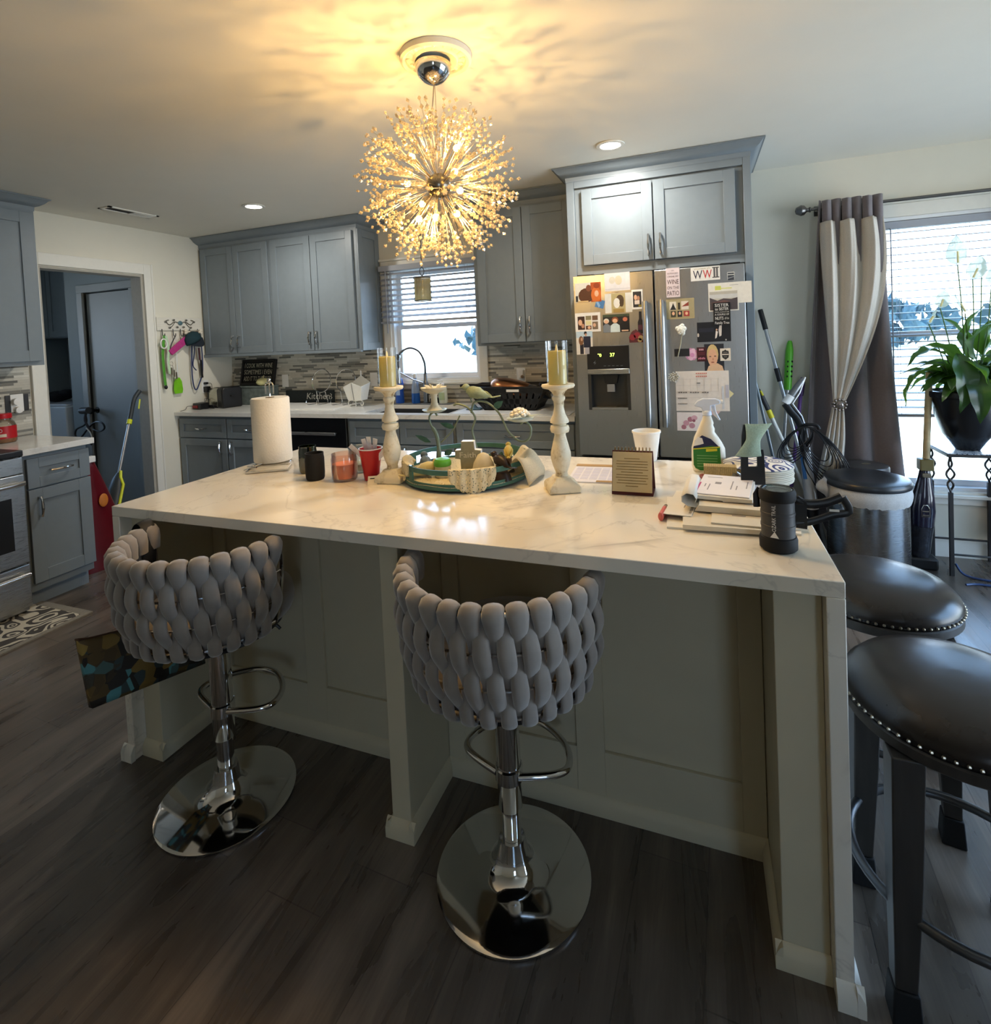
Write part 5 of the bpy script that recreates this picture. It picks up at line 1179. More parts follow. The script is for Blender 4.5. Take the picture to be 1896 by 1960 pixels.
for i in range(11):
    xx = -W/2+.010+.0112*i; q = c+F1+Vector((xx, 0, .004)); b.tube([q+Vector((0, .009*math.cos(a), .009*math.sin(a))) for a in [2*PI*k/10 for k in range(10)]], .0014, 5, closed=True)
obj('spiral_binding', b, mat('bronze_wire', '#6f5a3c', .35, .9), t)
# foam cup
x, y = 4.01, -1.675
t = thing('foam_cup', 'white foam cup behind the flip calendar', 'cup', (x, y, ZI))
obj('cup', B().lathe([(0, .0005), (.036, .0005), (.038, .004), (.0545, .113), (.0575, .116), (.0575, .123), (.0545, .1235), (.0515, .116), (.035, .008), (0, .008)], (x, y, ZI), 32), mat('white_foam', '#eceae4', .7, noise=.02, scale=150), t)
# spray bottle
x, y = 4.243, -1.80
t = thing('spray_bottle', 'cream spray cleaner bottle with a green label on the island', 'bottle', (x, y, ZI))
rot = .0
BOT = mat('cream_bottle_plastic', '#e4dfcf', .35, noise=.01)
out = [(-.052, .0), (-.058, .006), (-.060, .03), (-.058, .085), (-.048, .125), (-.030, .165), (-.017, .195), (-.014, .205), (.014, .205), (.017, .195), (.020, .185), (.022, .178), (.019, .17), (.025, .158), (.022, .148), (.030, .135), (.045, .115), (.058, .085), (.060, .03), (.058, .006), (.052, 0)]
b = B(); V = []; cxs = 11
# loft the outline as rounded slices
zs = [0, .004, .02, .05, .085, .105, .125, .145, .158, .165, .172, .178, .186, .196, .206]
def lim(z, side):
    ps = [p for p in out if (p[0] < 0) == (side < 0)]; ps = sorted(ps, key=lambda p: p[1])
    for p, q in zip(ps, ps[1:]):
        if p[1] <= z <= q[1]: return p[0]+(q[0]-p[0])*(z-p[1])/max(1e-6, q[1]-p[1])
    return ps[-1][0]
n = 24; vs = []
for z in zs:
    a, c2 = lim(z, -1), lim(z, 1); mid = (a+c2)/2; hw = (c2-a)/2; dp = min(hw, .034 if z < .1 else max(.015, .034-(z-.1)*.2))
    for j in range(n):
        t2 = 2*PI*j/n; ce, se = math.cos(t2), math.sin(t2); e = .75
        vs.append((x+mid+hw*math.copysign(abs(ce)**e, ce), y+dp*math.copysign(abs(se)**e, se), ZI+.0005+z))
fs = [(i*n+j, i*n+(j+1) % n, (i+1)*n+(j+1) % n, (i+1)*n+j) for i in range(len(zs)-1) for j in range(n)]+[tuple(range(n))[::-1], tuple(range((len(zs)-1)*n, len(zs)*n))]
b.add(vs, fs); obj('bottle_body', b, BOT, t, angle=60)
TRG = mat('pale_blue_trigger', '#cfd9ea', .3, noise=.02)
b = B(); b.lathe([(0, .207), (.017, .207), (.017, .222), (.013, .226), (0, .226)], (x, y, ZI), 20)
b.prism([(-.032, .262), (-.044, .25), (-.042, .242), (-.02, .236), (-.014, .222), (.012, .222), (.014, .244), (.046, .252), (.047, .263), (.03, .27), (-.012, .271)], (x, y-.011, ZI), (1, 0, 0), (0, 0, 1), (0, .022, 0))
obj('spray_head', b, TRG, t, bev=.003)
b = B(); b.prism([(.016, .245), (.028, .247), (.032, .22), (.046, .19), (.038, .19), (.022, .215)], (x, y-.006, ZI), (1, 0, 0), (0, 0, 1), (0, .012, 0)); obj('trigger', b, TRG, t, bev=.002)
obj('nozzle', B().cyl((x+.047, y, ZI+.258), (x+.056, y, ZI+.258), .008), WHITEP, t)
def front(z, dy=.0): return y-(.034 if z < .1 else max(.015, .034-(z-.1)*.2))-.0008-dy
def label(name, poly, m, dy=0, par=None):
    b = B(); b.prism(poly, (x, front(.05, dy), ZI), (1, 0, 0), (0, 0, 1), (0, .004, 0)); return obj(name, b, m, par or t)
gl_ = label('label', [(-.052, .028), (-.046, .016), (-.03, .008), (.03, .008), (.04, .016), (.042, .03), (.040, .095), (.01, .10), (-.052, .088)], mat('label_green', '#2f7f35', .4))
label('label_band', [(-.052, .089), (.01, .101), (.036, .098), (.03, .104), (.01, .125), (-.02, .138), (-.045, .118)], mat('label_navy', '#20284c', .4), .0)
label('label_splash', [(-.05, .098), (-.03, .103), (-.015, .108), (-.02, .128), (-.035, .132), (-.046, .115)], WHITEP, .0006)
label('label_stripe', [(-.052, .085), (.04, .095), (.04, .099), (-.052, .0885)], mat('label_yellow', '#d8cf3c', .4), .0005); label('label_flash', [(-.008, .078), (.03, .082), (.03, .091), (-.008, .088)], mat('label_yellow', '#d8cf3c', .4), .0006)
b = B()
for i in range(5): b.box((x-.04, front(.05, .0006), ZI+.022+.010*i), (x+.03, front(.05), ZI+.0245+.010*i))
obj('label_text_lines', b, mat('label_light_green', '#7fb27a', .4), t)
# scrubbing brush
c = Vector((4.27, -1.985, ZI))
t = thing('scrub_brush', 'scrub brush with maroon back lying bristles up behind the mail', 'brush', tuple(c))
obj('back', B().box((c.x-.06, c.y-.03, c.z+.0005), (c.x+.065, c.y+.03, c.z+.03)), mat('maroon_plastic', '#7a2a22', .4), t, bev=.008)
b = B()
for i in range(16):
    for j in range(5): b.box((c.x-.045+.0064*i, c.y-.02+.0085*j, c.z+.0305), (c.x-.0392+.0064*i, c.y-.0128+.0085*j, c.z+.066))
obj('bristles', b, mat('tan_bristle', '#b39a66', .8, noise=.25, scale=200), t)
# lighter
c = Vector((4.113, -2.345, ZI))
t = thing('cigarette_lighter', 'coral pink lighter lying beside the mail pile', 'lighter', tuple(c))
d = Vector((.12, 1, 0)).normalized()
obj('body', B().tube([c+Vector((0, 0, .0125))-d*.045, c+Vector((0, 0, .0125))+d*.022], .012, 14, flat=.62, axis=(0, 0, 1)), mat('coral_plastic', '#d9665a', .35), t, bev=.002)
obj('metal_cap', B().tube([c+Vector((0, 0, .0125))+d*.0225, c+Vector((0, 0, .0125))+d*.04], .011, 14, flat=.62, axis=(0, 0, 1)), NAIL, t)
# mail pile
WP = mat('white_paper', '#e2ddd2', .75, noise=.02); WP2 = mat('envelope_white', '#e6e2e4', .7, noise=.02); CRM = mat('cream_paper', '#d9cfba', .8, noise=.03)
INK = mat('grey_print', '#8f8c90', .8); PINK = mat('magenta_strip', '#b83c74', .6)
def sheet(name, label, cat, cx, cy, z, w, h, th, rz, m, marks=()):
    b = B(); b.X = Matrix.Translation((cx, cy, z)) @ Matrix.Rotation(rz, 4, 'Z'); b.box((-w/2, -h/2, 0), (w/2, h/2, th))
    ms = [m]
    for mm, u0, v0, u1, v1 in marks:
        if mm not in ms: ms.append(mm)
        b.box((-w/2+u0*w, -h/2+v0*h, th), (-w/2+u1*w, -h/2+v1*h, th+.0003), ms.index(mm))
    return tag(obj(name, b, ms), label, cat, 'mail pile on the island')
sheet('paper_sheet', 'lowest white sheets under the mail pile', 'paper', 4.255, -2.30, ZI, .27, .27, .005, .05, WP)
sheet('magazine', 'flat cream catalogue second lowest in the mail pile', 'magazine', 4.285, -2.315, ZI+.0055, .24, .27, .012, .02, CRM)
sheet('envelope', 'long envelope with a barcode at the left of the mail pile', 'envelope', 4.165, -2.27, ZI+.018, .075, .23, .002, -.12, WP, [(BLACKM, .86, .1+.02*i, .96, .107+.02*i) for i in range(16)]+[(INK, .6, .3, .64, .4)])
sheet('envelope', 'cream envelope sticking out at the front of the mail pile', 'envelope', 4.325, -2.38, ZI+.018, .17, .11, .004, -.05, CRM, [(INK, .3, .6, .5, .66)])
# rolled magazine: a folded-over sheet with a curled spine
t = thing('rolled_magazine', 'thick magazine with its cover curled back in the mail pile', 'magazine', (4.27, -2.24, ZI+.02), 0, 'mail pile on the island')
b = B(); zc_ = ZI+.0235
M = Matrix.Translation((4.205, -2.235, zc_)) @ Matrix.Rotation(-.06, 4, 'Z'); b.X = M
b.prism([(.0, 0.0), (.205, 0), (.205, .016), (.01, .016)], (0, .10, .0), (1, 0, 0), (0, 0, 1), (0, -.215, 0)); obj('pages', b, CRM, t)
b = B(); b.X = M
prof = [(.02, .0165), (.0, .017), (-.022, .0195), (-.036, .03), (-.036, .045), (-.022, .055), (-.004, .052), (.004, .04), (.0, .03)]
b.grid(lambda u, v: (prof[min(8, int(u*8+.5))][0], .11-.215*v, prof[min(8, int(u*8+.5))][1]-.01), 8, 2); obj('curled_cover', b, WP, t, solid=.0015)
sheet('envelope', 'white window envelope on the right of the mail pile', 'envelope', 4.335, -2.21, ZI+.041, .13, .20, .003, .02, WP2, [(INK, .2, .6, .3, .8)])
sheet('envelope', 'grey white bill envelopes under the top letter', 'envelope', 4.285, -2.205, ZI+.0445, .15, .215, .010, -.12, WP)
sheet('letter', 'topmost letter with a magenta edge on the mail pile', 'letter', 4.283, -2.195, ZI+.055, .145, .215, .003, -.14, WP2, [(PINK, .0, .05, .035, .55), (INK, .3, .52, .42, .62), (INK, .12, .35, .14, .5), (INK, .2, .2, .22, .5), (INK, .62, .3, .64, .72), (INK, .72, .3, .74, .5), (INK, .9, .4, .92, .75), (INK, .1, .85, .4, .87)])
for i, (dx, dy, z, rz) in enumerate(((0, 0, 0, -.15), (.01, .01, .0055, .1), (-.005, .02, .011, -.02))):
    sheet('envelope', ('lowest', 'middle', 'uppermost')[i]+' of three loose envelopes right of the black lantern', 'envelope', 4.40+dx, -2.37+dy, ZI+z, .11, .075 if i else .08, .005, rz, WP)
# paper plates
PLT, nt, N, L, pb = nodemat('blue_patterned_plate')
v = coords(nt); w1 = N.new('ShaderNodeTexVoronoi'); w1.inputs['Scale'].default_value = 15; w1.feature = 'SMOOTH_F1'; L.new(v, w1.inputs['Vector'])
band = mathn(nt, 'FRACT', mathn(nt, 'MULTIPLY', w1.outputs['Distance'], 7.0))
L.new(ramp(nt, band, [(0, '#25336e'), (.42, '#e6e3dc')], 'CONSTANT'), pb.inputs['Base Color']); pb.inputs['Roughness'].default_value = .5
c = Vector((4.40, -1.88, ZI)); PLW = mat('paper_plate_white', '#ddd6c6', .7)
for i in range(9):
    tl = Matrix.Translation((c.x+.001*math.sin(i*2), c.y+.001*math.cos(i*3), c.z+.0015+.0062*i))
    b = B(); b.X = tl; b.lathe([(0, .012), (.075, .012), (.085, .008), (.108, .0025), (.112, .0005), (.112, .002), (.108, .0045), (.086, .0105), (.076, .0145), (0, .0145)], n=40)
    o = obj('paper_plate', b, PLT if i == 8 else PLW); tag(o, 'top upturned paper plate with blue swirl pattern' if i == 8 else ['lowest', 'second', 'third', 'fourth', 'fifth', 'sixth', 'seventh', 'eighth'][i]+' plain paper plate from the bottom of the upturned stack', 'plate', 'stacked paper plates')
b = B(); b.grid(lambda u, v: (4.33+.06*(u-.5)+.012*math.sin(9*v), -2.0+.05*(v-.5), ZI+.004+.045*math.sin(PI*u)*math.sin(PI*v)+.008*math.sin(17*u+5*v)*math.sin(PI*u)*math.sin(PI*v)), 14, 14)
tag(obj('plastic_wrap', b, make_glass('thin_plastic_wrap', '#eef0f4', .6, .15), None), 'crumpled clear plastic wrap beside the paper plates', 'wrap')
# black stand with a translucent hourglass clip
c = Vector((4.365, -2.12, ZI)); t = thing('clip_holder', 'black notched holder with a pale green translucent clip on top', 'holder', (c.x, c.y, ZI))
hole = ell(.0, .118, .013, .014, 20)
b = B(); o = Vector((c.x, c.y, ZI)); uu = Vector((.98, .18, 0)); nn = Vector((.18, -.98, 0))
pl = [(-.036, .0005), (.036, .0005), (.03, .15), (-.006, .15), (-.024, .21), (-.03, .21)]
rim_ = [(-.036, .0), (.036, .0), (.032, .15), (-.03, .15)]
b.prism([(-.036, .0005), (.036, .0005), (.034, .1), (-.0345, .1)], o, uu, (0, 0, 1), nn*.006)
b.prism([(-.0345, .1), (-.013, .1), (-.013, .136), (-.033, .136)], o, uu, (0, 0, 1), nn*.006); b.prism([(.013, .1), (.034, .1), (.033, .136), (.013, .136)], o, uu, (0, 0, 1), nn*.006); b.prism([(-.033, .136), (.033, .136), (.031, .152), (-.032, .152)], o, uu, (0, 0, 1), nn*.006)
b.prism([(-.032, .152), (-.015, .152), (-.016, .2), (-.012, .232), (-.024, .23), (-.03, .195)], o, uu, (0, 0, 1), nn*.006)
obj('stand', b, BLACK, t)
HG = make_sheer('pale_green_translucent', '#bccfc2', .85, .6)
def hg(u, v):
    wv = .02+.018*abs(2*v-1)**1.3; a = (u-.5)*2; tilt = .62
    p = o+Vector((0, 0, .185))+uu*(a*wv+(v-.5)*.02)+nn*(.016+.010*(1-a*a))+Vector((0, 0, 1))*((v-.5)*.10)
    p += uu*((v-.5)*.012)
    return p
b = B(); b.grid(hg, 12, 14); obj('translucent_clip', b, HG, t, solid=.003)
# camping lantern
x, y = 4.385, -2.515
LG = mat('dark_grey_rubber', '#3a393a', .5, noise=.05)
t = thing('camping_lantern', 'black camping lantern with white lettering at the island corner', 'lantern', (x, y, ZI))
obj('base_ring', B().lathe([(0, .0005), (.036, .0005), (.041, .005), (.0415, .026), (.039, .033), (.037, .034), (0, .034)], (x, y, ZI), 40), BLACKM, t)
obj('barrel', B().lathe([(0, .0345), (.0365, .0345), (.0365, .055), (.0375, .056), (.0375, .062), (.0365, .063), (.0365, .085), (.0375, .086), (.0375, .092), (.0365, .093), (.0365, .118), (0, .118)], (x, y, ZI), 40), LG, t)
obj('top_ring', B().lathe([(0, .1185), (.038, .1185), (.040, .124), (.040, .138), (.036, .146), (.034, .146), (.034, .142), (0, .142)], (x, y, ZI), 40), BLACKM, t)
obj('lens', B().lathe([(.0, .1475), (.03, .1465), (.033, .1435), (.0, .1425)], (x, y, ZI), 32), CLEAR, t)
rad = Vector((4.222-x, -3.92-y, 0)).normalized(); tang = Vector((0, 0, 1)).cross(rad)
o = Vector((x, y, ZI))+rad*.0382
def curve_text(b, s, z0, h, w):
    tmp = B(); tmp.text(s, (0, 0, 0), (0, 1, 0), (-1, 0, 0), h, w, 0, 0)
    a0 = math.atan2(rad.y, rad.x)-.12
    vs = []
    for p in tmp.v: a = a0+p.x/.038; vs.append((x+.0381*math.cos(a), y+.0381*math.sin(a), ZI+z0+p.y))
    b.add(vs, tmp.f)
b = B(); curve_text(b, 'OZARK TRAIL', .052, .0085, .062); obj('lettering', b, WHITEP, t)
b = B(); a0 = math.atan2(rad.y, rad.x)-.12
def pt(u, z): a = a0+u/.038; return (x+.0383*math.cos(a), y+.0383*math.sin(a), ZI+z)
b.add([pt(-.013, .034+.003), pt(.006, .034+.003), pt(-.003, .034+.018)], [(0, 1, 2)]); obj('triangle_logo', b, WHITEP, t)
b = B(); b.tube([(x-.039*.9, y+.012, ZI+.14), (x-.044, y+.01, ZI+.125), (x-.0435, y+.01, ZI+.095)], .008, 8, flat=.5); obj('latch', b, BLACK, t)
b = B(); b.tube(smooth([(x+.036, y+.008, ZI+.122), (x+.06, y+.012, ZI+.108), (x+.10, y+.015, ZI+.112), (x+.135, y+.018, ZI+.128)], 4), [.006]+[.011]*12, 10, flat=.7)
b.tube(smooth([(x+.036, y+.008, ZI+.06), (x+.075, y+.012, ZI+.068), (x+.115, y+.016, ZI+.084), (x+.15, y+.02, ZI+.094), (x+.136, y+.018, ZI+.128)], 4), .009, 10, flat=.7)
b.prism([(.036, .052), (.062, .05), (.062, .115), (.036, .125)], (x, y+.004, ZI), (1, 0, 0), (0, 0, 1), (0, .012, 0)); obj('handle', b, BLACK, t)
obj('reflective_patch', B().cbox((x+.118, y+.0065, ZI+.098), (.02, .002, .005)), WHITEP, t)

# ---------------------------------------------------------------- things along the back counter
ZB = .9254
def outlet(label, c, u, n, name='wall_outlet'):
    c, u, n = Vector(c), Vector(u), Vector(n); t = thing(name, label, 'outlet', tuple(c))
    b = B(); b.prism([(-.036, -.058), (.036, -.058), (.036, .058), (-.036, .058)], c+n*.0005, u, (0, 0, 1), n*.005); obj('cover_plate', b, WHITEP, t, bev=.002)
    b = B()
    for z in (-.022, .022): b.prism([(-.014, z-.013), (.014, z-.013), (.014, z+.013), (-.014, z+.013)], c+n*.0056, u, (0, 0, 1), n*.0012)
    obj('receptacle', b, WHITEP, t)
    return t
outlet('white wall outlet behind the paper towel holder finial', (.64, -.009, 1.13), UX, FY)
outlet('white wall outlet beside the left candle', (1.60, -.009, 1.13), UX, FY)
t = outlet('white wall outlet with a plugged adapter right of the window', (2.935, -.009, 1.14), UX, FY)
t = thing('plug_adapter', 'white plug in adapter on the outlet right of the window', 'plug', (2.945, -.016, 1.14))
obj('adapter_body', B().box((2.925, -.055, 1.12), (2.965, -.0165, 1.185)), WHITEP, t, bev=.006); obj('dial', B().cyl((2.958, -.056, 1.135), (2.958, -.064, 1.135), .012), NAIL, t)
# left wall outlet with plug, cords and chargers
t = outlet('white wall outlet with a black charger on the left wall', (.0005, -.325, 1.115), (0, 1, 0), (1, 0, 0))
t = thing('charger_plug', 'black charger plugged into the left wall outlet', 'charger', (.008, -.325, 1.10))
obj('plug_body', B().box((.0088, -.35, 1.065), (.05, -.305, 1.115)), BLACK, t, bev=.004); obj('upper_plug', B().box((.0088, -.345, 1.135), (.035, -.315, 1.155)), BLACK, t, bev=.003)
obj('charger_cord', B().tube(smooth([(.03, -.33, 1.065), (.035, -.335, 1.02), (.03, -.36, .97), (.05, -.37, .932), (.09, -.36, .929), (.12, -.33, .929)]), .0022, 6).tube(smooth([(.03, -.316, 1.145), (.05, -.295, 1.13), (.045, -.30, 1.03), (.05, -.33, .94), (.08, -.31, .929)]), .002, 6), BLACK, t)
t = thing('battery_charger', 'black and red battery charger at the left end of the back counter', 'charger', (.08, -.43, ZB))
obj('charger_body', B().prism([(.01, -.47), (.12, -.49), (.125, -.40), (.015, -.37)], (0, 0, ZB), (1, 0, 0), (0, 1, 0), (0, 0, .055)), BLACK, t, bev=.006)
obj('red_button', B().box((.03, -.4905, ZB+.012), (.085, -.481, ZB+.036)), mat('dull_red', '#7c1f22', .4), t, bev=.003)
obj('lead', B().tube(smooth([(.02, -.47, ZB+.03), (-.0+.02, -.53, ZB+.034), (.03, -.56, ZB+.012), (.02, -.60, ZB+.003)]), .0022, 6).tube(smooth([(.07, -.40, ZB+.055), (.04, -.36, ZB+.085), (.09, -.33, ZB+.05), (.12, -.33, ZB+.003)]), .002, 6), BLACK, t)
t = thing('power_adapter', 'small black power adapter lying before the toaster', 'charger', (.14, -.36, ZB)); obj('adapter', B().box((.105, -.39, ZB), (.165, -.335, ZB+.028)), BLACK, t, bev=.004)
obj('cable', B().tube(smooth([(.16, -.38, ZB+.005), (.2, -.42, ZB+.003), (.12, -.46, ZB+.003), (.13, -.43, ZB+.003)]), .002, 6), BLACK, t)
# toaster, turned towards the room
t = thing('toaster', 'chrome sided toaster with a black end on the back counter', 'toaster', (.20, -.25, ZB))
MT = Matrix.Translation((.20, -.29, ZB)) @ Matrix.Rotation(-.28, 4, 'Z')
TS = make_steel('toaster_steel', '#c2bfae', .22, (2, 2, 40))
b = B(); b.X = MT; b.prism([(-.085, .012), (.085, .012), (.085, .15), (.07, .175), (-.07, .175), (-.085, .15)], (-.125, 0, 0), (0, 1, 0), (0, 0, 1), (.155, 0, 0)); obj('steel_shell', b, TS, t, bev=.004)
b = B(); b.X = MT; b.prism([(-.09, .0), (.09, .0), (.092, .16), (.075, .185), (-.075, .185), (-.092, .16)], (.0305, 0, 0), (0, 1, 0), (0, 0, 1), (.10, 0, 0)); obj('black_end', b, BLACK, t, bev=.012)
b = B(); b.X = MT; b.box((-.125, -.085, 0), (.03, .085, .0118)); obj('base', b, BLACK, t)
b = B(); b.X = MT; b.box((-.105, -.045, .1755), (.02, -.015, .177)); b.box((-.105, .015, .1755), (.02, .045, .177)); obj('slot', b, BLACKM, t)
b = B(); b.X = MT; b.box((.131, -.02, .10), (.15, .02, .115)); obj('lever', b, BLACK, t, bev=.003)
# mottled bread box with letter board and gourd on it
t = thing('bread_box', 'mottled grey green box behind the toaster', 'box', (.40, -.12, ZB))
obj('box', B().box((.13, -.165, ZB), (.565, -.02, ZB+.155)), mat('mottled_grey', '#66706c', .6, noise=.45, scale=22), t, bev=.006); obj('lid', B().box((.125, -.17, ZB+.1555), (.57, -.015, ZB+.172)), mat('mottled_grey', '#66706c'), t, bev=.004)
zb = ZB+.1725
t = thing('letter_board', 'black letter board sign about cooking with wine on the bread box', 'sign', (.36, -.08, zb))
ud = Vector((0, .22, 1)).normalized(); nd = Vector((0, -1, .22)).normalized(); o = Vector((.16, -.075, zb+.002))
b = B(); b.prism([(0, 0), (.40, 0), (.40, .24), (0, .24)], o, UX, ud, -nd*.018); obj('board', b, BLACKM, t)
b = B()
for q in (R_(0, 0, .40, .018), R_(0, .222, .40, .24), R_(0, .018, .018, .222), R_(.382, .018, .40, .222)): b.prism(q, o+nd*.0003, UX, ud, nd*.008)
obj('frame', b, mat('black_frame', '#1a1614', .5), t)
b = B()
for k, s in enumerate(('I COOK WITH WINE', 'SOMETIMES I EVEN', 'ADD IT TO THE FOOD')): b.text(s, o+Vector((.2, 0, 0))+ud*(.163-.062*k)+nd*.001, UX, tuple(ud), .042, .33, 0, .001, 'C')
obj('lettering', b, mat('letter_tile', '#c9c4ae', .6), t)
t = thing('gourd', 'pale yellow gourd on the bread box before the letter board', 'gourd', (.50, -.17, zb))
GR = mat('pale_gourd', '#d5cf96', .5, noise=.15, scale=30)
b = B()
vs = []
b.lathe([(0, 0), (.03, .002), (.056, .018), (.062, .035), (.05, .058), (.02, .07), (.0, .072)], (.49, -.125, zb), 24); obj('body', b, GR, t, angle=80)
obj('stem', B().tube([(.49, -.125, zb+.07), (.492, -.123, zb+.083), (.498, -.12, zb+.092)], [.008, .006, .005], 8), mat('dry_stem', '#b8ac84', .8), t)
# chalk style Kitchen sign, plate stands, thin cutting board
t = thing('cutting_board', 'thin white cutting board under the plate stands', 'board', (1.1, -.2, ZB)); obj('board', B().box((.72, -.44, ZB), (1.50, -.04, ZB+.006)), WHITEP, t, bev=.002)
t = thing('kitchen_sign', 'long chalkboard sign reading Kitchen against the backsplash', 'sign', (1.0, -.04, ZB+.0065))
b = B(); b.box((.66, -.035, ZB+.0065), (1.19, -.018, ZB+.115)); obj('board', b, mat('slate_board', '#232a2c', .8, noise=.2, scale=40), t)
b = B(); b.text('Kitchen', (1.02, -.0352, ZB+.036), UX, (.15, 0, 1), .058, .25, 0, .0006, 'C'); b.tube(smooth([(1.155, -.0358, ZB+.085), (1.17, -.0358, ZB+.075), (1.158, -.0358, ZB+.062), (1.172, -.0358, ZB+.05), (1.155, -.0358, ZB+.035)]), .0025, 5); obj('lettering', b, mat('chalk', '#d9d9d2', .9), t)
def plate_stand(x, label):
    t = thing('plate_stand', label, 'stand', (x, -.14, ZB+.0065)); b = B(); R0 = .098; lean = .2
    ring = [(x+R0*math.cos(a), -.10+.001*0+lean*(R0*math.sin(a)), ZB+.205+R0*math.sin(a)) for a in [2*PI*i/36 for i in range(36)]]
    b.tube(ring, .004, 7, closed=True); obj('ring', b, CHROME, t)
    b = B()
    for s in (-1, 1):
        b.tube(smooth([(x+s*.045, -.118, ZB+.12), (x+s*.05, -.105, ZB+.06), (x+s*.052, -.10, ZB+.0115), (x+s*.055, -.22, ZB+.0115), (x+s*.055, -.245, ZB+.03), (x+s*.055, -.24, ZB+.05)], 5), .0035, 6)
    b.tube([(x-.052, -.12, ZB+.0115), (x+.052, -.12, ZB+.0115)], .003, 6); obj('easel_legs', b, CHROME, t)
plate_stand(1.12, 'left chrome ring plate stand by the Kitchen sign'); plate_stand(1.375, 'right chrome ring plate stand by the white scoop pot')
# white scoop shaped pot on a scroll stand
x, y = 1.56, -.20
t = thing('scroll_stand', 'white wrought scroll stand holding the white pot', 'stand', (x, y, ZB)); b = B()
for s in (-1, 1): b.tube(smooth([(x, y-.03, ZB+.045), (x+s*.05, y-.03, ZB+.05), (x+s*.075, y-.03, ZB+.03), (x+s*.06, y-.03, ZB+.006), (x+s*.045, y-.03, ZB+.02)], 5), .0035, 6)
b.tube([(x, y-.03, ZB+.046), (x, y-.03, ZB+.002)], .0035, 6).tube([(x, y-.03, ZB+.046), (x, y+.05, ZB+.046), (x, y+.05, ZB+.002)], .0035, 6); obj('scrollwork', b, TRIM, t)
t = thing('scoop_pot', 'white tin pot with a pointed back by the sink', 'pot', (x, y, ZB+.051))
b = B(); lo = [(-.062, -.045), (.062, -.045), (.062, .045), (-.062, .045)]; hi = [(-.088, -.07, .115), (.0, -.078, .15), (.088, -.07, .115), (.088, .06, .14), (0, .06, .20), (-.088, .06, .14)]
lo6 = [(-.062, -.045), (0, -.05), (.062, -.045), (.062, .045), (0, .045), (-.062, .045)]
b.add([(x+a, y+c, ZB+.051) for a, c in lo6]+[(x+a, y+c, ZB+.051+z) for a, c, z in hi], [tuple(range(6))[::-1]]+[(i, (i+1) % 6, 6+(i+1) % 6, 6+i) for i in range(6)])
obj('pot', b, TRIM, t, solid=.003, flat=True); obj('seam', B().tube([(x, y-.0525, ZB+.054), (x, y-.0795, ZB+.195)], .002, 5), IRON, t); obj('peg', B().tube([(x+.0, y+.058, ZB+.24), (x, y+.058, ZB+.29)], .006, 8), TRIM, t)
# mat behind the sink, bottles, faucet
t = thing('sink_mat', 'grey drip mat behind the sink', 'mat', (2.1, -.07, ZB)); obj('mat', B().box((1.84, -.118, ZB), (2.36, -.02, ZB+.007)), mat('grey_mat', '#6c7073', .7, noise=.15), t, bev=.002)
x, y, zb = 2.135, -.075, ZB+.0075
t = thing('faucet', 'spring neck pull down kitchen faucet at the window', 'faucet', (x, y, zb))
FM = mat('brushed_nickel', '#8a8c8e', .3, 1, noise=0)
obj('body', B().lathe([(0, 0), (.027, 0), (.027, .01), (.021, .014), (.020, .17), (.016, .18), (.013, .24), (0, .24)], (x, y, zb), 20), FM, t)
path = smooth([(x, y, zb+.24), (x, y-.005, zb+.33), (x-.03, y-.03, zb+.42), (x-.09, y-.075, zb+.455), (x-.15, y-.115, zb+.42), (x-.168, y-.13, zb+.36), (x-.168, y-.132, zb+.30)], 8)
obj('hose', B().tube(path, .007, 8), mat('dark_hose', '#2c2c2e', .5), t)
b = B(); k = 0; coil = []
n = 300; tot = len(path)-1
for i in range(n):
    f = i/n*tot*.86; j = int(f); p = path[j].lerp(path[min(tot, j+1)], f-j); d = (path[min(tot, j+1)]-path[max(0, j-1)]).normalized(); u = d.cross(Vector((.6, -.8, 0))).normalized(); w = d.cross(u); a = i*.95
    coil.append(p+u*.0115*math.cos(a)+w*.0115*math.sin(a))
obj('spring', B().tube(coil, .0022, 4), FM, t)
e = Vector(path[-1]); obj('spray_head', B().lathe([(0, .09), (.012, .09), (.015, .07), (.013, .02), (.017, .0), (.017, -.035), (0, -.035)], e-Vector((0, 0, .09)), 16), CHROME, t)
obj('ring_joint', B().cyl(e+Vector((0, .01, .09)), e+Vector((0, -.01, .09)), .022), FM, t)
obj('docking_arm', B().tube([(x, y, zb+.16), (x-.08, y-.065, zb+.20), (e.x, e.y, e.z-.03)], .0055, 8), FM, t)
obj('handle', B().tube([(x+.018, y-.01, zb+.07), (x+.06, y-.03, zb+.085)], .008, 8), FM, t)
BLUE = mat('royal_blue_plastic', '#1f4fa8', .3); BLUEL = mat('blue_liquid', '#2f6fd0', .2, trans=.4)
def bottle(name, label, x, y, prof, m, n=20, z=ZB):
    t = thing(name, label, 'bottle', (x, y, z)); obj('bottle', B().lathe(prof, (x, y, z), n), m, t); return t
x, y = 1.845, -.12
t = bottle('dish_soap', 'dark blue dish soap bottle left of the faucet', 1.885, -.07, [(0, .0075), (.034, .0075), (.036, .02), (.034, .10), (.036, .16), (.03, .20), (.014, .22), (.012, .235), (0, .235)], BLUE)
obj('cap', B().lathe([(0, .2355), (.014, .2355), (.012, .26), (0, .262)], (1.885, -.07, ZB), 16), WHITEP, t); obj('logo_patch', B().lathe([(.0367, .075), (.0367, .12)], (1.885, -.07, ZB), 10, a0=-2.0, a1=-1.0), mat('pale_blue_label', '#9fb6d8', .5), t)
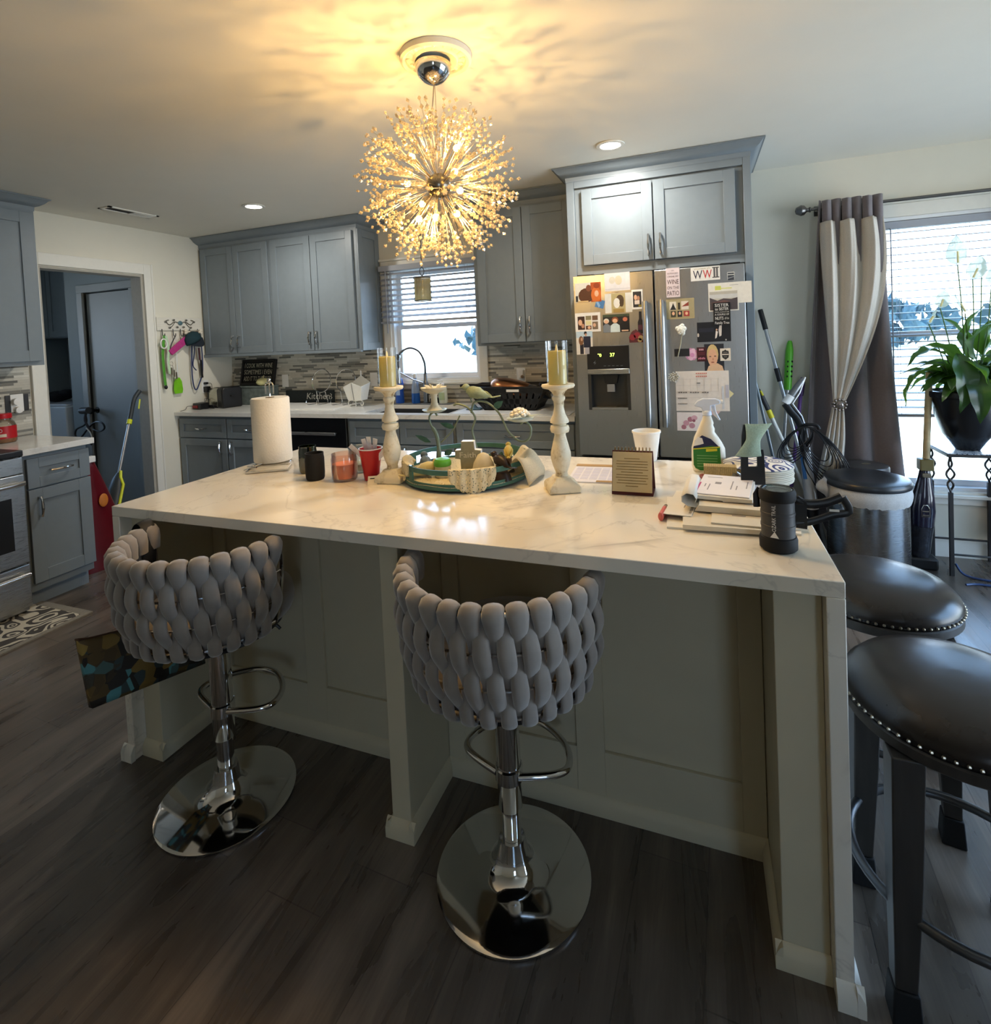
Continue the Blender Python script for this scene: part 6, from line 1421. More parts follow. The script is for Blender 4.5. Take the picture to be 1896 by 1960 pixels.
t = bottle('soap_spray', 'clear spray bottle of blue dish liquid beside the faucet', 2.035, -.07, [(0, .0075), (.034, .0075), (.036, .02), (.034, .09), (0, .09)], BLUEL)
obj('clear_shell', B().lathe([(.0345, .0905), (.033, .13), (.02, .19), (.013, .20), (.013, .215)], (2.035, -.07, ZB), 20), mat('pale_blue_clear', '#b4c8e8', .2, trans=.5), t); obj('spray_head', B().lathe([(0, .2155), (.015, .2155), (.014, .25), (0, .252)], (2.035, -.07, ZB), 14).tube([(2.035, -.07, ZB+.24), (2.02, -.10, ZB+.24)], .006, 8), WHITEP, t)
t = bottle('soap_pump', 'white pump soap bottle with a green label on the sink mat', 2.285, -.07, [(0, .0075), (.033, .0075), (.036, .015), (.036, .11), (.03, .13), (.012, .14), (.012, .15), (0, .15)], mat('pale_mint_plastic', '#d5ddd0', .3))
obj('pump', B().lathe([(0, .1505), (.013, .1505), (.013, .165), (.004, .168), (.004, .195), (0, .196)], (2.285, -.07, ZB), 14).tube([(2.285, -.07, ZB+.192), (2.25, -.09, ZB+.188)], .005, 8), WHITEP, t)
obj('label', B().lathe([(.0367, .035), (.0367, .095)], (2.285, -.07, ZB), 12, a0=-2.2, a1=-.8), mat('sage_label', '#a9bd98', .5), t)
t = thing('sponge_caddy', 'small black sponge holder between faucet and soap pump', 'holder', (2.215, -.09, ZB+.0075)); obj('tray', B().box((2.185, -.112, ZB+.0075), (2.245, -.06, ZB+.05)), BLACK, t, bev=.004); obj('sponge', B().box((2.192, -.11, ZB+.0505), (2.238, -.062, ZB+.062)), WHITEP, t, bev=.003)
# drying mat, rag, basket with pans
t = thing('drying_mat', 'pale drying mat under the black basket', 'mat', (2.95, -.33, ZB)); obj('mat', B().box((2.60, -.60, ZB), (3.44, -.10, ZB+.005)), mat('pale_grey_mat', '#c9ccce', .8, noise=.05, bump=.2), t, bev=.002)
c = Vector((2.70, -.40, ZB+.0055)); b = B(); b.grid(lambda u, v: (c.x+(u-.5)*.11, c.y+(v-.5)*.07, c.z+.004+.022*math.sin(PI*u)*math.sin(PI*v)*(1+.5*math.sin(12*u+4*v))), 16, 10); tag(obj('dish_cloth', b, mat('blue_grey_cloth', '#5f7f94', .9, noise=.3, scale=60), None, solid=.003), 'small crumpled blue dish cloth on the drying mat', 'cloth')
t = thing('dish_basket', 'black plastic dish basket beside the refrigerator', 'basket', (2.98, -.32, ZB+.0055)); zb = ZB+.0055
BX = [(2.79, -.43), (3.16, -.43), (3.16, -.20), (2.79, -.20)]; TXB = [(2.66, -.49), (3.25, -.49), (3.25, -.14), (2.66, -.14)]
def wallq(i, f, z): # point along wall loop
    a, c2 = BX[i], BX[(i+1) % 4]; d, e2 = TXB[i], TXB[(i+1) % 4]; k = (z)/.165
    p = [a[j]+(c2[j]-a[j])*f for j in (0, 1)]; q = [d[j]+(e2[j]-d[j])*f for j in (0, 1)]
    return (p[0]+(q[0]-p[0])*k, p[1]+(q[1]-p[1])*k, zb+z)
b = B(); b.box((2.79, -.43, zb), (3.16, -.20, zb+.006))
for i in range(4):
    nn_ = 11 if i % 2 == 0 else 7
    for j in range(nn_):
        f0, f1 = j/nn_, (j+.72)/nn_
        b.add([wallq(i, f0, .006), wallq(i, f1, .006), wallq(i, f1, .15), wallq(i, f0, .15)], [(0, 1, 2, 3)])
    b.add([wallq(i, 0, .045), wallq(i, 1, .045), wallq(i, 1, .085), wallq(i, 0, .085)], [(0, 1, 2, 3)]); b.add([wallq(i, 0, .125), wallq(i, 1, .125), wallq(i, 1, .165), wallq(i, 0, .165)], [(0, 1, 2, 3)]); b.add([wallq(i, 0, .0), wallq(i, 1, .0), wallq(i, 1, .02), wallq(i, 0, .02)], [(0, 1, 2, 3)])
obj('basket_walls', b, BLACK, t, solid=.004, flat=True)
b = B()
for i in range(4): b.tube([wallq(i, 0, .165), wallq(i, 1, .165)], .007, 8)
obj('rim', b, BLACK, t); obj('tag', B().box((2.98, -.492, zb+.135), (3.07, -.4905, zb+.152)), WHITEP, t)
t = thing('copper_pan', 'copper bottomed pan upside down in the black basket', 'pan', (3.0, -.3, zb+.1))
MP = Matrix.Translation((2.955, -.31, zb+.12)) @ Matrix.Rotation(.22, 4, 'Y')
b = B(); b.X = MP; b.lathe([(.165, .0), (.16, .04), (.135, .072), (.08, .082), (0, .084)], n=40, sy=.78); obj('pan_bowl', b, mat('brushed_copper', '#b0734a', .28, 1, noise=.05), t, angle=70)
b = B(); b.X = MP; b.tube(smooth([(-.15, -.03, .02), (-.23, -.06, .0), (-.32, -.09, -.015), (-.36, -.10, -.03)]), .012, 8, flat=.6, axis=(0, 0, 1)); obj('handle', b, BLACK, t)
t = thing('pan_lid', 'dark pan lid standing at the right in the black basket', 'lid', (3.16, -.28, zb+.1)); b = B(); b.X = Matrix.Translation((3.15, -.30, zb+.115)) @ Matrix.Rotation(.5, 4, 'Y'); b.lathe([(0, .03), (.06, .025), (.10, .008), (.105, 0), (.10, -.003), (0, -.003)], n=32); obj('lid_disc', b, mat('dark_lid', '#33363a', .25, .5), t)
b = B(); b.X = Matrix.Translation((3.15, -.30, zb+.115)) @ Matrix.Rotation(.5, 4, 'Y'); b.lathe([(0, .065), (.02, .062), (.018, .05), (.008, .045), (.008, .03)], n=16); obj('knob', b, BLACK, t)

# ---------------------------------------------------------------- curtain
RODM = mat('pewter_rod', '#6e6c6a', .3, .9, noise=.05)
t = thing('curtain_rod', 'pewter curtain rod with a ball finial over the tall window', 'curtain rod', (5.6, -.09, 2.15))
ZR = 2.148
obj('rod', B().tube([(4.905, -.09, ZR), (6.5, -.09, ZR)], .0095, 12), RODM, t)
obj('finial', B().lathe([(0, -.034), (.02, -.028), (.034, 0), (.03, .017), (.014, .03), (.011, .04), (.017, .046), (.017, .052), (.009, .056), (.009, .072), (0, .072)], n=20), RODM, t, local=True)
f = bpy.data.objects['finial.001'] if 'finial.001' in bpy.data.objects else None
for c_ in t.children:
    if c_.name.startswith('finial'): c_.rotation_euler = (0, PI/2, 0); c_.location = (4.845-5.6+.0, 0, ZR-2.15)
obj('bracket', B().box((4.93, -.012, ZR-.03), (4.95, -.0005, ZR+.03)).tube([(4.94, -.01, ZR), (4.94, -.095, ZR-.012)], .006, 8).tube([(4.94, -.102, ZR-.0), (4.94, -.09, ZR-.014), (4.94, -.078, ZR)], .004, 6), RODM, t)
CUR = mat('grey_taupe_curtain', '#6f686a', .9, noise=.06, scale=80, sheen=.3, bump=.05)
SHR = make_sheer('beige_sheer', '#e6e0d6', .96, .35)
t = thing('curtain', 'grey grommet curtain with a tied back beige sheer left of the tall window', 'curtain', (5.1, -.09, 0))
def wave(u, k, ph=0): return math.sin(2*PI*k*u+ph)
def heavy(u, v):
    z = 2.19-v*2.165; sp = v
    x0 = 4.925+(4.80-4.925)*min(1, v*1.1); x1 = 5.265+(5.40-5.265)*v**1.6
    x = x0+(x1-x0)*u; amp = .045*(1-.35*v)
    return (x+.012*wave(u, 3.2, 1.2), -.09+.034*v+amp*(1-.25*v)*wave(u, 3.2, -1.2), z)
b = B(); b.grid(heavy, 64, 36); obj('heavy_panel', b, CUR, t, solid=.003, angle=180)
TBX, TBZ = 5.005, .945
def sheer(u, v):
    # from the rod down to the tieback, then falling below it
    z = 2.055-v*1.62
    if z > TBZ:
        k = (2.055-z)/(2.055-TBZ); k2 = k**1.15
        bow = .16*math.sin(PI*k)*(u-.1)*max(0, 1-.5*k) if u > .1 else 0
        x0 = 4.935+(TBX-.028-4.935)*k2; x1 = 5.265+(TBX+.028-5.265)*max(0, k)**1.8
        x = x0+(x1-x0)*u+bow*.35
        y = -.145-.03*k+(.04*(1-k)**.6)*wave(u, 3.1, 2.04)+.006*wave(u, 11, k*5)*(1-k*.7)
    else:
        k = (TBZ-z)/.51; x0 = TBX-.028-.10*k; x1 = TBX+.03-.035*k+.02*math.sin(PI*k)
        x = x0+(x1-x0)*u; y = -.165+.012*wave(u, 4, 2)+.01*k
    return (x, y, z)
b = B(); b.grid(sheer, 60, 60); obj('sheer_panel', b, SHR, t, solid=.0015, angle=180)
b = B()
for i in range(3):
    x = 4.975+.105*i
    b.grid(lambda u, v, x=x: (x-.024+.048*u, -.152+.02*abs(u-.5)*2, 2.185-.135*v), 6, 4)
obj('header_fold', b, CUR, t, solid=.004, angle=180)
b = B()
for i in range(4):
    x = 4.94+.1*i; b.tube([(x+.006*math.cos(a)*1.0, -.10+.0*a, ZR-.004+.022*math.sin(a)) if False else (x, -.09+.021*math.cos(a), ZR+.021*math.sin(a)) for a in [2*PI*k/16 for k in range(16)]], .004, 6, closed=True)
obj('grommet', b, CHROME, t)
c = Vector((TBX, -.205, TBZ)); t = thing('tieback_brooch', 'round jewelled tieback on the beige sheer curtain', 'tieback', tuple(c))
b = B(); b.tube([c+Vector((.034*math.cos(a), .035+.03*math.sin(a), .0)) for a in [2*PI*k/18 for k in range(18)]], .004, 6, closed=True); obj('band', b, IRON, t)
b = B(); b.ball(c, (.022, .012, .022), 12, 8)
for i in range(11):
    a = 2*PI*i/11; b.ball(c+Vector((.033*math.cos(a), .004, .033*math.sin(a))), .0085, 8, 6)
obj('jewels', b, mat('smoky_rhinestone', '#8c827c', .15, .6, noise=.3, scale=120), t)

# ---------------------------------------------------------------- trash cans
LIDB = mat('black_lid_plastic', '#24272b', .3, noise=.04); CAN = make_steel('can_steel', '#9a9a9a', .22, (2, 2, 60)); BAGP = make_sheer('white_bin_liner', '#d9d8d6', .9, .3)
x, y = 5.045, -.552
t = thing('trash_can', 'stainless trash can with a black lid and white bin liner', 'trash can', (x, y, 0))
obj('body', B().lathe([(0, .012), (.185, .012), (.188, .02), (.188, .55), (.18, .555), (0, .555)], (x, y, 0), 48), CAN, t)
obj('base_ring', B().lathe([(0, .0005), (.19, .0005), (.192, .0118), (0, .0118)], (x, y, 0), 48), BLACK, t)
obj('lid', B().lathe([(.17, .565), (.198, .565), (.202, .572), (.202, .588), (.196, .598), (.17, .606), (.12, .602), (.0, .600)], (x, y, 0), 48), LIDB, t)
def liner(u, v):
    a = 2*PI*u; w = math.sin(23*a)*.5+math.sin(41*a+1)*.5
    r = .1915+.010*math.sin(PI*v)+.004*w*v; return (x+r*math.cos(a), y+r*math.sin(a), .566-.085*v+.006*w*v)
b = B(); b.grid(liner, 90, 8); b.grid(lambda u, v: (x-.19-.05*math.sin(PI*v)*(1-abs(2*u-1))-.01, y-.05+.08*(u-.5)+.01*math.sin(9*v), .60-.10*v), 8, 8); obj('bin_liner', b, BAGP, t, angle=180)
x, y = 5.112, -.232
t = thing('trash_can', 'smaller round stainless can with a grey lid behind the liner bagged can', 'trash can', (x, y, 0))
obj('body', B().lathe([(0, .001), (.122, .001), (.124, .01), (.124, .545), (0, .545)], (x, y, 0), 40), CAN, t)
obj('lid', B().lathe([(0, .546), (.124, .546), (.127, .55), (.127, .585), (.122, .594), (.06, .60), (0, .60)], (x, y, 0), 40), mat('dark_grey_lid', '#4d4a49', .4, .3, noise=.1), t)
obj('lid_emblem', B().tube([(x+.01+.022*math.cos(a), y-.01+.012*math.sin(a), .6015) for a in [2*PI*k/14 for k in range(14)]], .0016, 5, closed=True), NAIL, t)

# ---------------------------------------------------------------- brooms and mops in the corner
POLE = mat('silver_pole', '#b5b7b8', .3, .8, noise=.03)
def pole(name, label, pts, r, m, cat='mop'):
    t = thing(name, label, cat, tuple(pts[-1])); obj('pole', B().tube(pts, r, 10), m, t); return t
a, c = Vector((4.605, -.03, 1.546)), Vector((4.728, -.12, .948)); d = (c-a)
e = a+d*(a.z-.03)/(a.z-c.z)
t = pole('squeegee_mop', 'silver pole mop with a black grip leaning right of the refrigerator', [a+d*.22, a+d*.7, e], .0115, POLE)
obj('grip', B().tube([a, a+d*.2199], .0155, 10), BLACK, t); obj('collar', B().tube([a+d*.64, a+d*.78], .016, 10), BLACK, t)
obj('mop_head', B().box((e.x-.03, e.y-.03, 0.0005), (e.x+.03, e.y+.05, .03)), mat('grey_mop_cloth', '#8c8f92', .9, noise=.3, scale=90), t, bev=.01)
a, c = Vector((4.775, -.015, 1.335)), Vector((4.748, -.055, 1.02)); d = c-a; e = a+d*(a.z-.02)/(a.z-c.z); e.y = -.06
t = pole('broom', 'broom with a thick lime green handle against the wall', [c, c+(e-c)*.5, e], .011, POLE, 'broom')
LIME = mat('lime_green_plastic', '#5cb52e', .35, noise=.04)
g = obj('grip', B().tube([a, a+d*.05, a+d*.2, a+d*.6, a+d*.999], [.010, .016, .023, .0235, .0225], 14), LIME, t)
b = B()
for i in range(4):
    for k in (-1, 1): p = a+d*(.42+.1*i); b.ball(p+Vector((.012*k+.004, -.021, 0)), (.005, .004, .007), 8, 6)
obj('vent_holes', b, BLACKM, g)
obj('bristles', B().prism([(-.05, 0), (.05, 0), (.04, .12), (-.04, .12)], (e.x, e.y-.025, .001), (1, 0, 0), (0, 0, 1), (0, .05, 0)), mat('grey_bristles', '#54575a', .9, noise=.3, scale=150), t)
# yellow and grey spin mop, dark grey pole
a, c = Vector((4.574, -.12, 1.034)), Vector((4.771, -.17, .522)); d = c-a; e = a+d*(a.z-.02)/(a.z-c.z)
t = pole('floor_mop', 'white pole floor mop with a yellow collar leaning right of the refrigerator', [a+d*.36, e], .012, mat('white_pole', '#dcdad2', .35))
obj('grip', B().tube([a, a+d*.08, a+d*.26], [.008, .014, .015], 10), mat('dark_grey_rubber', '#3a393a'), t); obj('collar', B().tube([a+d*.262, a+d*.358], .0165, 12), mat('yellow_plastic', '#e0d22c', .35), t); obj('grip_inlay', B().tube([a+d*.03+Vector((.004, -.013, .006)), a+d*.09+Vector((.004, -.014, .006))], .006, 8), mat('yellow_plastic', '#e0d22c'), t)
obj('mop_head', B().lathe([(0, 0), (.022, 0), (.026, .02), (.022, .05), (.018, .07), (0, .072)], (e.x, e.y, .0008), 20), mat('white_mop_yarn', '#c9c6bf', .95, noise=.3, scale=80), t)
a, c = Vector((4.553, -.17, 1.09)), Vector((4.642, -.19, .59)); d = c-a; e = a+d*(a.z-.02)/(a.z-c.z)
t = pole('dust_mop', 'thin steel grey pole leaning against the refrigerator panel', [a, e], .0095, mat('steel_grey_pole', '#7f878c', .3, .8)); obj('mop_head', B().box((e.x-.05, e.y-.03, .0005), (e.x+.05, e.y+.03, .022)), BLACKM, t, bev=.006)
# steam mop with cord
t = thing('steam_mop', 'silver steam mop with black grip and cord beside the curtain', 'steam mop', (4.845, -.33, 0))
Y0 = -.30
p0, p1, p2, p3 = Vector((4.808, Y0+.02, 1.118)), Vector((4.702, Y0, .965)), Vector((4.765, Y0, .87)), Vector((4.787, Y0-.01, .80))
SIL = mat('silver_plastic', '#c9ccd0', .3, .3, noise=.02)
obj('trigger_handle', B().tube([p0, p0.lerp(p1, .15), p0.lerp(p1, .6), p1.lerp(p0, .12)], [.008, .019, .023, .024], 12, flat=.8), mat('dark_silver', '#77797b', .3, .6), t)
b = B(); b.tube([p0+Vector((.004, -.006, .004)), p0.lerp(p1, .5)+Vector((.024, -.01, -.012)), p1+Vector((.036, -.01, .0)), p2+Vector((.02, -.012, .02)), p3+Vector((.022, -.012, 0)), Vector((4.838, Y0-.03, .46))], .0045, 8); obj('silver_edge', b, SIL, t)
obj('grip_collar', B().tube([p1.lerp(p0, .30), p1], .026, 12, flat=.8), WHITEP, t)
obj('neck', B().tube(smooth([p1+Vector((0, 0, -.001)), p1.lerp(p2, .4)+Vector((.005, 0, -.012)), p2, p3, p3+Vector((.005, -.005, -.12))], 4), .023, 12, flat=.85), BLACK, t)
obj('tube_body', B().tube([p3+Vector((.006, -.005, -.1215)), Vector((4.81, Y0-.02, .5)), Vector((4.825, Y0-.025, .34))], [.026, .033, .036], 16), SIL, t)
obj('blue_window', B().tube([p3+Vector((-.008, -.022, -.14)), Vector((4.792, Y0-.045, .52))], .012, 8, flat=.6), mat('blue_tank', '#3f77b8', .25), t)
obj('lower_neck', B().tube([Vector((4.825, Y0-.025, .3395)), Vector((4.835, Y0-.03, .05))], [.036, .022], 14), BLACK, t)
obj('mop_head', B().prism([(-.07, -.045), (.07, -.045), (.06, .045), (-.06, .045)], (4.835, Y0-.005, .0008), (1, 0, 0), (0, 1, 0), (0, 0, .045)), BLACK, t, bev=.008)
b = B(); rd = random.Random(9); hk = Vector((4.80, Y0-.055, .835))
def loop_(dx, w, dz, ph, side):
    pts = []
    for i in range(25):
        a = 2*PI*i/24; pts.append(hk+Vector((dx*(1-math.cos(a))/2*1.0+w*math.sin(a), -.012*math.sin(a+ph)-.006, -dz*(1-math.cos(a))/2)))
    return pts
for i in range(6): b.tube(loop_(-.075-.010*i, .045+.006*i, .13+.02*i, i, -1)[:-1], 0.0032, 6, closed=True)
for i in range(7): b.tube(loop_(.085+.018*i, .05+.009*i, .20+.035*i, i*1.3, 1)[:-1], 0.0032, 6, closed=True)
b.tube(smooth([hk, hk+Vector((-.02, .0, -.2)), hk+Vector((.03, .01, -.33)), hk+Vector((.10, .02, -.42)), hk+Vector((.17, .02, -.40)), hk+Vector((.19, 0, -.34))], 5), 0.0032, 6)
obj('coiled_cord', b, BLACK, t); obj('cord_hook', B().tube(smooth([hk+Vector((-.02, .03, -.005)), hk+Vector((0, -.0, .012)), hk+Vector((.05, -.005, .012)), hk+Vector((.065, -.005, -.012))], 4), .009, 8), BLACK, t)
a, c = Vector((4.835, -.055, 1.10)), Vector((4.802, -.075, .84)); d = c-a; e = a+d*(a.z-.03)/(a.z-c.z)
t = pole('dustpan_broom', 'purple handled broom half hidden behind the steam mop', [a+d*.45, e], .011, mat('purple_plastic', '#6b4590', .4), 'broom'); obj('grip', B().tube([a, a+d*.12, a+d*.4499], [.010, .018, .016], 10), mat('dark_purple_grip', '#4c3468', .5), t); obj('bristles', B().box((e.x-.03, e.y-.02, .001), (e.x+.05, e.y+.02, .08)), mat('grey_bristles', '#54575a'), t)
# stick vacuum
t = thing('stick_vacuum', 'dark stick vacuum with a pale pole standing under the window', 'vacuum', (5.38, -.20, 0))
a, c = Vector((5.452, -.19, 1.13)), Vector((5.425, -.205, .635))
obj('pole', B().tube([a, a.lerp(c, .4)], .017, 12).tube([a.lerp(c, .401), a.lerp(c, .44)], .0185, 12).tube([a.lerp(c, .441), c], .017, 12), mat('weathered_tan_pole', '#b5a37c', .5, noise=.2, scale=25), t)
obj('socket', B().box((5.388, -.235, .568), (5.455, -.17, .634)), mat('khaki_socket', '#77704a', .5), t, bev=.006)
VB = mat('dark_purple_gloss', '#1a1830', .18, coat=.5, noise=.05)
b = B(); b.tube([Vector((5.418, -.205, .5675)), Vector((5.414, -.206, .50)), Vector((5.408, -.207, .42)), Vector((5.400, -.208, .34)), Vector((5.396, -.208, .25))], [.026, .036, .052, .064, .060], 20, flat=.85); obj('motor_body', b, VB, t, angle=70)
obj('clasp', B().box((5.396, -.244, .532), (5.438, -.232, .556)), NAIL, t, bev=.003)
c = Vector((5.400, -.265, .345)); b = B(); b.tube([c+Vector(p) for p in ((-.019, 0, -.032), (.019, 0, -.032), (.019, .001, .012), (.009, .002, .034), (-.009, .002, .034), (-.019, .001, .012))], .002, 6, closed=True).box((c.x-.015, c.y, c.z-.004), (c.x+.015, c.y+.002, c.z+.002)).box((c.x-.014, c.y, c.z-.026), (c.x+.014, c.y+.002, c.z-.022)); obj('control_outline', b, NAIL, t)
obj('dust_cup', B().tube([Vector((5.396, -.208, .2495)), Vector((5.390, -.208, .15)), Vector((5.386, -.208, .07))], [.058, .050, .046], 20), mat('smoky_clear', '#3a3c44', .15, trans=.3, noise=.25, scale=30), t)
obj('floor_head', B().box((5.31, -.26, .0008), (5.46, -.16, .0695)), BLACK, t, bev=.012)

# ---------------------------------------------------------------- plant stand and peace lily
t = thing('plant_stand', 'wrought iron plant stand with a mosaic top under the window', 'plant stand', (5.68, -.17, 0))
MOS, nt, N, L, pb = nodemat('mosaic_top')
vo = N.new('ShaderNodeTexVoronoi'); vo.inputs['Scale'].default_value = 70; L.new(coords(nt), vo.inputs['Vector']); vo.feature = 'DISTANCE_TO_EDGE'
v2 = N.new('ShaderNodeTexVoronoi'); v2.inputs['Scale'].default_value = 70; L.new(coords(nt), v2.inputs['Vector'])
cc = ramp(nt, v2.outputs['Color'], [(0, '#8fa3b8'), (.35, '#5c738c'), (.6, '#b7c3cf'), (.8, '#3d4c60')], 'CONSTANT'); L.new(mixc(nt, mathn(nt, 'LESS_THAN', vo.outputs['Distance'], .06), cc, '#d8dde0'), pb.inputs['Base Color']); pb.inputs['Roughness'].default_value = .25
X0, X1, Y0_, Y1_, ZS = 5.485, 5.80, -.315, -.015, .69
obj('frame', B().box((X0, Y0_, ZS-.02), (X1, Y1_, ZS-.004)), IRON, t, bev=.003); obj('mosaic_top', B().box((X0+.006, Y0_+.006, ZS-.0038), (X1-.006, Y1_-.006, ZS)), MOS, t)
for x, y in ((X0+.02, Y0_+.02), (X1-.02, Y0_+.02), (X0+.02, Y1_-.02), (X1-.02, Y1_-.02)):
    b = B(); b.box((x-.009, y-.009, .0005), (x+.009, y+.009, .47))
    for ph in (0, PI): b.tube([(x+.019*math.sin(PI*k/8*1.5+ph)*math.sin(min(PI, PI*k/16+.15)), y+.006*math.cos(PI*k/8*1.5+ph), .47+.0125*k) for k in range(17)], .0055, 8)
    obj('leg', b, IRON, t)
for y in (Y0_+.02, Y1_-.02): obj('stretcher', B().tube([(X0+.03, y, .12), (X1-.03, y, .12)], .006, 8), IRON, t)
px, py, pz = 5.625, -.185, ZS+.0005
t = thing('flower_pot', 'black tapered flower pot on the mosaic plant stand', 'pot', (px, py, pz))
POT = mat('black_glazed_pot', '#16181c', .25, noise=.05)
obj('pot', B().lathe([(0, 0), (.055, 0), (.06, .01), (.085, .05), (.115, .09), (.15, .20), (.168, .295), (.182, .30), (.186, .312), (.184, .335), (.17, .337), (.16, .32), (.14, .20), (0, .19)], (px, py, pz), 40, sx=1, sy=.85), POT, t)
obj('soil', B().lathe([(0, .30), (.154, .295)], (px, py, pz), 28, sy=.85), mat('soil', '#2a211a', .95, noise=.4, scale=60), t)
t = thing('peace_lily', 'peace lily with dark green leaves and white flowers by the window', 'plant', (px, py, pz+.30))
LEAF, nt, N, L, pb = nodemat('peace_lily_leaf'); N.remove(pb)
d1 = N.new('ShaderNodeBsdfPrincipled'); d1.inputs['Base Color'].default_value = lin('#22401f'); d1.inputs['Roughness'].default_value = .32
tl_ = N.new('ShaderNodeBsdfTranslucent'); tl_.inputs[0].default_value = lin('#7fae3a'); mx = N.new('ShaderNodeMixShader'); mx.inputs[0].default_value = .22
cn = ramp(nt, noise(nt, coords(nt), 9, 3), [(.3, '#152c17'), (.7, '#2c5226')]); L.new(cn, d1.inputs['Base Color'])
L.new(d1.outputs[0], mx.inputs[1]); L.new(tl_.outputs[0], mx.inputs[2]); L.new(mx.outputs[0], N['Material Output'].inputs[0])
STEM = mat('green_stem', '#4a6a34', .5); SPA = make_sheer('white_spathe', '#c3cdbd', .97, .5)
root = Vector((px, py, pz+.30)); rd = random.Random(11)
def leaf(base, tip, w, droop, twist=0):
    base, tip = Vector(base), Vector(tip); ax = tip-base; side = ax.cross(Vector((0, 0, 1))); side = side.normalized() if side.length > 1e-4 else Vector((1, 0, 0))
    side = (Matrix.Rotation(twist, 3, ax.normalized()) @ side); up = side.cross(ax).normalized()
    def f(u, v):
        s = v*2-1; wd = w*(math.sin(PI*min(1, u**.75))**.8)*(1-.15*u)
        p = base+ax*u+up*(droop*math.sin(PI*u)*.9-droop*.6*u*u)+side*s*wd+up*(abs(s)*wd*.35)+up*.008*math.sin(18*u)*abs(s)
        return p
    b = B(); b.grid(f, 12, 6); return b
specs = [((5.469, -0.300, 1.176), (5.261, -0.360, 0.981), .055), ((5.507, -0.260, 1.231), (5.314, -0.300, 1.209), .05), ((5.540, -0.360, 1.207), (5.639, -0.400, 1.014), .06), ((5.525, -0.340, 1.248), (5.525, -0.420, 0.933), .06),
   ((5.653, -0.120, 1.190), (5.549, -0.100, 1.465), .055), ((5.658, -0.200, 1.194), (5.668, -0.200, 1.499), .06), ((5.650, -0.250, 1.197), (5.691, -0.300, 1.424), .06), ((5.562, -0.330, 1.176), (5.350, -0.380, 1.313), .045), ((5.584, -0.360, 1.149), (5.594, -0.440, 0.882), .055), ((5.653, -0.300, 1.200), (5.719, -0.380, 1.203), .06),
   ((5.712, -0.150, 1.190), (5.874, -0.150, 1.330), .06), ((5.695, -0.250, 1.167), (5.827, -0.300, 1.085), .06), ((5.712, -0.150, 1.219), (5.828, -0.100, 1.449), .06)]
for i in range(44):
    a = rd.uniform(0, 2*PI); e = rd.uniform(-.25, 1.1); ln = rd.uniform(.14, .27)
    p = root+Vector((.07*math.cos(a), .06*math.sin(a), rd.uniform(.02, .1))); q = p+Vector((math.cos(a)*math.cos(e)*ln, math.sin(a)*math.cos(e)*ln*.7, math.sin(e)*ln*.8))
    if q.y > -.04: q.y = -.04
    specs.append((p, q, rd.uniform(.04, .06)))
for p, q, w in specs:
    p, q = Vector(p), Vector(q)
    lb = leaf(p, q, w, .05, rd.uniform(-.5, .5)); st_ = p-root
    lb.tube(smooth([root+Vector((st_.x*.3, st_.y*.3, -.005)), root+Vector((st_.x*.7, st_.y*.7, max(.01, st_.z*.6))), p], 3), .0035, 5)
    o = obj('leaf', lb, LEAF, t, angle=180)
def flower(pb_, tip, w):
    pb_, tip = Vector(pb_), Vector(tip); r0 = root+Vector(((pb_.x-root.x)*.3, (pb_.y-root.y)*.3, 0))
    o = obj('flower_stalk', B().tube(smooth([r0, r0.lerp(pb_, .6)+Vector((.01, 0, -.02)), pb_]), .003, 6), STEM, t)
    b = leaf(pb_, tip, w, .01, PI/2 if w < .02 else 1.35); obj('spathe', b, SPA, o, angle=180)
    obj('spadix', B().tube([pb_+Vector((0, -.008, .01)), pb_.lerp(tip, .45)+Vector((0, -.012, 0))], .005, 6), mat('cream_spadix', '#e0d8a0', .6), o)
for p, q, w in (((5.587, -0.200, 1.732), (5.582, -0.200, 1.898), .05), ((5.646, -0.220, 1.644), (5.687, -0.220, 1.775), .046), ((5.713, -0.150, 1.659), (5.724, -0.150, 1.774), .012), ((5.488, -0.250, 1.494), (5.511, -0.250, 1.603), .036), ((5.425, -0.280, 1.409), (5.464, -0.280, 1.503), .010), ((5.617, -0.200, 1.459), (5.569, -0.200, 1.584), .008), ((5.736, -0.200, 1.610), (5.753, -0.200, 1.722), .034)):
    flower(p, q, w)
# blue cord on the floor, sheet hem at the right edge
b = B(); b.tube(smooth([(5.53, -.27, .06), (5.56, -.30, .012), (5.65, -.34, .0075), (5.8, -.36, .007), (6.2, -.42, .007), (6.8, -.4, .007)], 6), .006, 8); b.tube(smooth([(5.52, -.42, .007), (5.58, -.40, .007), (5.68, -.42, .007), (5.85, -.50, .007), (6.3, -.6, .007)], 6), .006, 8)
tag(obj('extension_cord', b, mat('dark_blue_cord', '#27406e', .4)), 'dark blue extension cord curving across the floor under the window', 'cord')
t = thing('curtain', 'grey right hand curtain whose hem just enters at the right edge', 'curtain', (5.95, -.12, .17))
def rc(u, v):
    z = 2.14-1.99*v; x0 = 6.0-.17*v**1.2; return (x0+.35*u, -.12+.04*math.sin(2*PI*3*u), z)
b = B(); b.grid(rc, 36, 20); obj('panel', b, mat('pale_grey_curtain', '#a9a9b4', .9, noise=.1, scale=60), t, solid=.003, angle=180)

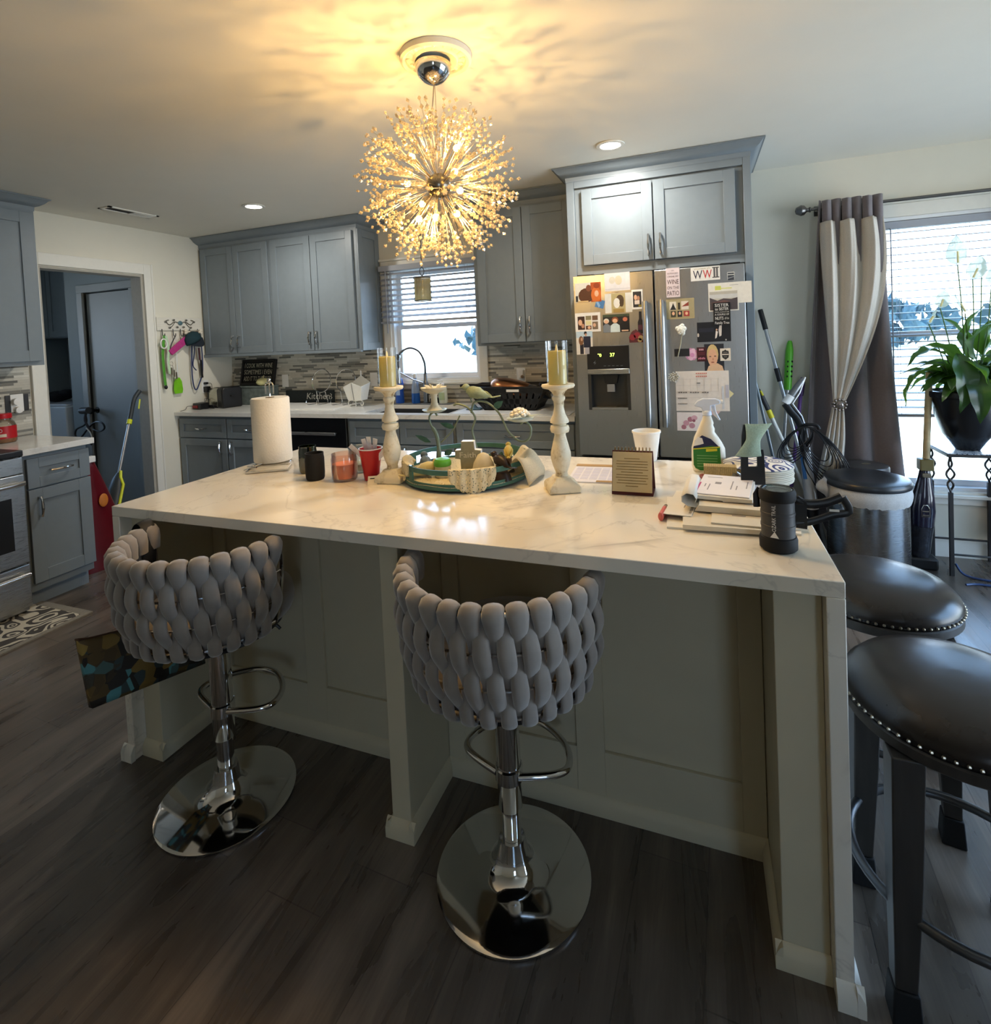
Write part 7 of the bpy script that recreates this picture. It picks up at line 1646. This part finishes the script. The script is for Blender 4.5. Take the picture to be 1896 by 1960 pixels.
# ---------------------------------------------------------------- left side: rug, jar, wall hooks, laundry things
RUGM, nt, N, L, pb = nodemat('scroll_rug')
v = coords(nt); vo = N.new('ShaderNodeTexVoronoi'); vo.inputs['Scale'].default_value = 9; vo.feature = 'SMOOTH_F1'; nz = N.new('ShaderNodeTexNoise'); nz.inputs['Scale'].default_value = 7; L.new(v, nz.inputs['Vector'])
vm = N.new('ShaderNodeVectorMath'); vm.operation = 'ADD'; L.new(v, vm.inputs[0]); sc_ = N.new('ShaderNodeVectorMath'); sc_.operation = 'SCALE'; sc_.inputs['Scale'].default_value = .09; L.new(nz.outputs['Color'], sc_.inputs[0]); L.new(sc_.outputs[0], vm.inputs[1]); L.new(vm.outputs[0], vo.inputs['Vector'])
bd = mathn(nt, 'FRACT', mathn(nt, 'MULTIPLY', vo.outputs['Distance'], 5.0))
L.new(ramp(nt, bd, [(0, '#cfc9b9'), (.48, '#4b4947')], 'CONSTANT'), pb.inputs['Base Color']); pb.inputs['Roughness'].default_value = .95
t = thing('kitchen_rug', 'grey and cream scroll pattern rug before the range', 'rug', (.73, -2.6, 0))
obj('border', B().box((.475, -3.2, .0006), (.99, -1.985, .008)), mat('grey_rug_border', '#8a867e', .95, noise=.1, scale=90), t); obj('pattern_field', B().box((.505, -3.17, .0081), (.955, -2.03, .0095)), RUGM, t)
# pretzel jar
c = (.165, -1.93, .9304)
t = thing('snack_jar', 'clear snack jar with red lid and red label at the left edge', 'jar', c)
JP = make_glass('clear_plastic', '#f2ece4', .3)
obj('jar', B().lathe([(0, .0005), (.062, .0005), (.068, .01), (.068, .10), (.06, .125), (.045, .14), (.045, .15)], c, 28), JP, t)
obj('snacks', B().lathe([(0, .003), (.06, .003), (.064, .012), (.064, .06), (0, .065)], c, 20), mat('pretzel_brown', '#b07a44', .7, noise=.4, scale=70), t)
obj('lid', B().lathe([(0, .1505), (.049, .1505), (.05, .155), (.05, .175), (.046, .18), (0, .18)], c, 28), RED, t)
obj('label', B().lathe([(.0688, .028), (.0688, .105)], c, 20, a0=-1.9, a1=.9), RED, t)
b = B()
def jt(s, z0, h, w, a0):
    tmp = B(); tmp.text(s, (0, 0, 0), (1, 0, 0), (0, 1, 0), h, w, 0, 0)
    b.add([(c[0]+.0692*math.cos(a0+p.x/.069), c[1]+.0692*math.sin(a0+p.x/.069), c[2]+z0+p.y) for p in tmp.v], tmp.f)
jt('KO', .068, .022, .034, -.95); obj('lettering', b, WHITEP, t); obj('cream_band', B().lathe([(.0692, .04), (.0692, .058)], c, 14, a0=-1.9, a1=-.2), CRM, t)
# outlet cluster on the left backsplash
t = outlet('wall outlet crowded with adapters on the left backsplash', (.0085, -1.765, 1.155), (0, -1, 0), (1, 0, 0))
obj('ornate_frame', B().box((.0105, -1.83, 1.10), (.013, -1.79, 1.21)).box((.0105, -1.74, 1.10), (.013, -1.70, 1.21)), IRON, t, bev=.003)
t = thing('plug_adapter', 'round white plug in timers on the left backsplash outlet', 'plug', (.02, -1.78, 1.15)); obj('upper_timer', B().lathe([(0, .0), (.022, .0), (.024, .008), (.022, .03), (0, .032)], n=20), WHITEP, t, local=True); obj('lower_timer', B().lathe([(0, .0), (.02, .0), (.022, .008), (.02, .026), (0, .028)], n=20), WHITEP, t, local=True)
for c_ in t.children: c_.rotation_euler = (0, PI/2, 0); c_.location = (.0, 0, .015) if 'upper' in c_.name else (.0, .01, -.04)
# hook board
t = thing('hook_board', 'whitewashed hook board with scrolled metal leaves on the left wall', 'hook rack', (.01, -.55, 1.68))
WW = mat('whitewashed_board', '#dcd8cc', .8, noise=.08, scale=14, stretch=(1, 1, 9))
obj('board', B().box((.0005, -.762, 1.628), (.018, -.338, 1.738)), WW, t, bev=.002)
b = B()
for (y0, z0, s) in ((-.55, 1.685, 1), (-.55, 1.685, -1)):
    b.tube(smooth([(.021, y0, z0), (.022, y0+s*.05, z0+.015), (.022, y0+s*.10, z0-.01), (.022, y0+s*.13, z0+.02), (.022, y0+s*.105, z0+.03)], 5), .004, 6)
    b.tube(smooth([(.021, y0+s*.05, z0+.01), (.022, y0+s*.08, z0-.025), (.022, y0+s*.11, z0-.03)], 5), .003, 6)
    for k, (dy, dz) in enumerate(((.06, .03), (.10, -.035), (.135, .015), (.03, -.03))): b.ball((.022, y0+s*dy, z0+dz), (.004, .014, .009), 8, 6)
obj('leaf_scroll', b, mat('antique_pewter', '#7d7a70', .45, .7, noise=.2), t)
b = B(); b.ball((.024, -.55, 1.69), (.006, .022, .02), 10, 7); obj('blue_flower', b, mat('patina_blue', '#5d7c84', .5, .3), t)
for y in (-.72, -.62, -.55, -.46, -.38):
    obj('hook', B().tube(smooth([(.019, y, 1.64), (.022, y, 1.60), (.03, y, 1.578), (.045, y, 1.58), (.05, y, 1.60)], 4), .0035, 6), IRON, t)
t = thing('bone_plaque', 'cream bone shaped plaque below the hook board', 'plaque', (.03, -.42, 1.615)); b = B()
b.cyl((.03, -.50, 1.612), (.03, -.36, 1.612), .010)
for y in (-.505, -.355):
    for z in (1.603, 1.622): b.ball((.03, y, z), (.012, .016, .014), 10, 7)
obj('plaque', b, mat('bone_cream', '#e0d6c2', .6), t); obj('dark_lettering', B().box((.0405, -.47, 1.609), (.042, -.39, 1.618)), mat('dark_brown', '#3a2a20', .7), t)
GREEN = mat('leash_green', '#4f9a2e', .6, noise=.1)
t = thing('dog_leash', 'bright green leash hanging from the leftmost hook', 'leash', (.04, -.72, 1.58)); obj('strap', B().tube(smooth([(.045, -.72, 1.585), (.042, -.735, 1.50), (.036, -.74, 1.40), (.034, -.735, 1.25), (.034, -.73, 1.165)], 4), .012, 8, flat=.25, axis=(0, 1, 0)), GREEN, t); obj('clasp', B().ball((.034, -.728, 1.15), (.012, .014, .018), 10, 7), BLACK, t)
obj('handle_loop', B().tube([(.05, -.735+.028*math.cos(a), 1.515+.04*math.sin(a)) for a in [2*PI*k/14 for k in range(14)]], .006, 6, closed=True), WHITEP, t)
t = thing('key_bunch', 'bunch of keys and a mint ribbon beside the green leash', 'keys', (.05, -.70, 1.57)); obj('ribbon', B().tube(smooth([(.05, -.712, 1.58), (.05, -.695, 1.48), (.046, -.70, 1.38), (.04, -.69, 1.26)], 4), .010, 8, flat=.2, axis=(0, 1, 0)), mat('mint_ribbon', '#bcd8b4', .7), t)
b = B()
for k in range(4): b.box((.04+.003*k, -.70+.018*k, 1.27-.02*k), (.042+.003*k, -.685+.018*k, 1.33-.02*k))
b.tube([(.045, -.675+.016*math.cos(a), 1.345+.016*math.sin(a)) for a in [2*PI*k/12 for k in range(12)]], .002, 6, closed=True); obj('keys', b, NAIL, t)
obj('wire_loop', B().tube(smooth([(.045, -.665, 1.33), (.042, -.655, 1.27), (.038, -.655, 1.19)], 4), .0015, 5), IRON, t)
t = thing('lanyard', 'magenta pouch slung slantwise between hooks', 'pouch', (.05, -.60, 1.53)); b = B(); b.prism([(-.70, 1.455), (-.665, 1.415), (-.53, 1.505), (-.535, 1.575)], (.04, 0, 0), (0, 1, 0), (0, 0, 1), (.016, 0, 0)); obj('pouch', b, mat('magenta_cloth', '#b3327c', .7, noise=.15, scale=60), t, bev=.005); obj('strap', B().tube(smooth([(.05, -.62, 1.585), (.05, -.66, 1.52), (.05, -.685, 1.46)], 3), .004, 6).tube([(.05, -.545, 1.56), (.05, -.55, 1.59)], .004, 6), IRON, t)
t = thing('fly_swatter', 'lime green fly swatter hanging from the middle hook', 'fly swatter', (.04, -.615, 1.57)); obj('wire_handle', B().tube(smooth([(.045, -.62, 1.585), (.035, -.612, 1.45), (.03, -.61, 1.22)], 4), .002, 6), POLE, t)
b = B(); b.prism([(-.035, 0), (.035, 0), (.043, .03), (.036, .10), (.018, .135), (-.018, .135), (-.036, .10), (-.043, .03)], (.028, -.612, 1.085), (0, 1, 0), (0, 0, 1), (.003, 0, 0)); obj('paddle', b, mat('swatter_green', '#76c01e', .4, noise=.1), t)
t = thing('cap', 'dark teal cap hanging from the fourth hook', 'cap', (.06, -.47, 1.55)); b = B(); b.X = Matrix.Translation((.065, -.47, 1.545)) @ Matrix.Rotation(.5, 4, 'X')
b.lathe([(.078, -.02), (.08, .0), (.07, .035), (.04, .06), (0, .066)], n=24, sx=.6); obj('crown', b, mat('dark_teal_cloth', '#17343c', .85, noise=.15, scale=60), t, angle=70, solid=.003)
b = B(); b.X = Matrix.Translation((.065, -.47, 1.545)) @ Matrix.Rotation(.5, 4, 'X'); b.grid(lambda u, v: (.03+.05*v*math.sin(PI*u), -.07+.14*u, -.02-.05*v*math.sin(PI*u)), 12, 4); obj('brim', b, mat('navy_brim', '#121c28', .8), t, solid=.004)
t = thing('dog_leash', 'navy cord leash with a long loop on the right hooks', 'leash', (.04, -.42, 1.56)); NV = mat('navy_cord', '#23305c', .6)
obj('cord', B().tube(smooth([(.05, -.46, 1.58), (.04, -.468, 1.45), (.034, -.475, 1.25), (.034, -.465, 1.13), (.034, -.44, 1.10), (.034, -.40, 1.17), (.034, -.37, 1.24), (.036, -.362, 1.40), (.045, -.378, 1.585)], 5), .0055, 7).tube(smooth([(.05, -.455, 1.58), (.04, -.44, 1.45), (.036, -.462, 1.32), (.034, -.43, 1.27)], 5), .0045, 6), NV, t); obj('grip', B().tube([(.04, -.385, 1.36), (.04, -.378, 1.2)], .011, 8, flat=.5, axis=(0, 1, 0)), BLACKM, t); obj('clip', B().tube([(.045, -.40, 1.47), (.043, -.395, 1.36)], .008, 8), mat('maroon_clip', '#4c1c26', .5), t)
# laundry cabinet, washer
t = thing('wall_cabinet', 'blue grey laundry wall cabinet seen through the doorway', 'cabinet', (-2.1, -.17, 1.64)); obj('body', B().box((-2.44, -.33, 1.64), (-1.80, -.0005, 2.4)), CAB, t, bev=.002); shaker('door', t, (-2.43, -.331, 1.65), UX, FY, .30, .74, handle=None); shaker('door', t, (-2.12, -.331, 1.65), UX, FY, .31, .74, handle=None)
t = thing('washing_machine', 'white top loading washing machine in the laundry alcove', 'washing machine', (-1.8, -.35, 0)); WM_ = mat('white_enamel', '#cdd4dc', .25, noise=.01)
obj('cabinet', B().box((-2.12, -.63, .02), (-1.46, -.03, .965)), WM_, t, bev=.012); obj('lid', B().box((-2.08, -.60, .9655), (-1.50, -.20, .985)), WM_, t, bev=.006); obj('console', B().prism([(-.19, .966), (-.03, .966), (-.03, 1.12), (-.09, 1.12)], (-2.12, 0, 0), (0, 1, 0), (0, 0, 1), (.66, 0, 0)), WM_, t, bev=.006)
b = B()
b.ball((-1.93, -.42, 1.043), (.11, .12, .055), 14, 10).ball((-1.86, -.38, 1.06), (.07, .08, .05), 12, 8); tag(obj('dark_laundry', b, mat('dark_cloth', '#14161c', .9, noise=.2)), 'dark folded clothes on the washing machine', 'clothes')
t = thing('broom', 'red handled broom in the gap right of the washing machine', 'broom', (-1.43, -.45, 0)); obj('pole', B().tube([(-1.432, -.42, 1.02), (-1.432, -.50, .12)], .012, 8), mat('brick_red_handle', '#8c3a2c', .6), t); obj('bristles', B().box((-1.452, -.56, .001), (-1.412, -.44, .119)), BLACKM, t)
# hangers on the laundry door knob
t = thing('coat_hangers', 'dark coat hangers and straps hung on the laundry door knob', 'hangers', (-1.06, -.66, .9))
b = B(); k = Vector((-1.06, -.672, .93))
b.tube(smooth([k+Vector(p) for p in ((0, 0, .02), (-.03, -.01, -.02), (-.02, -.012, -.09), (-.06, -.012, -.13), (-.17, -.012, -.17), (-.19, -.012, -.23), (-.12, -.012, -.245), (-.02, -.012, -.17), (.09, -.012, -.10), (.19, -.012, -.10), (.22, -.012, -.15), (.15, -.012, -.18), (.06, -.012, -.16))], 5), .008, 7); obj('hanger', b, BLACK, t)
b = B(); b.tube(smooth([k+Vector(p) for p in ((.0, -.02, .0), (-.02, -.024, -.08), (.03, -.02, -.17), (.06, -.02, -.26), (.03, -.02, -.30))], 4), .016, 7, flat=.4); obj('strap', b, mat('dark_brown_strap', '#2c1c18', .7), t)
obj('white_cord', B().tube(smooth([k+Vector(p) for p in ((.0, -.03, -.15), (.05, -.03, -.19), (.07, -.03, -.24))], 4), .006, 6), WHITEP, t)
b = B(); b.tube([k+Vector((-.05, -.03, .01)), k+Vector((.05, -.03, .014))], [.03, .03], 10); obj('knob_cover', b, mat('dark_grey_rubber', '#3a393a'), t)
# spray mop
t = thing('spray_mop', 'grey and yellow spray mop leaning in the laundry doorway', 'mop', (.13, -1.28, 0)); YEL = mat('acid_yellow', '#d6dc2c', .4)
A, Bq, Cq, Dq = Vector((-0.085, -0.872, 1.137)), Vector((-0.060, -0.976, 0.950)), Vector((0.060, -1.176, 0.541)), Vector((0.100, -1.268, 0.319)); DG = mat('charcoal_plastic', '#33393c', .45, noise=.05)
obj('grip', B().tube(smooth([A, A.lerp(Bq, .45)+Vector((0, -.012, .02)), Bq, Bq.lerp(Cq, .08)], 4), .017, 10), DG, t); obj('trigger', B().tube([A.lerp(Bq, .2)+Vector((.02, .0, -.03)), A.lerp(Bq, .6)+Vector((.02, .02, -.03))], .006, 6), YEL, t)
obj('collar', B().tube([Bq.lerp(Cq, .081), Bq.lerp(Cq, .16)], .019, 10), YEL, t); obj('pole', B().tube([Bq.lerp(Cq, .1601), Cq], .0105, 10), POLE, t)
obj('bottle', B().tube([Cq+Vector((0, 0, -.0)), Cq.lerp(Dq, .2), Cq.lerp(Dq, .55), Dq], [.02, .045, .06, .058], 16, flat=.75), DG, t)
s_ = Vector((.05, -.012, 0)); obj('yellow_stripe', B().tube([Cq+Vector((.02, -.0, .015)), Cq.lerp(Dq, .12)+s_*.8, Cq.lerp(Dq, .35)+s_*1.0+Vector((.01, .02, 0)), Dq+s_*1.05+Vector((.01, .02, 0))], .010, 8), YEL, t)
F_ = Dq+(Dq-Cq)*(Dq.z-.05)/(Cq.z-Dq.z)
obj('lower_pole', B().tube([Dq, F_], .012, 8), POLE, t); obj('mop_pad', B().box((F_.x-.06, F_.y-.18, .0006), (F_.x+.06, F_.y+.18, .05)), DG, t, bev=.01)
# pet food bag
t = thing('pet_food_bag', 'tall crimson snack bag beside the narrow base cabinet', 'bag', (.33, -1.55, 0)); MRN = mat('crimson_foil', '#5e0e19', .3, noise=.12, scale=12, coat=.3)
def bagx(u, v):
    a = 2*PI*u; z = .74*v; w = .185*(1-.72*max(0, (v-.2)/.8)**1.3); d = .07*(1-v)**.6+.008
    return (.36+d*math.cos(a)*1.0+.05*v, -1.53-.09*v+w*math.sin(a), z+.001)
b = B(); b.grid(bagx, 32, 20, cu=True); b.add([bagx(i/32, 0) for i in range(32)], [tuple(range(32))]); obj('bag_body', b, MRN, t, angle=80); obj('bag_top', B().box((.39, -1.675, .735), (.43, -1.565, .775)), WHITEP, t, bev=.003)
b = B(); b.text('SNACKS', (.46, -1.50, .37), (0, .30, -1), (0, 1, .30), .042, .24, 0, .002); obj('orange_emblem', B().ball((.448, -1.545, .47), (.006, .03, .045), 12, 8), mat('orange_print', '#c8762c', .5), t); obj('lettering', b, mat('pale_gold_print', '#e6d6b4', .5), t)
